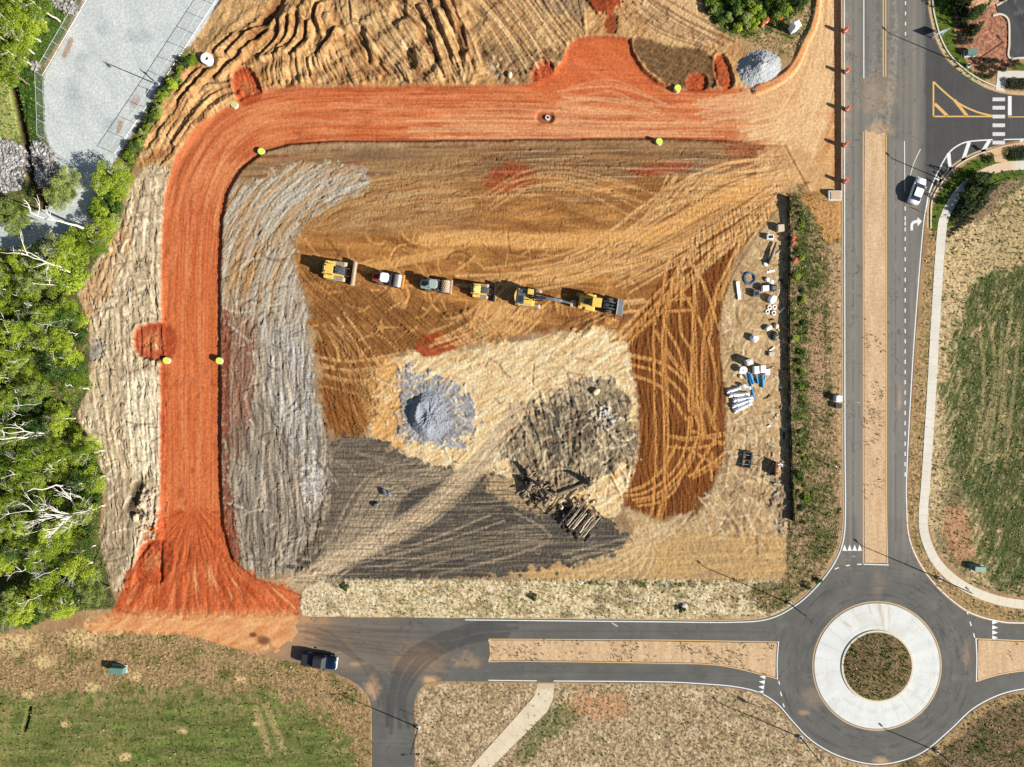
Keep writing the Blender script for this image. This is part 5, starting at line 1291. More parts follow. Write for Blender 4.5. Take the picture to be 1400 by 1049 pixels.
def wheel(t, x, y, r, w, name='wheel', rim='yel'):
    s = 1 if y > 0 else -1
    ts = [(r * .62, -w / 2), (r * .93, -w / 2), (r, -w / 2 + .08), (r, w / 2 - .08), (r * .93, w / 2), (r * .62, w / 2)]
    n = 20
    m = MB()
    m.loft([[(x + q * math.sin(6.28318 * k / n), y + yy, r + q * math.cos(6.28318 * k / n)) for k in range(n)] for q, yy in ts], cap=False)
    for k in range(n):
        a = 6.28318 * k / n
        m.box((x + (r + .02) * math.sin(a), y, r + (r + .02) * math.cos(a)), (.06, w * .9, .06), ry=a)
    o = m.build(name, M['rubber'], t)
    MB().cyl((x, y - w * .4, r), (x, y + w * .4, r), r * .63, n=16).cyl((x, y, r), (x, y + s * w * .48, r), r * .25, n=10).build('rim', M[rim], o)
    return o


def roller(loc, rz, label, paint_m, canopy_m, pad, front_m):
    t = thing('road_roller', label, 'road roller', loc, rz, 'machines parked in a line on the pad')
    for s in (-1, 1): wheel(t, -1.35, s * .85, .72, .5, rim='grey')
    sec = []
    for x, w_, h in ((-2.55, .45, 1.25), (-2.35, .72, 1.5), (-1.6, .8, 1.68), (-.75, .78, 1.75)):
        sec.append([(x, -w_, .75), (x, -w_, h - .2), (x, -w_ * .7, h), (x, w_ * .7, h), (x, w_, h - .2), (x, w_, .75)])
    MB().loft(sec).build('engine_hood', paint_m, t)
    g = MB()
    for i in range(6): g.box((-2.2 + .16 * i, 0, 1.62 + .02 * i), (.06, .7, .06))
    g.cyl((-1.0, .5, 1.6), (-1.0, .5, 2.2), .06)
    g.build('hood_grille', M['dark'], t)
    MB().box((-.25, 0, .95), (1.3, 1.5, .35), bev=.04).box((-.1, 0, 1.35), (.5, .9, .45), bev=.05).build('operator_platform', M['dark'], t)
    MB().box((-.4, 0, 1.55), (.55, .55, .15), bev=.04).box((-.65, 0, 1.85), (.12, .55, .55), bev=.04).build('seat', M['black'], t)
    p = MB()
    for x in (-.85, .5):
        for s in (-1, 1): p.cyl((x, s * .68, 1.1), (x, s * .68, 2.75), .045, n=8)
    build_each(p, 'canopy_post', M['dark'], t)
    sec = []
    for z, k in ((2.7, .97), (2.78, 1.0), (2.86, .96), (2.9, .8)):
        o8 = [(.72, .45), (.45, .78), (-.55, .78), (-.78, .5), (-.78, -.5), (-.55, -.78), (.45, -.78), (.72, -.45)]
        sec.append([(-.15 + x * k, y * k, z) for x, y in o8])
    MB().loft(sec).build('canopy', canopy_m, t)
    fr = MB()
    for s in (-1, 1): fr.box((1.55, s * 1.12, .8), (2.3, .13, .42), bev=.03)
    fr.box((.55, 0, .85), (.3, 2.25, .5), bev=.04)
    fr.build('drum_frame', M['dark'], t)
    MB().box((2.72, 0, .85), (.28, 2.36, .45), bev=.04).build('front_crossbar', front_m, t)
    d = MB().cyl((1.75, -1.04, .75), (1.75, 1.04, .75), .75, n=36)
    if pad:
        for k in range(16):
            for j in range(7):
                a = 6.28318 * (k + .5 * (j % 2)) / 16; y = -.9 + .3 * j
                d.box((1.75 + .8 * math.sin(a), y, .75 + .8 * math.cos(a)), (.16, .16, .14), ry=a, taper=.8)
        d.build('padfoot_drum', M['dusty'], t)
    else:
        d.build('smooth_drum', M['steel'], t, smooth=False)
    for s in (-1, 1): MB().tube([(.75, s * .85, 1.0), (.75, s * .85, 1.75), (-.1, s * .9, 1.75)], .03, 6).build('hand_rail', M['galv'] if pad else M['dark'], t)
    return t


def excavator(loc, rz, label):
    t = thing('excavator', label, 'excavator', loc, rz, 'machines parked in a line on the pad')
    for s in (-1, 1): track_unit(t, -1.9, 2.35, s * 1.22, .62, .92)
    MB().box((0.1, 0, .62), (1.9, 1.9, .45), bev=.05).cyl((0, 0, .8), (0, 0, 1.12), .75, n=20).build('undercarriage', M['dark'], t)
    MB().box((-.35, 0, 1.3), (3.3, 2.7, .42), bev=.06).build('deck', M['yel'], t)
    pr = [(-1.25 - 1.05 * math.cos(a), 1.42 * math.sin(a)) for a in np.linspace(-1.35, 1.35, 9)]
    MB().loft([[(x, y, 1.15) for x, y in pr], [(x, y, 2.1) for x, y in pr], [(x * .97 - .03, y * .94, 2.25) for x, y in pr]]).build('counterweight', M['yel'], t)
    MB().box((-1.15, -.05, 2.05), (1.25, 2.35, .65), bev=.08).build('engine_cover', M['hood'], t)
    g = MB()
    for i in range(7): g.box((-1.55 + .13 * i, -.5, 2.39), (.06, 1.1, .03))
    g.cyl((-.75, .55, 2.3), (-.75, .55, 2.75), .07)
    g.build('engine_vent', M['dark'], t)
    MB().box((.1, -.85, 1.75), (1.6, .8, .55), bev=.05).box((.75, -.85, 1.6), (.5, .75, .3), bev=.04).build('side_tank', M['yel'], t)
    MB().box((.62, .88, 2.12), (1.5, .92, 1.25), taper=.92, bev=.06).build('cab', M['glass'], t)
    MB().box((.38, .88, 2.82), (1.0, .9, .12), bev=.05).build('cab_roof', M['yel'], t)
    f = MB()
    for x in (-.08, 1.3):
        for y in (.46, 1.3): f.box((x, y, 2.1), (.08, .08, 1.35))
    build_each(f, 'cab_pillar', M['dark'], t)
    r = MB()
    for s in (-1.3,): r.tube([(-.8, s, 1.6), (-.8, s, 2.5), (.6, s, 2.5), (.6, s, 1.6)], .025, 6)
    r.build('hand_rail', M['galv'], t)
    sec = []
    for x, z, h in ((.55, 1.75, .32), (1.6, 2.75, .42), (3.0, 3.25, .5), (4.4, 3.0, .40), (5.9, 2.35, .26)):
        sec.append([(x, -.2, z - h), (x, .2, z - h), (x, .2, z + h), (x, -.2, z + h)])
    MB().loft(sec).build('boom', M['hood'], t)
    sec = []
    for x, z, h in ((5.3, 2.75, .18), (6.0, 2.3, .3), (6.8, 1.5, .2), (7.5, .85, .14)):
        sec.append([(x, -.15, z - h), (x, .15, z - h), (x, .15, z + h), (x, -.15, z + h)])
    MB().loft(sec).build('stick', M['hood'], t)
    c = MB()
    for s in (-1, 1): c.cyl((1.0, s * .36, 1.4), (2.6, s * .3, 2.75), .09)
    c.cyl((3.0, 0, 3.8), (5.3, 0, 3.05), .06).cyl((5.9, 0, 2.75), (7.2, 0, 1.55), .07)
    build_each(c, 'hydraulic_ram', M['dark'], t)
    prof = [(7.35, 1.0), (7.95, .95), (8.3, .55), (8.2, .12), (7.75, .0), (7.7, .08), (8.1, .2), (8.15, .5), (7.85, .8), (7.4, .88)]
    b = MB().prism(prof, -.6, .6)
    for s in (-.6, .56): b.prism([(7.35, 1.0), (7.95, .95), (8.3, .55), (8.2, .12), (7.75, 0.0), (7.5, .5)], s, s + .04)
    b.build('bucket', M['dusty'], t)
    for i in range(5): MB().box((7.66, -.5 + .25 * i, .03), (.22, .08, .06)).build('bucket_tooth', M['steel'], t)
    return t


def loader(loc, rz, label):
    t = thing('wheel_loader', label, 'wheel loader', loc, rz, 'machines parked in a line on the pad')
    for x, s in ((-1.55, 1), (-1.55, -1), (1.55, 1), (1.55, -1)): wheel(t, x, s * 1.02, .74, .55)
    MB().box((-1.7, 0, 1.1), (2.8, 1.3, .6), bev=.05).box((1.25, 0, 1.05), (1.9, 1.1, .55), bev=.05).build('chassis', M['dark'], t)
    sec = []
    for x, w_, h in ((-3.45, .75, 1.75), (-3.2, .85, 2.0), (-2.2, .85, 2.15), (-1.35, .8, 2.2)):
        sec.append([(x, -w_, 1.1), (x, -w_, h - .15), (x, -w_ * .8, h), (x, w_ * .8, h), (x, w_, h - .15), (x, w_, 1.1)])
    MB().loft(sec).build('engine_hood', M['yel'], t)
    g = MB()
    for i in range(6): g.box((-2.6 + .16 * i, .0, 2.19), (.07, 1.0, .04))
    g.cyl((-1.6, .45, 2.1), (-1.6, .45, 2.8), .08)
    g.build('hood_vent', M['dark'], t)
    for s in (-1, 1):
        MB().prism([(-2.5, 1.25), (-2.25, 1.6), (-.95, 1.6), (-.65, 1.2), (-.75, 1.15), (-1.0, 1.48), (-2.2, 1.48), (-2.4, 1.2)], s * 1.0 - .38, s * 1.0 + .38).box((-3.15, s * .95, 1.25), (.7, .5, .5), bev=.06).build('fender', M['yel'], t)
    MB().box((-.62, 0, 2.35), (1.35, 1.35, 1.3), taper=.92, bev=.05).build('cab', M['glass'], t)
    f = MB()
    for x in (-1.26, .02):
        for y in (-.65, .65): f.box((x, y, 2.35), (.09, .09, 1.4))
    build_each(f, 'cab_pillar', M['yel'], t)
    MB().box((-.62, 0, 3.08), (1.55, 1.55, .16), bev=.06).build('cab_roof', M['yel'], t)
    a = MB()
    for s in (-1, 1):
        sec = []
        for x, z, h in ((.7, 1.95, .16), (1.6, 1.9, .22), (2.4, 1.35, .2), (3.1, .6, .14)):
            sec.append([(x, s * .55 - .09, z - h), (x, s * .55 + .09, z - h), (x, s * .55 + .09, z + h), (x, s * .55 - .09, z + h)])
        a.loft(sec)
    a.box((2.2, 0, 1.45), (.22, 1.1, .22))
    build_each(a, 'lift_arm', M['dark'], t)
    c = MB().cyl((.9, 0, 2.1), (2.5, 0, 1.75), .09).cyl((.8, .25, 1.3), (1.9, .5, 1.6), .08).cyl((.8, -.25, 1.3), (1.9, -.5, 1.6), .08).box((1.0, 0, 1.6), (.7, .6, .7), bev=.05)
    c.build('front_tower', M['dark'], t)
    prof = [(3.05, 1.25), (2.85, .8), (2.9, .3), (3.3, .03), (4.2, .0), (4.22, .06), (3.35, .12), (3.0, .36), (2.95, .78), (3.12, 1.22)]
    b = MB().prism(prof, -1.32, 1.32)
    for s in (-1.32, 1.28): b.prism([(3.05, 1.25), (2.85, .8), (2.9, .3), (3.3, .03), (4.2, .0), (3.6, .8)], s, s + .04)
    b.build('bucket', M['grey'], t)
    MB().box((4.2, 0, .05), (.22, 2.7, .06)).build('cutting_edge', M['steel'], t)
    return t


dozer(G(463, 372), RAD(-8), 1.0, 'largest yellow bulldozer, at the west end of the machine row, tan dusty blade', M['hood'], M['dusty'], M['yel'])
roller(G(531, 383), RAD(-10), 'red smooth drum roller with white canopy beside the largest bulldozer', M['red'], M['white'], False, M['orange'])
roller(G(596, 391.5), RAD(-6), 'grey green padfoot roller with studded drum between red roller and small bulldozer', M['sage'], M['sage'], True, M['dusty'])
dozer(G(659, 399), RAD(-5), .76, 'small bulldozer with square pale yellow roof, dark blade, between padfoot roller and excavator', M['grey'], M['dark'], mat('pale_yellow_roof', (.72, .58, .22), .5, var=.06))
excavator(G(721, 408.5), RAD(-7), 'yellow excavator with dark boom stretched out towards the wheel loader')
loader(G(818, 417), RAD(-8), 'yellow wheel loader at the east end of the machine row, grey bucket down')


# ------------------------------------------------------------------ road vehicles
def car_body(secs):
    """secs: x, half width, sill z, shoulder z"""
    out = []
    for x, w_, z0, z1 in secs:
        out.append([(x, -w_ * .92, z0), (x, -w_, z0 + .18), (x, -w_, z1 - .12), (x, -w_ * .9, z1), (x, 0, z1 + .03), (x, w_ * .9, z1), (x, w_, z1 - .12), (x, w_, z0 + .18), (x, w_ * .92, z0)])
    return out


def white_car():
    t = thing('car', 'white car waiting beside the turn arrow at the hatched corner', 'car', W(1251, 262.5, .006), RAD(70))
    MB().loft(car_body([(-2.35, .72, .35, .72), (-2.22, .85, .25, .98), (-1.7, .92, .22, 1.05), (-.6, .93, .2, 1.0), (.75, .93, .2, .98), (1.5, .92, .22, .9), (2.15, .84, .26, .76), (2.35, .62, .36, .6)])).build('body', M['carwhite'], t, True)
    gl = [[(-1.75, -.78, 1.02), (-1.75, .78, 1.02), (-1.35, .64, 1.4), (-1.35, -.64, 1.4)]]
    sec = []
    for x, w_, z in ((-1.85, .80, 1.02), (-1.3, .66, 1.42), (-.2, .68, 1.5), (.35, .66, 1.44), (1.15, .82, .98)):
        sec.append([(x, -w_ - (.12 if z > 1.1 else 0), 1.0 if z > 1.1 else .95), (x, -w_, z), (x, w_, z), (x, w_ + (.12 if z > 1.1 else 0), 1.0 if z > 1.1 else .95)])
    MB().loft(sec).build('windows', M['glass'], t)
    MB().loft([[(x, -w_, z), (x, 0, z + .03), (x, w_, z), (x, w_, z - .06), (x, -w_, z - .06)] for x, w_, z in ((-1.25, .63, 1.45), (-.9, .66, 1.52), (-.2, .67, 1.54), (.25, .64, 1.49))]).build('roof', M['carwhite'], t, False)
    for s in (-1, 1):
        MB().box((.85, s * 1.0, 1.02), (.2, .18, .13), bev=.03).build('wing_mirror', M['carwhite'], t)
        MB().box((2.2, s * .62, .66), (.2, .32, .12), bev=.02).build('headlight', M['lampglass'], t)
        MB().box((-2.27, s * .66, .8), (.1, .3, .14), bev=.02).build('tail_light', M['redlamp'], t)
        for x in (-1.4, 1.42): wheel(t, x, s * .82, .33, .22, rim='galv')
    return t


def pickup():
    t = thing('pickup_truck', 'dark navy pickup truck parked on the dusty road below the red clay fan', 'pickup truck', W(438.5, 901, .03), RAD(-8)); t.scale = (1.05, 1.1, 1.05)
    MB().loft(car_body([(-2.85, .9, .5, 1.15), (-2.75, .97, .42, 1.25), (-1.0, .98, .38, 1.25), (-.4, .98, .36, 1.15), (1.0, .98, .36, 1.13), (2.2, .97, .38, 1.1), (2.75, .9, .4, 1.02), (2.85, .82, .45, .9)])).build('body', M['navy'], t, True)
    sec = []
    for x, w_, z in ((-.95, .86, 1.2), (-.82, .74, 1.82), (.2, .74, 1.86), (.6, .74, 1.82), (1.15, .86, 1.15)):
        sec.append([(x, -w_ - (.1 if z > 1.3 else 0), 1.12), (x, -w_, z), (x, w_, z), (x, w_ + (.1 if z > 1.3 else 0), 1.12)])
    MB().loft(sec).build('windows', M['glass'], t)
    MB().box((-.12, 0, 1.87), (1.4, 1.46, .08), bev=.03).build('roof', M['black'], t)
    MB().box((-1.88, 0, 1.27), (1.75, 1.72, .07), bev=.02).build('bed_cover', M['black'], t)
    MB().box((2.82, 0, .82), (.12, 1.5, .35), bev=.03).box((2.86, 0, .52), (.16, 1.9, .2), bev=.04).build('grille', M['galv'], t)
    MB().box((1.35, 0, 1.16), (.04, 1.5, .03)).box((1.55, .3, 1.16), (.5, .04, .02), rz=.3).build('wiper', M['black'], t)
    for s in (-1, 1):
        MB().box((1.0, s * 1.1, 1.25), (.22, .25, .2), bev=.04).build('wing_mirror', M['black'], t)
        MB().box((2.78, s * .78, .88), (.14, .3, .2), bev=.02).build('headlight', M['lampglass'], t)
        MB().box((-2.84, s * .85, 1.0), (.06, .16, .35), bev=.02).build('tail_light', M['redlamp'], t)
        MB().box((0.1, s * 1.0, .42), (2.2, .12, .08)).build('running_board', M['black'], t)
        for x in (-1.75, 1.85): wheel(t, x, s * .85, .4, .27, rim='galv')
    return t


white_car(); pickup()


# ------------------------------------------------------------------ street furniture
def lamp(base, tip, label, arm=None, tee=False):
    """base, tip: photo pixels of the foot and of the top as the photo shows it"""
    bx, by = base; tx, ty = tip
    rb, rt = math.hypot(bx - CX, by - CY), math.hypot(tx - CX, ty - CY)
    h = CAM_H * (1 - rb / rt)
    b = W(bx, by, 0); z0 = max(zat(bx, by), 0) - .05
    top = P(tx, ty, h) - b
    t = thing('street_lamp', label, 'street lamp', (b.x, b.y, z0), 0, 'street lamps along the roads')
    MB().cyl((0, 0, 0), (0, 0, .45), .34, .32, n=14).build('footing', M['concwhite'], t)
    MB().cyl((0, 0, .4), (0, 0, h), .11, .07, n=10).box((0, 0, .48), (.36, .36, .08)).build('pole', M['polegrey'], t)
    d = Vector((-.72, .69, 0)) if arm is None else Vector(arm).normalized()
    ends = [d, -d] if tee else [d]
    am = MB(); hd = MB()
    for e in ends:
        am.tube([(0, 0, h - .25), tuple(e * .4 + Vector((0, 0, h - .02))), tuple(e * .8 + Vector((0, 0, h)))], .045, 6)
        c = e * 1.15 + Vector((0, 0, h)); hd.box(c, (.75, .32, .14), rz=math.atan2(e.y, e.x), bev=.04, taper=.85)
    am.build('arm', M['polegrey'], t); hd.build('lamp_head', M['polegrey'], t)
    return t


lamp((1078, 824), (1110, 849), 'street lamp on the verge northwest of the roundabout')
lamp((571.5, 994.5), (565.5, 1033), 'twin-headed street lamp beside the stub road', (1, .05, 0), True)
lamp((217, 116.5), (190.5, 94.5), 'short lamp beside the chain-link fence of the gravel lot', (.8, -.6, 0))
lamp((1323, 91), (1373, 58), 'street lamp on the lawn beside the teal cabinet in the planted northeast corner')
lamp((1328.5, 263), (1379, 243), 'street lamp standing among conifers beside the curved pavement')
lamp((1284, 791), (1329, 814), 'street lamp between the pavement and the road northeast of the roundabout')
lamp((1094, 1008), (1128, 1046), 'street lamp on bare ground southwest of the roundabout')
lamp((1281, 1027), (1310, 1054), 'street lamp on the verge southeast of the roundabout')


def sign(base, h, label, rz, panel=(.75, .75), m_='galv', diamond=False, cat='sign'):
    b = W(*base, max(zat(*base), 0) - .05)
    t = thing('road_sign', label, cat, b, rz, 'small signs beside the roads')
    MB().box((0, 0, h / 2), (.06, .06, h)).build('post', M['galv'], t)
    MB().box((.05, 0, h - panel[1] * .55), (.03, panel[0], panel[1]), rx=RAD(45) if diamond else 0, bev=.008).build('panel', M[m_], t)
    return t


sign((1149, 752), 4.6, 'tall slim sign post at the give-way triangles on the north arm', RAD(80), (.6, .75), 'white')
sign((1156, 550), 4.4, 'tall slim sign post at the road edge beside the white cabinet', RAD(80), (.6, .75), 'white')
sign((837, 847), 3.0, 'sign at the north kerb of the lower road, midway along the dry verge', RAD(60), (1.2, .75), 'white')
sign((1048, 971), 3.2, 'sign at the southwest kerb before the roundabout', RAD(30), (.9, .9), 'white')
sign((1281, 299), 2.9, 'sign at the turn arrow beside the curved pavement', RAD(75), (.6, .75), 'white')
sign((571, 980), 2.0, 'little post just north of the twin-headed lamp', RAD(60), (.3, .45), 'white')
M['signyel'] = mat('sign_yellow', (.72, .42, .02), .5, var=.05)
sign((1362, 214), 2.7, 'yellow diamond sign at the end of the crosswalk', RAD(20), (.75, .75), 'signyel', True)
M['signblue'] = mat('blue_grey_board', (.30, .38, .48), .5, var=.1)
t = thing('signboard', 'large two-post signboard on the kerb in the planted northeast corner', 'signboard', W(1281, 50, 0), RAD(110))
for y in (-.85, .85): MB().box((0, y, 1.0), (.1, .1, 2.0)).build('post', M['white'], t)
MB().box((.07, 0, 1.35), (.05, 2.3, 1.2), bev=.01).build('panel', M['signblue'], t)
for y in (-.85, .85): MB().box((-.25, y, .35), (.5, .05, .05), ry=RAD(35)).build('brace', M['galv'], t)


def drum(px, py, label, lean=0.0, proto=[None]):
    if proto[0] is None:
        t = thing('traffic_drum', label, 'traffic drum', (0, 0, 0), 0, 'orange traffic drums')
        MB().cyl((0, 0, 0), (0, 0, .1), .36, .34, n=16).build('rubber_base', M['rubber'], t)
        MB().cyl((0, 0, .1), (0, 0, .35), .3, .29, n=16).cyl((0, 0, .5), (0, 0, .68), .28, .27, n=16).cyl((0, 0, .83), (0, 0, 1.05), .26, .24, n=16).box((0, 0, 1.1), (.2, .05, .12)).build('body', M['drum'], t)
        MB().cyl((0, 0, .35), (0, 0, .5), .288, .282, n=16).cyl((0, 0, .68), (0, 0, .83), .268, .262, n=16).build('reflective_band', M['white'], t)
        proto[0] = t
    else:
        t = dup(proto[0], (0, 0, 0), 0, label)
    z = zat(px, py)
    t.location = W(px, py, 0.004 if px > 1150 else z - .02)
    t.rotation_euler = (lean, 0, random.uniform(0, 6)); t.scale = (1.12, 1.12, 1.15)
    return t


for (x, y), w_ in zip([(1154, 43), (1155.5, 99), (1156.5, 150), (1153.5, 199), (1154, 248.5)], ['northernmost of five in a row along the road edge', 'second from the north of five along the road edge', 'middle one of five along the road edge', 'second from the south of five along the road edge', 'southernmost of five along the road edge, above the inlet box']):
    drum(x, y, 'orange and white traffic drum, ' + w_)
drum(1058, 27, 'orange traffic drum in the scrub, upper one next to the portable toilet')
drum(1065, 30, 'orange traffic drum in the scrub, the nearest to the portable toilet')
drum(1046.5, 31, 'orange traffic drum in the scrub, at the upper left of the group of four')
drum(1041, 36, 'orange traffic drum in the scrub, farthest from the portable toilet')
drum(1082, 327, 'orange traffic drum behind the silt fence, upper one of a touching pair', .0)
drum(1081.5, 334, 'orange traffic drum behind the silt fence, lower one of a touching pair', .0)
drum(1084.5, 356.5, 'lone orange traffic drum behind the silt fence, below the touching pair')

t = thing('portable_toilet', 'white portable toilet at the edge of the northern scrub', 'portable toilet', G(1082, 42), RAD(25))
MB().box((0, 0, .1), (1.25, 1.3, .18)).build('skid', M['dark'], t)
MB().box((0, 0, 1.15), (1.12, 1.12, 2.0), bev=.05).build('cabin', M['wrap'], t)
MB().loft([[(x * k, y * k, z) for x, y in ((-.62, -.62), (.62, -.62), (.62, .62), (-.62, .62))] for z, k in ((2.12, 1.0), (2.22, 1.0), (2.36, .7), (2.4, .4))]).build('roof', M['white'], t)
MB().box((.57, 0, 1.1), (.03, .75, 1.75)).build('door', M['wrap'], t)
MB().cyl((-.4, -.4, 2.2), (-.4, -.4, 2.65), .06).build('vent_pipe', M['white'], t)


def riser(px, py, label, r, h, lid, z=None, open_=False):
    zz = zat(px, py) if z is None else z
    t = thing('manhole', label, 'manhole', W(px, py, zz - .3), 0, 'manhole risers along the haul road')
    m = MB().cyl((0, 0, 0), (0, 0, h + .2), r, r, n=28)
    m.build('riser_ring', M['concgrey'], t)
    MB().cyl((0, 0, h + .2), (0, 0, h + .32), r * 1.0, r * .96, n=28).build('lid', M[lid], t)
    return t


for (x, y), lab_, lid in zip([(320, 143), (357, 207), (227, 493), (301, 493.5), (926, 121.5), (900.5, 195)],
                        ['dull green lidded manhole riser at the outer bend of the haul road', 'lime lidded manhole riser at the inner bend of the haul road', 'lime lidded manhole riser on the west edge below the round red pit', 'lime lidded manhole riser on the east edge across from the round red pit', 'lime lidded manhole riser on the north edge beside the dark brown bench', 'lime lidded manhole riser on the south edge of the upper haul road'], ['limedull'] + ['lime'] * 5):
    riser(x, y, lab_, .58, .55, lid, z=zat(x, y))
t = thing('manhole', 'white concrete manhole ring with a dark opening on the northern hills', 'manhole', W(285, 83, zat(285, 83) - .15), 0, 'manhole risers along the haul road')
n = 28
MB().loft([[(r * math.cos(6.28318 * k / n), r * math.sin(6.28318 * k / n), z) for k in range(n)] for r, z in ((.95, 0), (.95, 1.0), (.32, 1.0), (.32, .3))], cap=False).build('riser_ring', M['concwhite'], t)
MB().cyl((-.1, 0, .35), (-.1, 0, .55), .33, n=16).build('opening', M['black'], t)  # solid black disc that stands for the dark of the hole
t = thing('manhole', 'small bare concrete manhole in the middle of the upper haul road', 'manhole', W(749, 159, zat(749, 159) - .1), 0, 'manhole risers along the haul road')
MB().cyl((0, 0, 0), (0, 0, .45), .42, n=20).build('riser_ring', M['concgrey'], t); MB().cyl((.05, 0, .45), (.05, 0, .5), .2, n=14).build('lid', M['dark'], t)
t = thing('manhole', 'low round concrete manhole in the dry verge beside the wheel ruts', 'manhole', W(935, 829, zat(935, 829) - .1), 0)
MB().cyl((0, 0, 0), (0, 0, .5), .45, n=20).build('riser_ring', M['concgrey'], t); MB().cyl((0, 0, .5), (0, 0, .56), .3, n=14).build('lid', M['galv'], t)
t = thing('drain_inlet', 'grey concrete drain inlet box at the south end of the drum row', 'drain inlet', W(1141, 268, -.6), 0)
MB().box((0, 0, .4), (2.2, 1.7, .8)).build('box', M['concgrey'], t); MB().box((.1, 0, .84), (1.7, 1.3, .1), bev=.02).build('cover', M['wood'], t)


def cabinet(px, py, label, d, m_, rz=0, pad=True):
    t = thing('utility_cabinet', label, 'utility cabinet', W(px, py, zat(px, py)), rz)
    if pad: MB().box((0, 0, .05), (d[0] + .3, d[1] + .35, .22)).build('concrete_pad', M['concgrey'], t)
    MB().box((0, 0, .15 + d[2] / 2), d, bev=.03).build('housing', M[m_], t)
    MB().box((0, 0, .17 + d[2]), (d[0] + .06, d[1] + .06, .06), bev=.015).build('lid', M[m_], t)
    MB().box((0, d[1] / 2 + .02, .15 + d[2] * .5), (.03, .03, d[2] * .8)).box((.15, d[1] / 2 + .03, .15 + d[2] * .5), (.06, .05, .18)).build('handle', M['dark'], t)
    return t


cabinet(164, 914, 'dark green transformer cabinet in the grass on the southwest lawn edge', (2.3, 1.0, 1.1), 'green_box', RAD(-4))
cabinet(1335, 776.5, 'green transformer cabinet on the field northeast of the roundabout', (1.8, .8, .9), 'green_box', RAD(-3))
cabinet(1325, 74, 'teal green transformer cabinet on the mulch in the planted northeast corner', (1.6, .85, .8), 'green_box', RAD(2))
cabinet(1143, 545, 'white utility cabinet on the verge beside the road kerb', (.95, .9, .9), 'white', RAD(0))
cabinet(1143.5, 555, 'black low utility box just below the white cabinet', (.95, .8, .5), 'black', RAD(0), False)
t = thing('marker_post', 'white marker post leaning on the verge below the white cabinet', 'marker post', W(1134.5, 636, zat(1134, 636)), RAD(-15))
MB().cyl((0, 0, 0), (.25, 0, 1.5), .07, n=10).build('post', M['white'], t); MB().cyl((.25, 0, 1.5), (.27, 0, 1.62), .09, n=10).build('cap', M['white'], t)


# ------------------------------------------------------------------ fences
def fence(pts, h, label, step=24):
    o = W(*pts[0], 0)
    t = thing('chain_link_fence', label, 'fence', o)
    run = []
    for a, b in zip(pts[:-1], pts[1:]):
        L = math.hypot(b[0] - a[0], b[1] - a[1]); k = max(1, round(L / step))
        run += [(a[0] + (b[0] - a[0]) * i / k, a[1] + (b[1] - a[1]) * i / k) for i in range(k)]
    run.append(pts[-1])
    q = [W(x, y, max(zat(x, y), -.1)) - o for x, y in run]
    for v in q: MB().cyl(v - Vector((0, 0, .2)), v + Vector((0, 0, h + .05)), .045, n=8).build('post', M['galv'], t)
    m = MB()
    for a, b in zip(q[:-1], q[1:]): m.cyl(a + Vector((0, 0, h)), b + Vector((0, 0, h)), .035, n=6).cyl(a + Vector((0, 0, .08)), b + Vector((0, 0, .08)), .012, n=4)
    m.build('rail', M['galv'], t)
    co, fs_ = [], []
    for a, b in zip(q[:-1], q[1:]):
        L = (b - a).length; n_ = int(L / .22)
        d = (b - a) / L; s = d.cross(Vector((0, 0, 1))) * .004
        for i in range(-6, n_ + 1):
            for sg in (1, -1):
                x0, x1 = i * .22, i * .22 + h * .75
                z0, z1 = 0, h
                if x0 < 0: z0 += -x0 / .75; x0 = 0
                if x1 > L: z1 -= (x1 - L) / .75; x1 = L
                if z1 - z0 < .1: continue
                if sg < 0: z0, z1 = h - z0, h - z1
                p, r = a + d * x0 + Vector((0, 0, z0)), a + d * x1 + Vector((0, 0, z1))
                k = len(co); u = Vector((0, 0, .006))
                co += [p - u, r - u, r + u, p + u]; fs_.append((k, k + 1, k + 2, k + 3))
    mesh_np('wire_mesh', np.array(co), np.array(fs_, np.int32), None, M['galv'], t)
    return t


fence([(305, -14), (213, 127), (157, 210)], 1.9, 'chain-link fence along the east side of the grey gravel lot')
fence([(128, -16), (58, 104), (61, 190), (76, 208), (124, 242)], 1.9, 'chain-link fence along the west side of the grey gravel lot')
pts = [(1077, 268), (1077.5, 340), (1076.5, 420), (1077, 500), (1078.5, 580), (1080.5, 650), (1083, 712)]
o = W(*pts[0], 0)
t = thing('silt_fence', 'long dark silt fence between the material yard and the green verge', 'silt fence', o)
run = catmull(pts, 8)
q = [W(x, y, zat(x, y)) - o for x, y in run]
for i in range(0, len(q), 2): MB().box(q[i] + Vector((.05, 0, .45)), (.05, .05, 1.15)).build('post', M['wood'], t)
m = MB()
for a, b in zip(q[:-1], q[1:]):
    hh = random.uniform(.8, 1.12)
    for z0, z1, dx in ((-.15, .45, 0), (.45, hh, .04)):
        v = [m.bm.verts.new(p) for p in (a + Vector((dx * .4, 0, z0)), b + Vector((dx * .4, 0, z0)), b + Vector((dx + random.uniform(-.05, .05), 0, z1)), a + Vector((dx, 0, z1)))]
        m.bm.faces.new(v)
m.build('fabric', M['black'], t)
# ------------------------------------------------------------------ material yard
def yard(name, label, cat, px, py, rz=0.0, group=None): return thing(name, label, cat, G(px, py), rz, group)


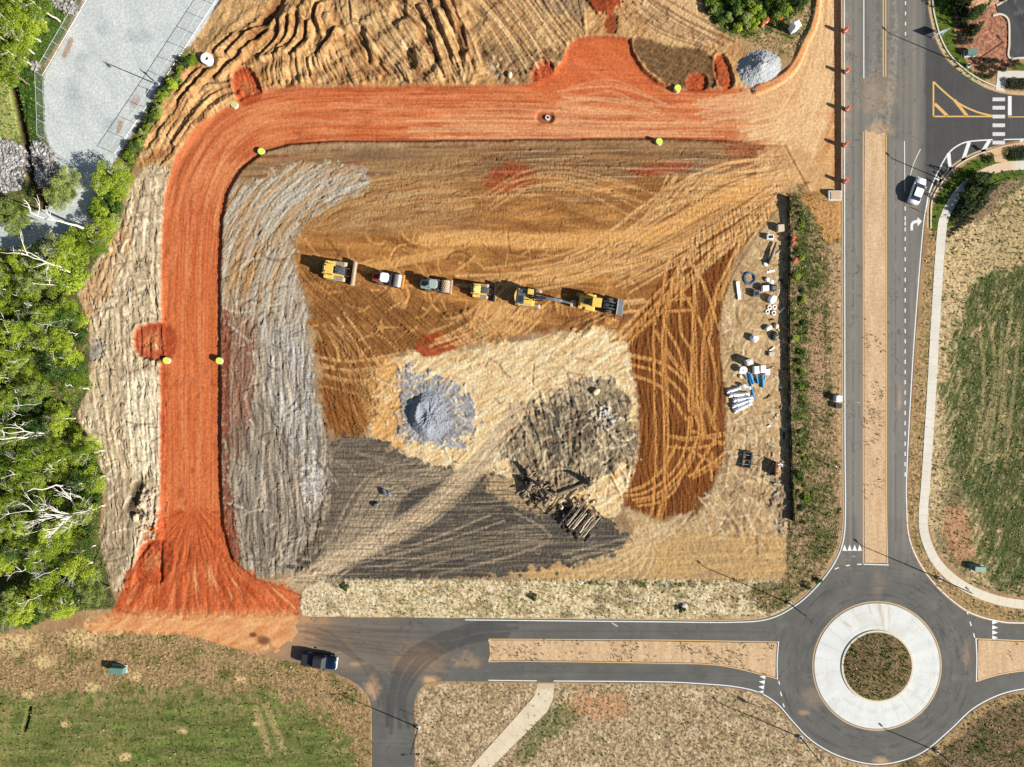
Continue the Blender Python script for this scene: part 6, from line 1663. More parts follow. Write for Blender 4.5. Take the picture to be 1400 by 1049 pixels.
def crate(px, py, d, label, m_, rz=0.0, top=None, name='crate'):
    t = yard(name, label, 'crate', px, py, rz, 'goods stored in the material yard')
    pm = MB()
    for y in (-.4, 0, .4): pm.box((0, y * d[1], .05), (d[0], .1, .1))
    for i in range(6): pm.box(((i - 2.5) * d[0] / 6, 0, .12), (d[0] / 8, d[1], .03))
    pm.build('pallet', M['wood'], t)
    MB().box((0, 0, .14 + d[2] / 2), (d[0] * .95, d[1] * .95, d[2]), bev=.04, taper=.96).build('load', M[m_], t)
    if top: MB().box((.05, -.03, .16 + d[2]), (d[0] * .6, d[1] * .55, .08), bev=.02, rz=.15).build('cover', M[top], t)
    return t


M['ply'] = mat('plywood', (.50, .42, .30), .85, var=.12, scale=4)
crate(1065.5, 313, (1.15, 1.25, .8), 'square plywood crate at the top of the material yard by the silt fence', 'ply', .05)
crate(1051.5, 325, (1.25, .85, .6), 'white crate with a black top patch left of the silt fence', 'white', -.05, 'black')
crate(1044.5, 395, (1.2, 1.0, .8), 'white wrapped pallet right of the hose coil, beside a black one', 'wrap', .06)
crate(1055.5, 394.5, (1.1, 1.1, .75), 'black wrapped pallet beside the silt fence, right of a white one', 'black', .04, 'grey')
crate(1032.5, 402, (1.1, 1.2, .6), 'dark crate with pale front edge below the hose coil', 'grey', -.08, 'black')
crate(1054, 484.5, (1.0, .8, .35), 'small tan board stack above the blue pipes near the fence', 'ply', -.1)
crate(1021.5, 495.5, (1.25, 1.1, 1.3), 'tall grey white pallet above the white cable spool', 'concgrey', .3, 'wrap')
crate(1031.5, 506, (.9, 1.35, 1.0), 'white topped pallet stack, leftmost of three above the blue pipes', 'wrap', .05)
crate(1040, 505, (.9, 1.4, 1.1), 'white topped pallet stack, middle one of three above the blue pipes', 'wrap', .0)
crate(1047, 509, (.85, 1.1, .8), 'white topped pallet stack, rightmost of three above the blue pipes', 'wrap', -.04)


def sack(px, py, r, label, m_, sc=(1, 1, .7), seed=0, name='bag', cat='bag'):
    rnd = random.Random(seed)
    t = MB().sphere((0, 0, r * sc[2] * .8), r, 2, sc, .14, rnd).build(name, M[m_], None)
    t.location = G(px, py); t.rotation_euler = (0, 0, rnd.uniform(0, 6))
    return tag(t, label, cat, 'bags and bundles in the material yard')


M['tanbag'] = mat('tan_bag', (.60, .50, .38), .8, var=.15)
sack(1054, 410, .8, 'large white bulk bag above the four white rings', 'wrap', (1, .9, .75), 1)
sack(1048.5, 383, .45, 'small white bag in the tan litter above the wrapped pallets, left one', 'wrap', (1, .9, .6), 2)
sack(1054, 386, .45, 'small white bag in the tan litter above the wrapped pallets, right one', 'wrap', (1, .9, .6), 3)
sack(1050, 449, .55, 'white and tan bag below the four white rings', 'wrap', (1.2, .8, .6), 4)
sack(1030, 463, .75, 'lumpy white bundle standing alone left of the dark rubbish', 'wrap', (1, .9, .7), 5)
sack(1058, 459, .8, 'heap of dark rubbish by the silt fence right of the lumpy white bundle', 'black', (1.1, .8, .35), 6, 'rubbish_heap', 'rubbish heap')
sack(1061, 446, .5, 'tan bag leaning by the silt fence right of the white and tan bag', 'tanbag', (1, .8, .6), 7)
sack(1012, 515, .35, 'small tan lump under the white cable spool', 'tanbag', (1.2, .8, .5), 8)
for i, ((x, y), w_) in enumerate(zip([(1051.5, 420.5), (1058.5, 419.8), (1049, 426.3), (1057.3, 428.3)], ['upper left', 'upper right', 'lower left', 'lower right'])):
    t = MB().torus((0, 0, .12), .3, .12, 20, 8).build('ring', M['concwhite'], None, True); t.location = G(x, y)
    tag(t, f'small white concrete ring, {w_} of the four', 'ring', 'four white rings in the material yard')
t = MB()
for i, (R, z) in enumerate([(.75, .06), (.86, .07), (.97, .06), (1.08, .08), (.8, .17), (.92, .18), (1.02, .17)]): t.torus((.03 * math.sin(i * 2), .03 * math.cos(i * 3), z), R, .05, 32, 6)
t.tube([(-1.05, .2, .06), (-1.3, .8, .05), (-1.5, 1.2, .05)], .045, 6)
t = t.build('hose_coil', M['hose'], None, True); t.location = G(1025, 381); tag(t, 'blue grey coil of hose lying on the tan ground', 'hose coil')
t = yard('plank', 'long white board lying left of the hose coil', 'plank', 1009, 397.5, RAD(-83)); MB().box((0, 0, .2), (3.1, .55, .25), bev=.02).build('board', M['white'], t); build_each(MB().box((-1, 0, .04), (.1, .7, .08)).box((1, 0, .04), (.1, .7, .08)), 'bearer', M['wood'], t)
t = MB().tube([W(1060, 332, .35) - W(1053, 347, 0), W(1057, 340, .4) - W(1053, 347, 0), W(1053.5, 350, .35) - W(1053, 347, 0), W(1049, 361, .3) - W(1053, 347, 0)], [.14, .18, .22, .3], 12).build('corrugated_pipe', M['black'], None); t.location = G(1053, 347); tag(t, 'black corrugated pipe lying below the white crate', 'pipe')
sack(1046, 361.5, .42, 'pale scrap of sheeting at the lower end of the black corrugated pipe', 'wrap', (1.1, .7, .4), 9, 'sheeting', 'sheeting')
t = yard('cable_spool', 'round white cable spool left of the blue pipes', 'cable spool', 1014.5, 506.5, 0); build_each(MB().cyl((0, 0, 0), (0, 0, .08), .65, n=24).cyl((0, 0, .72), (0, 0, .8), .65, n=24), 'flange', M['white'], t); MB().cyl((0, 0, .08), (0, 0, .72), .38, n=18).build('core', M['wood'], t); MB().cyl((0, 0, .79), (0, 0, .83), .1, n=10).build('hub', M['black'], t)
for (a, b, r, lab_) in [((1022.5, 508), (1031, 546), .11, 'longest blue pipe, running beside the white wrapped bundles'), ((1025, 512), (1029.5, 525), .2, 'short blue pipe right of the longest one'), ((1033, 513), (1036, 524.5), .16, 'short blue pipe below the leftmost white topped pallet'), ((1041.5, 513), (1042.5, 530), .2, 'thick blue pipe below the middle white topped pallet'), ((1045.5, 516), (1043.5, 523), .12, 'little blue offcut right of the thick blue pipe'), ((1017, 512), (1021, 518), .14, 'little blue offcut under the white cable spool')]:
    c = ((a[0] + b[0]) / 2, (a[1] + b[1]) / 2); d = (W(*b) - W(*a)) / 2
    m = MB(); n = 14
    u = d.normalized().cross(Vector((0, 0, 1)))
    m.loft([[d * s + (u * math.cos(6.28318 * k / n) + Vector((0, 0, 1)) * math.sin(6.28318 * k / n)) * rr_ for k in range(n)] for s, rr_ in ((-1, r * .8), (-1, r), (-.93, r * 1.1), (-.9, r), (1, r), (1, r * .8))])
    t = m.build('pipe', M['blue'], None); t.location = G(*c) + Vector((0, 0, r)); tag(t, lab_, 'pipe', 'blue pipes in the material yard')
for i, (a, b, w_, lab_) in enumerate([((993, 536), (1012, 530), .5, 'white wrapped pipe bundle, topmost of the fan left of the blue pipes'), ((996, 541), (1024, 538), .55, 'white wrapped pipe bundle, second from the top of the fan'), ((1001, 548), (1029, 543), .6, 'white wrapped pipe bundle in the middle of the fan'), ((1000, 556), (1028, 546), .6, 'white wrapped pipe bundle, second from the bottom of the fan'), ((1003, 563), (1027, 551), .55, 'white wrapped pipe bundle, lowest of the fan'), ((1012, 526), (1026, 531), .4, 'short white wrapped bundle across the top of the fan')]):
    c = ((a[0] + b[0]) / 2, (a[1] + b[1]) / 2); L = (W(*b) - W(*a)).length; rz = math.atan2(-(b[1] - a[1]), b[0] - a[0])
    t = thing('pipe_bundle', lab_, 'pipe bundle', G(*c) + Vector((0, 0, .1 * (i % 2))), rz, 'white wrapped bundles in the material yard')
    m = MB()
    for j, (y, z) in enumerate(((-w_ * .3, .16), (w_ * .3, .16), (0, .38))): m.cyl((-L / 2 + .1 * j, y, z), (L / 2 - .08 * j, y, z), .18, .17, n=12)
    m.build('wrapped_pipes', M['wrap'], t)
    build_each(MB().box((-L * .28, 0, .28), (.06, w_ * 1.25, .6)).box((L * .28, 0, .28), (.06, w_ * 1.25, .6)), 'strap', M['galv'], t)
t = yard('trench_frame', 'black rectangular frame with two openings in the lower material yard', 'trench frame', 1020, 628.5, RAD(-8)); m = MB()
for x in (-.7, .7): m.box((x, 0, .25), (.22, 2.7, .4))
for y in (-1.3, -.05, 1.3): m.box((0, y, .25), (1.6, .22, .34))
m.build('frame', M['black'], t); m = MB()
for y in (-.8, .8): m.cyl((-1.1, y, .3), (2.6, y, .3), .04, n=6)
build_each(m, 'spreader_bar', M['galv'], t)
t = yard('steel_panel', 'rusty upright panel right of the black frame', 'panel', 1057.5, 640, RAD(88)); MB().box((0, 0, .55), (2.5, .12, 1.1), bev=.02).build('plate', mat('rusty_plate', (.22, .08, .04), .8, var=.3, scale=3), t); build_each(MB().box((-1, .2, .3), (.1, .5, .6)).box((1, .2, .3), (.1, .5, .6)), 'stand', M['dark'], t)

for i in range(26):
    f = i / 25; x = 1064 + 8 * math.sin(i * 2.4) - (3 if i % 3 else 10) * abs(math.sin(i)); y = 345 + 330 * f
    rd0 = random.Random(i); m = MB(); n_ = 2 + i % 3
    L_ = rd0.uniform(.5, 1.5)
    m.box((0, 0, .06), (L_, rd0.uniform(.12, .35), .1), bev=.01).box((L_ * .1, .02, .14), (L_ * .6, .1, .07), rz=rd0.uniform(-.9, .9))
    o = m.build('timber_offcut', M[['wood', 'ply', 'white', 'black'][i % 4]], None); o.location = G(x, y); o.rotation_euler = (0, 0, rd0.uniform(0, 3))
    tag(o, ['weathered timber offcuts', 'pale plywood offcuts', 'white painted offcuts', 'black plastic offcuts'][i % 4] + ' scattered along the silt fence ' + ('beside the white rings and pallets' if y < 480 else 'below the blue pipes'), 'offcut', 'scraps along the silt fence')
# ------------------------------------------------------------------ heaps, logs, stumps, boulders
def heap_mesh(name, cx, cy, rx, ry, h, rot_deg, label, mt, bite=None, seed=0, cat='gravel heap', bitef=0):
    n = 64
    u = np.linspace(-1.15, 1.15, n, dtype=np.float32); U, V = np.meshgrid(u, u)
    r = np.hypot(U, V) + .10 * fbm(U * 2.2 + seed, V * 2.2, 3, seed) + .05 * fbm(U * 6, V * 6, 2, seed + 1)
    z = np.clip(1.05 - r, 0, 1) ** 1.05 * h * (1 + .18 * fbm(U * 3, V * 3, 3, seed + 2))
    if bite:
        for bx, by, br, dep in bite:
            d = np.hypot(U - bx, V - by); z = np.minimum(z, h * (dep + 1.2 * np.clip(d - br, 0, 9) * 2.0))
    if bitef:
        xm, ym = U * rx * S, V * rx * S            # metres, y up
        r2 = np.hypot(xm, ym); th2 = np.arctan2(ym, xm); lf = ss(-.2, .7, -np.cos(th2 - .15))
        Rm = (4.6 + (3.9 - 4.6) * lf) * (1 + .07 * fbm(th2 * 1.5, r2 * .2, 2, 70)); k2 = .30 + .75 * lf
        z = np.minimum((Rm - r2) * k2, 1.05 - .27 * xm - .10 * ym + .30 * fbm(th2 * 2.2, r2 * .5, 3, 71) + .12 * fbm(xm, ym, 3, 73))
        z = z - .75 * np.exp(-(((xm + 1.3) / 1.0) ** 2 + ((ym + .1) / 1.2) ** 2)) + .08 * fbm(xm * 1.6, ym * 1.6, 3, 72)
        z = np.clip(z, 0, 1.7)
    z = z + .06 * fbm(U * 9, V * 9, 3, seed + 3) * (z > .04) + RNG.normal(0, .022, z.shape) - .10
    c, s = math.cos(RAD(rot_deg)), math.sin(RAD(rot_deg))
    x = (U * c - V * s * ry / rx) * rx * S; y = (U * s * rx / rx * 1.0 + V * c * ry / rx) * rx * S
    co = np.stack([x.ravel(), y.ravel(), z.ravel()], 1)
    I = np.arange(n * n).reshape(n, n)
    keep = (np.maximum(np.maximum(z[:-1, :-1], z[1:, :-1]), np.maximum(z[:-1, 1:], z[1:, 1:])) > -.06)
    f = np.stack([I[:-1, :-1], I[:-1, 1:], I[1:, 1:], I[1:, :-1]], -1)[keep]
    used, inv = np.unique(f, return_inverse=True)
    o = mesh_np(name, co[used], inv.reshape(f.shape).astype(np.int32), None, mt)
    o.location = W(cx, cy, zat(cx, cy) + .02)
    return tag(o, label, cat)


def gravel_mat(name, c1, c2):
    m, nt, b = new_mat(name)
    tc = nt.nodes.new('ShaderNodeTexCoord'); n = nt.nodes.new('ShaderNodeTexNoise'); n.inputs['Scale'].default_value = 4; n.inputs['Detail'].default_value = 10; n.inputs['Roughness'].default_value = .8
    r = nt.nodes.new('ShaderNodeValToRGB'); r.color_ramp.elements[0].position = .35; r.color_ramp.elements[1].position = .65
    r.color_ramp.elements[0].color = (*c1, 1); r.color_ramp.elements[1].color = (*c2, 1)
    bp = nt.nodes.new('ShaderNodeBump'); bp.inputs['Strength'].default_value = .4; bp.inputs['Distance'].default_value = .1
    nt.links.new(tc.outputs['Object'], n.inputs['Vector']); nt.links.new(n.outputs['Fac'], r.inputs['Fac']); nt.links.new(r.outputs['Color'], b.inputs['Base Color'])
    nt.links.new(n.outputs['Fac'], bp.inputs['Height']); nt.links.new(bp.outputs['Normal'], b.inputs['Normal'])
    b.inputs['Roughness'].default_value = .95; b.inputs['Specular IOR Level'].default_value = .1
    return m


M['bluestone'] = gravel_mat('blue_grey_gravel', A(140, 144, 152) * .85, A(178, 182, 188))
M['palestone'] = gravel_mat('pale_gravel', A(168, 172, 176) * .8, A(214, 216, 216))
heap_mesh('gravel_heap', 588, 568, 37, 37, 1.6, 0, 'blue grey gravel heap with dug faces in the middle of the pad', M['bluestone'], None, 5, bitef=1)
heap_mesh('gravel_heap', 1038, 93, 31, 24, 2.0, 15, 'pale grey gravel heap between the red pit and the northern scrub', M['palestone'], None, 9)


def boulder(px, py, r, label, seed, m_='concgrey', sc=(1.2, .9, .8)):
    rnd = random.Random(seed)
    o = MB().sphere((0, 0, r * .45), r, 2, sc, .16, rnd).build('boulder', M[m_], None); o.location = G(px, py); o.rotation_euler = (0, 0, rnd.uniform(0, 6))
    return tag(o, label, 'boulder', 'boulders lying on the pad')


M['tanrock'] = mat('tan_rock', (.55, .43, .28), .95, var=.2, scale=3)
boulder(814.5, 536, .62, 'tan boulder by the dark hole in the burnt patch', 1, 'tanrock')
boulder(514.5, 690, .5, 'dark stone on the grey till, lowest of three left of the pale track', 2, 'grey', (.7, 1.2, .9))
boulder(526, 673, .55, 'dark stone on the grey till, upper left of a touching pair', 3, 'grey', (.7, 1.3, 1))
boulder(532, 675.5, .5, 'dark stone on the grey till, right one of a touching pair', 4, 'grey', (.8, 1.2, .9))
boulder(767, 693, .42, 'pale boulder left of the log pile', 5, 'tanrock')
boulder(697, 103, .5, 'pale boulder in the white scar above the upper haul road', 6, 'tanrock')
boulder(186, 708, .6, 'pale broken boulder at the west edge of the haul road', 7, 'tanrock')
boulder(196, 690, .5, 'dusty boulder in the rubble west of the haul road', 8, 'tanrock')
# logs: each lies with its own angle
M['tanlog'] = mat('pale_log', (.50, .42, .32), .95, spec=.1, var=.3, scale=5)
logs = []
rnd = random.Random(3)
def log(a, b, r, z, label, m_='log', grp='logs in the pile on the pad'):
    c = ((a[0] + b[0]) / 2, (a[1] + b[1]) / 2); d = W(*b) - W(*a); n_ = 6
    pts = [d * (k / n_ - .5) + Vector((rnd.uniform(-.08, .08), rnd.uniform(-.08, .08), rnd.uniform(-.05, .05) + z)) for k in range(n_ + 1)]
    m = MB().tube(pts, [r * (1.15 - .45 * k / n_) for k in range(n_ + 1)], 9)
    for k in range(2):
        p = pts[rnd.randint(1, 5)]; m.cyl(p, p + Vector((rnd.uniform(-.4, .4), rnd.uniform(-.4, .4), rnd.uniform(.1, .4))), r * .35, r * .15, 6)
    o = m.build('log', M[m_], None); o.location = G(*c); return tag(o, label, 'log', grp)


for i in range(14):
    f = i / 13
    ax, ay = 770 + 26 * f + rnd.uniform(-2, 2), 712 + 18 * f + rnd.uniform(-3, 2)
    bx, by = ax + 20 + rnd.uniform(-4, 8), ay - 24 - rnd.uniform(-4, 8)
    log((ax, ay), (bx, by), rnd.uniform(.08, .15), rnd.uniform(.6, 2.1), ['long grey brown log slanting through the log pile on the dark till', 'pale log slanting through the log pile on the dark till', 'dark log slanting through the log pile on the dark till'][i % 3], ['log', 'tanlog', 'brownbark'][i % 3])
log((763, 675), (812, 655), .28, .4, 'long dark fallen log between the root wads and the log pile', 'brownbark', None)
log((790, 690), (806, 676), .16, 1.0, 'short log jutting up at the top of the log pile', 'log', None)
log((735, 690), (745, 700), .14, .3, 'short curved branch left of the log pile', 'log', None)
def stump(px, py, r, seed, label):
    rd = random.Random(seed); t = thing('stump', label, 'stump', G(px, py), rd.uniform(0, 6), 'uprooted stumps on the pad')
    ax = Vector((rd.uniform(-.6, .6), rd.uniform(-.6, .6), rd.uniform(.3, .8))).normalized()
    MB().tube([-ax * .2 + Vector((0, 0, r * .5)), ax * r * .8 + Vector((0, 0, r * .5)), ax * r * 1.9 + Vector((0, 0, r * .5))], [r * .55, r * .38, r * .3], 9).build('trunk', M['brownbark'], t)
    m = MB()
    for k in range(13):
        d = Vector((rd.uniform(-1, 1), rd.uniform(-1, 1), rd.uniform(-.3, .9))).normalized() - ax * .5; d.normalize()
        p = Vector((0, 0, r * .5)); e = p + d * r * rd.uniform(.8, 1.7)
        mid_ = (p + e) / 2 + Vector((rd.uniform(-.2, .2), rd.uniform(-.2, .2), rd.uniform(0, .3)))
        e.z = max(e.z, .05)
        m.tube([p, mid_, e], [r * .22, r * .13, r * .04], 6)
    m.build('roots', M['log'], t)
    return t


for i, (x, y, r, w_) in enumerate([(724, 650, 1.0, 'topmost root wad of the dark debris line'), (733, 661, .8, 'root wad just below the topmost one'), (721, 670, 1.0, 'pale root wad at the left end of the debris line'), (742, 668, .9, 'root wad in the middle of the debris line'), (750, 682, .9, 'low root wad above the dark till'), (738, 682, .7, 'small root wad at the lower left of the debris line'), (806, 660, 1.1, 'lone root wad at the right end of the long fallen log'), (757, 672, .7, 'small root wad at the left end of the long fallen log')]):
    stump(x, y, r, 40 + i, w_ + ' on the pad')
# riprap stones as one mass
co, fs_ = [], []
bmi = bmesh.new(); bmesh.ops.create_icosphere(bmi, subdivisions=1, radius=1); iv = np.array([v.co[:] for v in bmi.verts], np.float32); ifc = np.array([[v.index for v in f.verts] for f in bmi.faces], np.int32); bmi.free()
rr_, cc_ = np.nonzero(RIP > .55); k = RNG.choice(len(rr_), min(len(rr_), 2600), replace=False); cols = []
for a in k:
    v = iv * RNG.uniform(.7, 1.25, (len(iv), 1)) * RNG.uniform(.16, .38) * np.array([1, RNG.uniform(.7, 1), .7])
    an = RNG.uniform(0, 6.28); v = np.c_[v[:, 0] * math.cos(an) - v[:, 1] * math.sin(an), v[:, 0] * math.sin(an) + v[:, 1] * math.cos(an), v[:, 2]]
    p = np.array([WX[rr_[a], cc_[a]] + RNG.uniform(-.08, .08), WY[rr_[a], cc_[a]] + RNG.uniform(-.08, .08), Z[rr_[a], cc_[a]] + RNG.uniform(0, .2)])
    co.append(v + p); fs_.append(ifc + 12 * 0 + len(iv) * (len(co) - 1)); cols.append(np.tile(A(*([196, 194, 190] if RNG.random() < .7 else [150, 140, 128])) * RNG.uniform(.6, 1.1), (len(iv), 1)))
o = mesh_np('riprap', np.concatenate(co), np.concatenate(fs_), np.concatenate(cols), M['soil']); o['kind'] = 'stuff'; o['label'] = 'loose pale riprap stones along the stream'

# ------------------------------------------------------------------ vegetation
def leaf_mat(name, c1, c2, var=.25):
    m, nt, b = new_mat(name)
    oi = nt.nodes.new('ShaderNodeObjectInfo'); tc = nt.nodes.new('ShaderNodeTexCoord')
    n = nt.nodes.new('ShaderNodeTexNoise'); n.inputs['Scale'].default_value = .9; n.inputs['Detail'].default_value = 5
    nt.links.new(tc.outputs['Object'], n.inputs['Vector'])
    ad = nt.nodes.new('ShaderNodeMath'); ad.operation = 'MULTIPLY_ADD'; ad.inputs[1].default_value = .55; ad.inputs[2].default_value = -.27
    nt.links.new(oi.outputs['Random'], ad.inputs[0])
    s_ = nt.nodes.new('ShaderNodeMath'); s_.operation = 'ADD'; nt.links.new(n.outputs['Fac'], s_.inputs[0]); nt.links.new(ad.outputs[0], s_.inputs[1])
    r = nt.nodes.new('ShaderNodeValToRGB'); r.color_ramp.elements[0].position = .25; r.color_ramp.elements[1].position = .75
    r.color_ramp.elements[0].color = (*c1, 1); r.color_ramp.elements[1].color = (*c2, 1)
    nt.links.new(s_.outputs[0], r.inputs['Fac']); nt.links.new(r.outputs['Color'], b.inputs['Base Color'])
    b.inputs['Roughness'].default_value = .6; b.inputs['Specular IOR Level'].default_value = .25
    tr_ = nt.nodes.new('ShaderNodeBsdfTranslucent'); nt.links.new(r.outputs['Color'], tr_.inputs['Color'])
    mx = nt.nodes.new('ShaderNodeMixShader'); mx.inputs['Fac'].default_value = .4
    out = nt.nodes['Material Output']
    nt.links.new(b.outputs[0], mx.inputs[1]); nt.links.new(tr_.outputs[0], mx.inputs[2]); nt.links.new(mx.outputs[0], out.inputs['Surface'])
    return m


M['leaf'] = leaf_mat('spring_leaves', (.14, .22, .016), (.43, .52, .05))
M['leafdark'] = leaf_mat('dark_leaves', (.035, .075, .012), (.10, .17, .025))
M['leafpale'] = leaf_mat('pale_leaves', (.20, .27, .05), (.36, .42, .12))
M['needle'] = leaf_mat('needles', (.018, .045, .010), (.06, .11, .02))
M['shrubleaf'] = leaf_mat('shrub_leaves', (.02, .035, .016), (.07, .085, .035))


def leaf_cloud(seed, clumps, n, size, flat=.55):
    """quads scattered on clumps: clumps = (x,y,z,rx,rz)"""
    r = np.random.default_rng(seed)
    cl = np.array(clumps, np.float32)
    wgt = cl[:, 3] ** 2; idx = r.choice(len(cl), n, p=wgt / wgt.sum())
    d = r.normal(size=(n, 3)); d /= np.linalg.norm(d, axis=1, keepdims=True)
    d[:, 2] = np.where(d[:, 2] < -.3, -d[:, 2], d[:, 2])
    rad = r.uniform(.35, 1.08, (n, 1)) ** .6
    c = cl[idx]
    p = c[:, :3] + d * rad * np.c_[c[:, 3], c[:, 3], c[:, 4]]
    nrm = d * .6 + r.normal(0, .6, (n, 3)) + np.array([0, 0, flat]); nrm /= np.linalg.norm(nrm, axis=1, keepdims=True)
    u = np.cross(nrm, r.normal(size=(n, 3))); u /= np.linalg.norm(u, axis=1, keepdims=True); v = np.cross(nrm, u)
    s = r.uniform(.55, 1.3, (n, 1)) * size
    a = p - u * s; b = p + v * s * .55; e = p + u * s; f = p - v * s * .55
    co = np.stack([a, b, e, f], 1).reshape(-1, 3)
    return co, np.arange(4 * n, dtype=np.int32).reshape(n, 4)


def leaf_mesh(name, seed, clumps, n, size, m_, flat=.55):
    co, f = leaf_cloud(seed, clumps, n, size, flat)
    o = mesh_np(name, co, f, None, M[m_])
    me = o.data; bpy.data.objects.remove(o)
    return me


def random_clumps(seed, R, H, z0, k, rmin, rmax):
    r = np.random.default_rng(seed); out = []
    for i in range(k):
        a = r.uniform(0, 6.28); q = math.sqrt(r.random()) * R; z = z0 + r.random() * H * (1 - .5 * (q / R) ** 2)
        rr__ = r.uniform(rmin, rmax); out.append((q * math.cos(a), q * math.sin(a), z, rr__, rr__ * .75))
    return out


# tree prototypes: unit meshes, about 8 m tall, spread 2.4 m
crowns = [leaf_mesh('crown_leaves', 500 + i, random_clumps(500 + i, 2.1, 4.2, 3.2, 34, .3, .85), 2900, .125, ['leaf', 'leaf', 'leafdark', 'leaf', 'leafpale'][i]) for i in range(5)]
bushes = [leaf_mesh('bush_leaves', 520 + i, random_clumps(520 + i, 1.0, .9, .45, 12, .3, .6), 1100, .13, ['leaf', 'leafdark', 'leaf', 'leafpale'][i]) for i in range(4)]
def branches_mesh(seed, h, r0, nb, m_, spread=.5, start=.45):
    rd = random.Random(seed); m = MB()
    pts = [Vector((0, 0, -.3))]; n_ = 7
    for k in range(1, n_ + 1): pts.append(Vector((pts[-1].x + rd.uniform(-.22, .22), pts[-1].y + rd.uniform(-.22, .22), h * k / n_)))
    m.tube(pts, [r0 * (1.1 - .95 * k / n_) for k in range(n_ + 1)], 8)
    for b in range(nb):
        k = rd.randint(int(n_ * start), n_ - 1); p = pts[k]; a = rd.uniform(0, 6.28); L_ = h * rd.uniform(.16, .34) * spread * 2
        q1 = p + Vector((math.cos(a) * L_ * .5, math.sin(a) * L_ * .5, L_ * .45)); q2 = p + Vector((math.cos(a) * L_, math.sin(a) * L_, L_ * rd.uniform(.5, 1.1)))
        rb = r0 * (1.05 - .95 * k / n_) * .5
        m.tube([p, q1, q2], [rb, rb * .6, rb * .2], 5)
        for s_ in range(2):
            a2 = a + rd.uniform(-1, 1); L2 = L_ * rd.uniform(.3, .6); m.tube([q1, q1 + Vector((math.cos(a2) * L2, math.sin(a2) * L2, L2 * .6))], [rb * .4, rb * .12], 4)
    bmesh.ops.recalc_face_normals(m.bm, faces=m.bm.faces[:])
    me = bpy.data.meshes.new('trunk'); m.bm.to_mesh(me); m.bm.free(); me.materials.append(M[m_]); return me


trunks = [branches_mesh(540 + i, 7.2, .16, 9, ['bark', 'brownbark', 'bark'][i]) for i in range(3)]
stems = branches_mesh(550, 1.2, .05, 7, 'brownbark', .8, .1)
def obj(name, me, parent):
    o = bpy.data.objects.new(name, me); COLL.objects.link(o); o.parent = parent; return o


def tree(px, py, h, spread, k, label, group, at_h=None):
    """px,py: where the photo shows the middle of the crown"""
    hz = h * .7 if at_h is None else at_h
    b = P(px, py, hz); gx, gy = b.x / S + CX, CY - b.y / S
    t = thing('tree', label, 'tree', (b.x, b.y, zat(gx, gy)), random.uniform(0, 6), group)
    t.scale = (spread / 2.4, spread / 2.4, h / 8)
    obj('trunk', trunks[k % 3], t); obj('crown', crowns[k % 5], t)
    return t


def bush(px, py, r, h, k, label, group, cat='bush', me=None):
    t = thing('bush', label, cat, G(px, py) if zat(px, py) > -.3 else W(px, py, zat(px, py)), random.uniform(0, 6), group)
    t.scale = (r / 1.3, r / 1.3, h / 1.6)
    obj('foliage', me or bushes[k % 4], t); obj('stems', stems, t)
    return t


def in_poly(x, y, q):
    c = False; n_ = len(q)
    for i in range(n_):
        (xa, ya), (xb, yb) = q[i], q[(i + 1) % n_]
        if (ya > y) != (yb > y) and x < (xb - xa) * (y - ya) / (yb - ya) + xa: c = not c
    return c


def scatter(q, dmin, n, seed):
    rd = random.Random(seed); out = []
    xs_ = [p[0] for p in q]; ys_ = [p[1] for p in q]
    for _ in range(n * 60):
        x, y = rd.uniform(min(xs_), max(xs_)), rd.uniform(min(ys_), max(ys_))
        if in_poly(x, y, q) and all((x - a) ** 2 + (y - b) ** 2 > dmin ** 2 for a, b in out):
            out.append((x, y))
            if len(out) >= n: break
    return out


WOOD = [(-30, 355), (40, 345), (95, 325), (150, 290), (160, 302), (122, 350), (100, 405), (116, 446), (116, 500), (98, 550), (98, 568), (134, 642), (138, 692), (126, 735), (126, 772), (150, 818), (105, 828), (55, 845), (-30, 858)]
def wood_label(x, y, kind):
    if y < 400: w_ = 'in the northern wood below the gravel lot'
    elif y < 560: w_ = 'in the wood west of the round red pit'
    elif y < 700: w_ = 'in the wood among the white bare trunks'
    else: w_ = 'in the southern wood above the pale track'
    return f'{kind} {w_}'


rd = random.Random(77)
edge_d = lambda x, y: min(abs(x - q[0]) + abs(y - q[1]) for q in WOOD[2:-2])
for i, (x, y) in enumerate(scatter(WOOD, 12.5, 190, 5)):
    e = edge_d(x, y)
    if e < 22 or rd.random() < .3:
        bush(x + 4, y, rd.uniform(1.3, 2.2), rd.uniform(1.6, 3.0), i, wood_label(x, y, 'round leafy bush'), 'bushes of the western wood')
    else:
        k = rd.choice([0, 1, 2, 3, 4, 0, 3]); tree(x, y, rd.uniform(4.5, 8.5), rd.uniform(1.7, 2.7), k, wood_label(x, y, ['bright green leafy tree', 'bright green leafy tree', 'dark green leafy tree', 'bright green leafy tree', 'pale green open-crowned tree'][k]), 'trees of the western wood')
for i, (x, y) in enumerate(scatter([(-30, -30), (72, -30), (58, 10), (30, 60), (22, 95), (-30, 105)], 15, 26, 6)):
    tree(x, y, rd.uniform(5, 8), rd.uniform(1.8, 2.6), [0, 1, 3][i % 3], 'bright green leafy tree in the grove above the stream head', 'trees in the grove above the stream head')
for x, y, h, s_, w_ in ((150, 236, 6, 2.9, 'large bright green tree casting shade on the gravel lot, middle of three'), (140, 246, 5, 2.3, 'bright green tree casting shade on the gravel lot, lower left of three'), (160, 250, 4.5, 2.2, 'bright green tree casting shade on the gravel lot, lower right of three')):
    tree(x, y, h, s_, 0, w_, 'trees by the gravel lot')
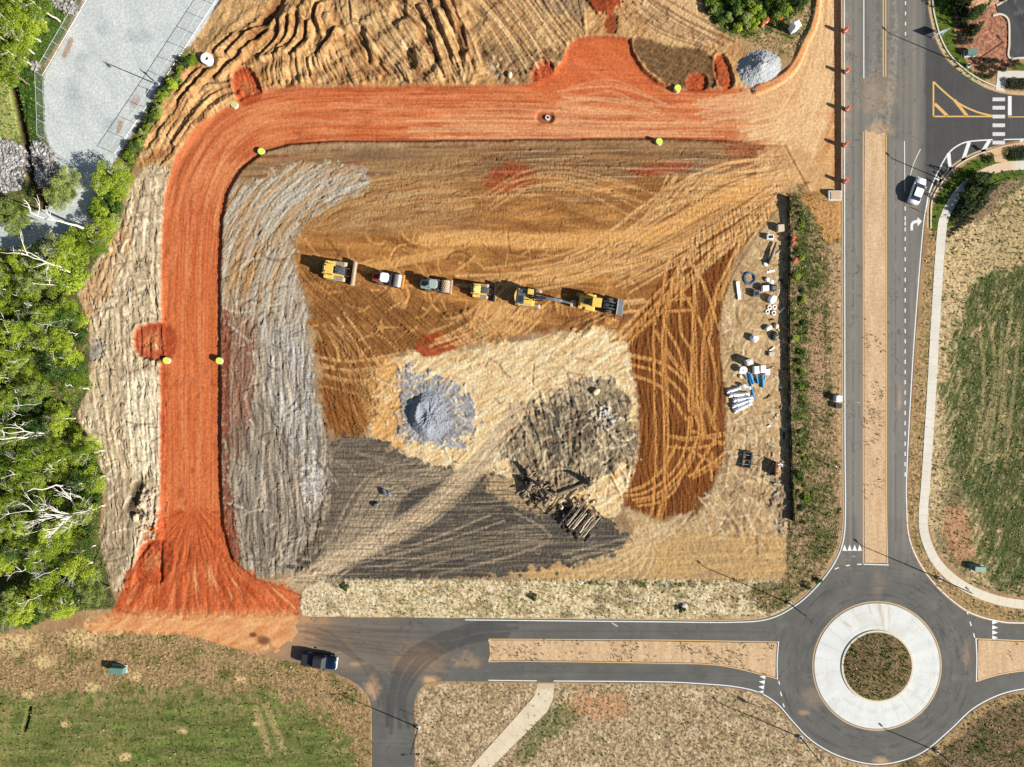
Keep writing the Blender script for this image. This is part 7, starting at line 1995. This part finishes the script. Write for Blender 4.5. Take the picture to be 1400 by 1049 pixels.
for x, y, h, s_, w_ in ((88, 245, 6.5, 2.4, 'upper one of two sparse pale green trees between the gravel lot and the stream'), (75, 268, 6, 2.2, 'lower one of two sparse pale green trees between the gravel lot and the stream')):
    tree(x, y, h, s_, 4, w_, 'trees by the gravel lot')
for i, (x, y) in enumerate(scatter([(165, 262), (168, 290), (150, 300), (130, 290), (145, 268)], 9, 9, 8)): bush(x, y, 1.5, 2.4, i % 3, 'green bush at the tip of the wood between gravel lot and pale bank', 'bushes of the western wood')
for i in range(15):
    f = i / 14; x, y = 254 - 80 * f + rd.uniform(-3, 3) + 6, 82 + 132 * f + rd.uniform(-4, 4)
    bush(x, y, rd.uniform(.7, 1.3), rd.uniform(.8, 1.7), i, 'low bush in the ragged row along the east fence of the gravel lot', 'bushes along the lot fence')
for i, (x, y) in enumerate(scatter([(45, 330), (20, 260), (-20, 270), (-30, 300), (20, 320)], 16, 4, 9)): tree(x, y, 7, 2.0, 4, 'pale half-bare tree over the spur of the gravel lot at the outer edge', 'trees by the gravel lot')
# bare white trunks
def bare(base, top, r0, label, seed, nb=4, leafy=True, bl=1.0):
    rb, rt = math.hypot(base[0] - CX, base[1] - CY), math.hypot(top[0] - CX, top[1] - CY)
    h = min(13.0, max(2.0, CAM_H * (1 - rb / rt)))
    b = W(*base, 0); z0 = zat(*base); tp = P(*top, h) - b
    rd_ = random.Random(seed); t = thing('bare_tree', label, 'bare tree', (b.x, b.y, z0), 0, 'white bare trunks in the western wood')
    n_ = 9; pts = [tp * (k / n_) + Vector((rd_.uniform(-.22, .22), rd_.uniform(-.22, .22), 0)) * (0 if k in (0,) else 1) for k in range(n_ + 1)]
    MB().tube(pts, [r0 * (1.05 - .8 * k / n_) for k in range(n_ + 1)], 9).build('trunk', M['deadwood'], t, True)
    m = MB()
    def limb(p, d, L_, r, dep):
        q = [p]; dd = d.normalized(); steps = 4
        for s_ in range(steps):
            dd = (dd + Vector((rd_.uniform(-.35, .35), rd_.uniform(-.35, .35), rd_.uniform(-.12, .25)))).normalized(); q.append(q[-1] + dd * L_ / steps)
        m.tube(q, [r * (1 - .7 * i / steps) for i in range(steps + 1)], 5)
        if dep:
            for s_ in range(3): limb(q[rd_.randint(1, steps - 1)], dd + Vector((rd_.uniform(-1, 1), rd_.uniform(-1, 1), rd_.uniform(0, .5))), L_ * rd_.uniform(.35, .65), r * .5, dep - 1)
    for k in range(nb):
        i = rd_.randint(4, n_); a = rd_.uniform(0, 6.28)
        limb(pts[i], Vector((math.cos(a), math.sin(a), .6)), h * rd_.uniform(.14, .3) * bl, r0 * .5, 2 if bl > 1.2 else 1)
    m.build('limbs', M['deadwood'], t)
    return t


W_ = 'in the western wood'
for i, (a, b, r, nb, bl, w_) in enumerate([((132, 318), (42, 291), .24, 4, .8, 'thick white leaning trunk nearest the gravel lot, northernmost'), ((106, 376), (28, 345), .17, 5, 1.0, 'long white trunk with bare twigs below the thick northern one'), ((100, 393), (48, 386), .12, 3, .7, 'short pale trunk just below the long twiggy one'), ((33, 412), (2, 394), .2, 3, .7, 'crooked white trunk at the outer edge of the wood'), ((58, 450), (30, 441), .15, 2, .6, 'pale broken stem below the crooked trunk'), ((114, 457), (95, 454), .14, 2, .5, 'short white stem near the edge above the tan pit'), ((122, 532), (88, 526), .2, 2, .6, 'short white trunk at the wood edge below the tan pit'),
    ((70, 574), (34, 577), .17, 3, .6, 'forked white trunk left of the bulge in the bank'), ((62, 586), (5, 585), .12, 2, .6, 'thin white trunk, uppermost of the three parallel ones'), ((90, 590), (2, 592), .15, 2, .6, 'long white trunk, middle of the three parallel ones'), ((92, 594), (-20, 602), .18, 3, .6, 'long white trunk, lowest of the three parallel ones'), ((110, 624), (82, 629), .18, 2, .5, 'short white trunk with green crown above the straight bare pole'), ((118, 658), (36, 671), .21, 0, .5, 'straight bare white pole without branches above the dead tree'), ((52, 640), (2, 655), .12, 3, .7, 'thin pale trunk at the outer edge above the straight bare pole'), ((127, 693), (84, 711), .32, 12, 2.4, 'large dead tree with a wide fan of bare white limbs'), ((100, 690), (45, 700), .13, 6, 1.5, 'slender dead tree tangled with the large dead one'), ((38, 520), (-5, 517), .12, 3, .7, 'thin pale stem west of the bulge in the bank'), ((75, 480), (45, 474), .1, 3, .7, 'thin pale stem among bushes left of the tan pit')]):
    bare(a, b, r, w_ + ' ' + W_, 600 + i, nb, True, bl)
for i, (x, y) in enumerate(scatter([(20, 420), (90, 400), (104, 450), (104, 500), (90, 560), (125, 650), (128, 690), (112, 760), (128, 800), (60, 820), (20, 800)], 17, 24, 33)):
    k_ = 1 + rd.uniform(.04, .085); bare((x, y), (CX + (x - CX) * k_ + rd.uniform(-4, 4), CY + (y - CY) * k_ + rd.uniform(-8, 8)), rd.uniform(.06, .11), 'thin pale trunk among leafy trees ' + ('in the northern wood' if y < 500 else 'in the middle wood' if y < 680 else 'in the southern wood'), 660 + i, 3, True, .8)
bare((22, 78), (18, 66), .1, 'short bare sapling by the head of the stream', 640, 3)
bare((34, 30), (5, 8), .12, 'slender white trunk in the grove above the stream head', 641, 3)

# conifers and planting of the finished corner
def conifer_mesh(seed):
    r = np.random.default_rng(seed); cl = []
    for k in range(13):
        z = .5 + k * .42; R = 1.25 * (1 - k / 13.5)
        for j in range(max(2, int(7 * R / 1.2) + 1)):
            a = r.uniform(0, 6.28); q = R * r.uniform(.45, .95); cl.append((q * math.cos(a), q * math.sin(a), z - q * .12, .34 * (.5 + R * .5), .22))
    cl.append((0, 0, 6.0, .16, .35))
    return leaf_mesh('needles', seed, cl, 2600, .11, 'needle', .2)


cons = [conifer_mesh(700), conifer_mesh(701)]
ctr = branches_mesh(702, 6, .1, 4, 'brownbark', .2)
def conifer(px, py, h, s_, label, k):
    t = thing('conifer', label, 'conifer', W(px, py, zat(px, py)), random.uniform(0, 6), 'conifers of the planted corner')
    t.scale = (s_, s_, h / 6.2); obj('trunk', ctr, t); obj('crown', cons[k % 2], t); return t


for i, (x, y, h, s_, w_) in enumerate([(1303, 12, 5.0, 1.0, 'conifer nearest the lawn at the top edge'), (1316, 4, 5, 1.1, 'conifer second from the lawn at the top edge'), (1329, 22, 4.8, 1.0, 'bright edged conifer left of the parking lot kerb'), (1327, 44, 3.6, .85, 'lowest conifer of the northern bed, above the teal cabinet'), (1318, 26, 4.5, 1.0, 'conifer in the middle of the northern bed'),
    (1326, 250, 4.6, 1.1, 'conifer at the upper end of the southern bed by the pavement'), (1338, 245, 3.8, 1.0, 'conifer just right of the topmost one in the southern bed'), (1318, 268, 4.4, 1.1, 'conifer beside the pavement left of the lamp foot'), (1340, 262, 5.0, 1.1, 'tall conifer right of the lamp among the southern bed'), (1312, 286, 4.6, 1.1, 'conifer at the lower end of the southern bed by the pavement'), (1328, 285, 4.2, 1.05, 'conifer at the lower end of the southern bed, away from the pavement'), (1372, -8, 4.5, 1.0, 'conifer at the top edge by the parking lot')]):
    conifer(x, y, h, s_, w_, i)
shr = leaf_mesh('shrub_leaves', 710, random_clumps(710, .9, .8, .35, 12, .3, .55), 800, .10, 'shrubleaf')
for i, (x, y) in enumerate(scatter([(1306, -25), (1322, -25), (1322, 30), (1334, 36), (1330, 62), (1312, 62), (1307, 40)], 6.2, 42, 11)): bush(x, y, rd.uniform(.5, .75), rd.uniform(.6, .9), 0, 'dark low shrub in the northern planting bed beside the lawn', 'shrubs of the northern bed', 'shrub', shr)
for i, (x, y) in enumerate(scatter([(1330, 80), (1352, 84), (1390, 86), (1372, 97), (1352, 112), (1340, 105)], 6.2, 26, 12)): bush(x, y, rd.uniform(.5, .75), rd.uniform(.6, .9), 0, 'dark low shrub between the teal cabinet and the concrete corner', 'shrubs below the teal cabinet', 'shrub', shr)
for i in range(34):
    a, b = i % 7, i // 7; x, y = 1297 + a * 5.6 + b * 2.2 + rd.uniform(-.8, .8), 323 - a * 4.0 - b * 5.6 + 2 * b + rd.uniform(-.8, .8)
    if x < 1341 and y > 297: bush(x, y, .34, .45, 0, 'small dark shrub in the dotted rows below the southern conifers', 'dotted shrub rows', 'shrub', shr)
for i, (x, y) in enumerate(scatter([(1318, 258), (1345, 240), (1356, 246), (1346, 272), (1320, 298), (1304, 300), (1306, 290)], 6, 36, 13)): bush(x, y, rd.uniform(.55, .8), rd.uniform(.6, 1.0), 0, 'dark low shrub under the southern conifers', 'shrubs of the southern bed', 'shrub', shr)
bush(1351, 219, 1.0, 1.1, 1, 'round dark bush at the lawn tip beside the yellow diamond sign', None, 'bush', shr)
def hedge(q, h, label):
    xs_ = [p[0] for p in q]; ys_ = [p[1] for p in q]
    pts = scatter(q, 3.2, 160, 14); z = [zat(*p) for p in pts]; o0 = W(*pts[0], 0)
    cl = [tuple(W(*p, z[i] + h * .55) - o0) + (.42, h * .5) for i, p in enumerate(pts)]
    t = thing('hedge', label, 'hedge', o0); me = leaf_mesh('hedge_leaves', 720 + len(q), cl, 7000, .08, 'shrubleaf'); obj('foliage', me, t)
    me2 = branches_mesh(721, h, .04, 5, 'brownbark', .4, .1); obj('stems', me2, t); return t


hedge([(1378, 207), (1400, 203), (1430, 202), (1430, 214), (1400, 216), (1381, 220)], .8, 'clipped hedge between the crosswalk ramp and the curved pavement')
hedge([(1376, 111), (1430, 112), (1430, 121), (1378, 123)], .8, 'clipped hedge beside the concrete corner beside the parking lot')
# bushes of the northern scrub and of the silt fence
for i, (x, y) in enumerate(scatter([(960, -20), (1105, -20), (1095, 10), (1075, 26), (1040, 30), (1018, 46), (990, 34), (970, 16)], 9, 50, 15)): bush(x, y, rd.uniform(.8, 1.7), rd.uniform(1.0, 2.4), [1, 1, 0, 2, 3][i % 5], 'leafy bush in the northern scrub above the pale gravel heap', 'bushes of the northern scrub')
for i in range(34):
    y = 275 + 440 * (i + rd.random()) / 34; x = 1083 + (y - 275) * .012 + rd.uniform(-3, 6)
    w_ = 'beside the orange drums' if y < 400 else ('right of the wrapped bundles' if y < 560 else 'near the lower end of the fence')
    bush(x + rd.uniform(0, 12), y, rd.uniform(.3, .75), rd.uniform(.3, .65), [1, 1, 0, 2][i % 4], 'low weedy bush along the silt fence, ' + w_, 'bushes along the silt fence')
for x, y, w_ in ((1118, 793, 'dark bush on the verge above the lamp northwest of the roundabout'), (1103, 800, 'yellowing bush on the verge beside the lamp northwest of the roundabout'), (932, 832, 'dark weedy bush around the round manhole in the dry verge'), (474, 802, 'small dark bush at the left end of the dry verge'), (730, 815, 'small green bush in the dry verge above the lower road')): bush(x, y, .7, .7, 1, w_, None)

# ------------------------------------------------------------------ ground cover: tufts of grass and weeds
TUFT *= np.where(inside(ROADP) > .5, np.where((rr < 46) | (inside(mv) + inside(mh) + inside(me_) > .5), 1, 0), 1)
dens = np.clip(TUFT, 0, 14) * (SP * S) ** 2 * 1.35 * (.35 + 1.3 * ss(-.3, .5, nz(4, 4, 2, 900)))
cnt = RNG.poisson(dens)
r_, c_ = np.nonzero(cnt); rep = np.repeat(np.arange(len(r_)), cnt[r_, c_]); r_, c_ = r_[rep], c_[rep]
n = len(r_)
px = WX[r_, c_] + RNG.uniform(-.09, .09, n); py = WY[r_, c_] + RNG.uniform(-.09, .09, n); pz = Z[r_, c_] - .02
g = GREEN[r_, c_]; hgt = RNG.uniform(.08, .26, n) * (1 + .5 * g); wd = RNG.uniform(.07, .17, n)
B = 4
co = np.zeros((n, B, 3, 3), np.float32)
for k in range(B):
    a = RNG.uniform(0, 6.28, n); b = a + RNG.uniform(1.2, 1.9, n); le = RNG.uniform(.2, .9, n)
    dx, dy = np.cos(a), np.sin(a)
    co[:, k, 0] = np.stack([px - dy * wd * .6, py + dx * wd * .6, pz], 1); co[:, k, 1] = np.stack([px + dy * wd * .6, py - dx * wd * .6, pz], 1)
    co[:, k, 2] = np.stack([px + dx * wd * (1 + le), py + dy * wd * (1 + le), pz + hgt], 1)
ca = np.array([(.14, .20, .03), (.20, .25, .05), (.08, .12, .025)], np.float32); cb = np.array([(.34, .26, .13), (.25, .19, .10), (.42, .33, .18)], np.float32)
isg = RNG.random(n) < g * .85 + .10
tc_ = np.where(isg[:, None], ca[RNG.integers(0, 3, n)], cb[RNG.integers(0, 3, n)]) * RNG.uniform(.6, 1.15, (n, 1))
o = mesh_np('ground_cover', co.reshape(-1, 3), np.arange(n * B * 3, dtype=np.int32).reshape(-1, 3), np.repeat(tc_, B * 3, 0), M['soil'])
o['kind'] = 'stuff'; o['label'] = 'tufts of dry and green grass and weeds'
print('tufts', n)
# ------------------------------------------------------------------ light, sky, camera
SUN_EL = math.radians(30.0)
sx, sy = 116.0, -49.0
L = math.hypot(sx, sy)
sd = Vector((sx / L * math.cos(SUN_EL), sy / L * math.cos(SUN_EL), math.sin(SUN_EL)))   # towards the sun
ld = bpy.data.lights.new('sun', 'SUN'); ld.energy = 5.0; ld.angle = math.radians(.5); ld.color = (1.0, .965, .895)
lo = bpy.data.objects.new('sun', ld); COLL.objects.link(lo)
lo.rotation_euler = sd.to_track_quat('Z', 'Y').to_euler(); lo.location = sd * 300
w = bpy.data.worlds.new('World'); scene.world = w; w.use_nodes = True
nt = w.node_tree; bg = nt.nodes['Background']
sk = nt.nodes.new('ShaderNodeTexSky'); sk.sky_type = 'NISHITA'; sk.sun_disc = False
sk.sun_elevation = SUN_EL; sk.sun_rotation = math.atan2(sd.x, sd.y)
nt.links.new(sk.outputs['Color'], bg.inputs['Color']); bg.inputs['Strength'].default_value = .05
cd = bpy.data.cameras.new('camera'); cam = bpy.data.objects.new('camera', cd); COLL.objects.link(cam)
cam.location = (0, 0, CAM_H); cam.rotation_euler = (0, 0, 0)
cd.sensor_width = 36; cd.lens = 36 * CAM_H / (1400 * S); cd.clip_end = 5000; cd.clip_start = 1
scene.camera = cam
scene.view_settings.view_transform = 'Standard'; scene.view_settings.look = 'None'
scene.view_settings.exposure = .83; scene.view_settings.gamma = 1
scene.cycles.use_denoising = False
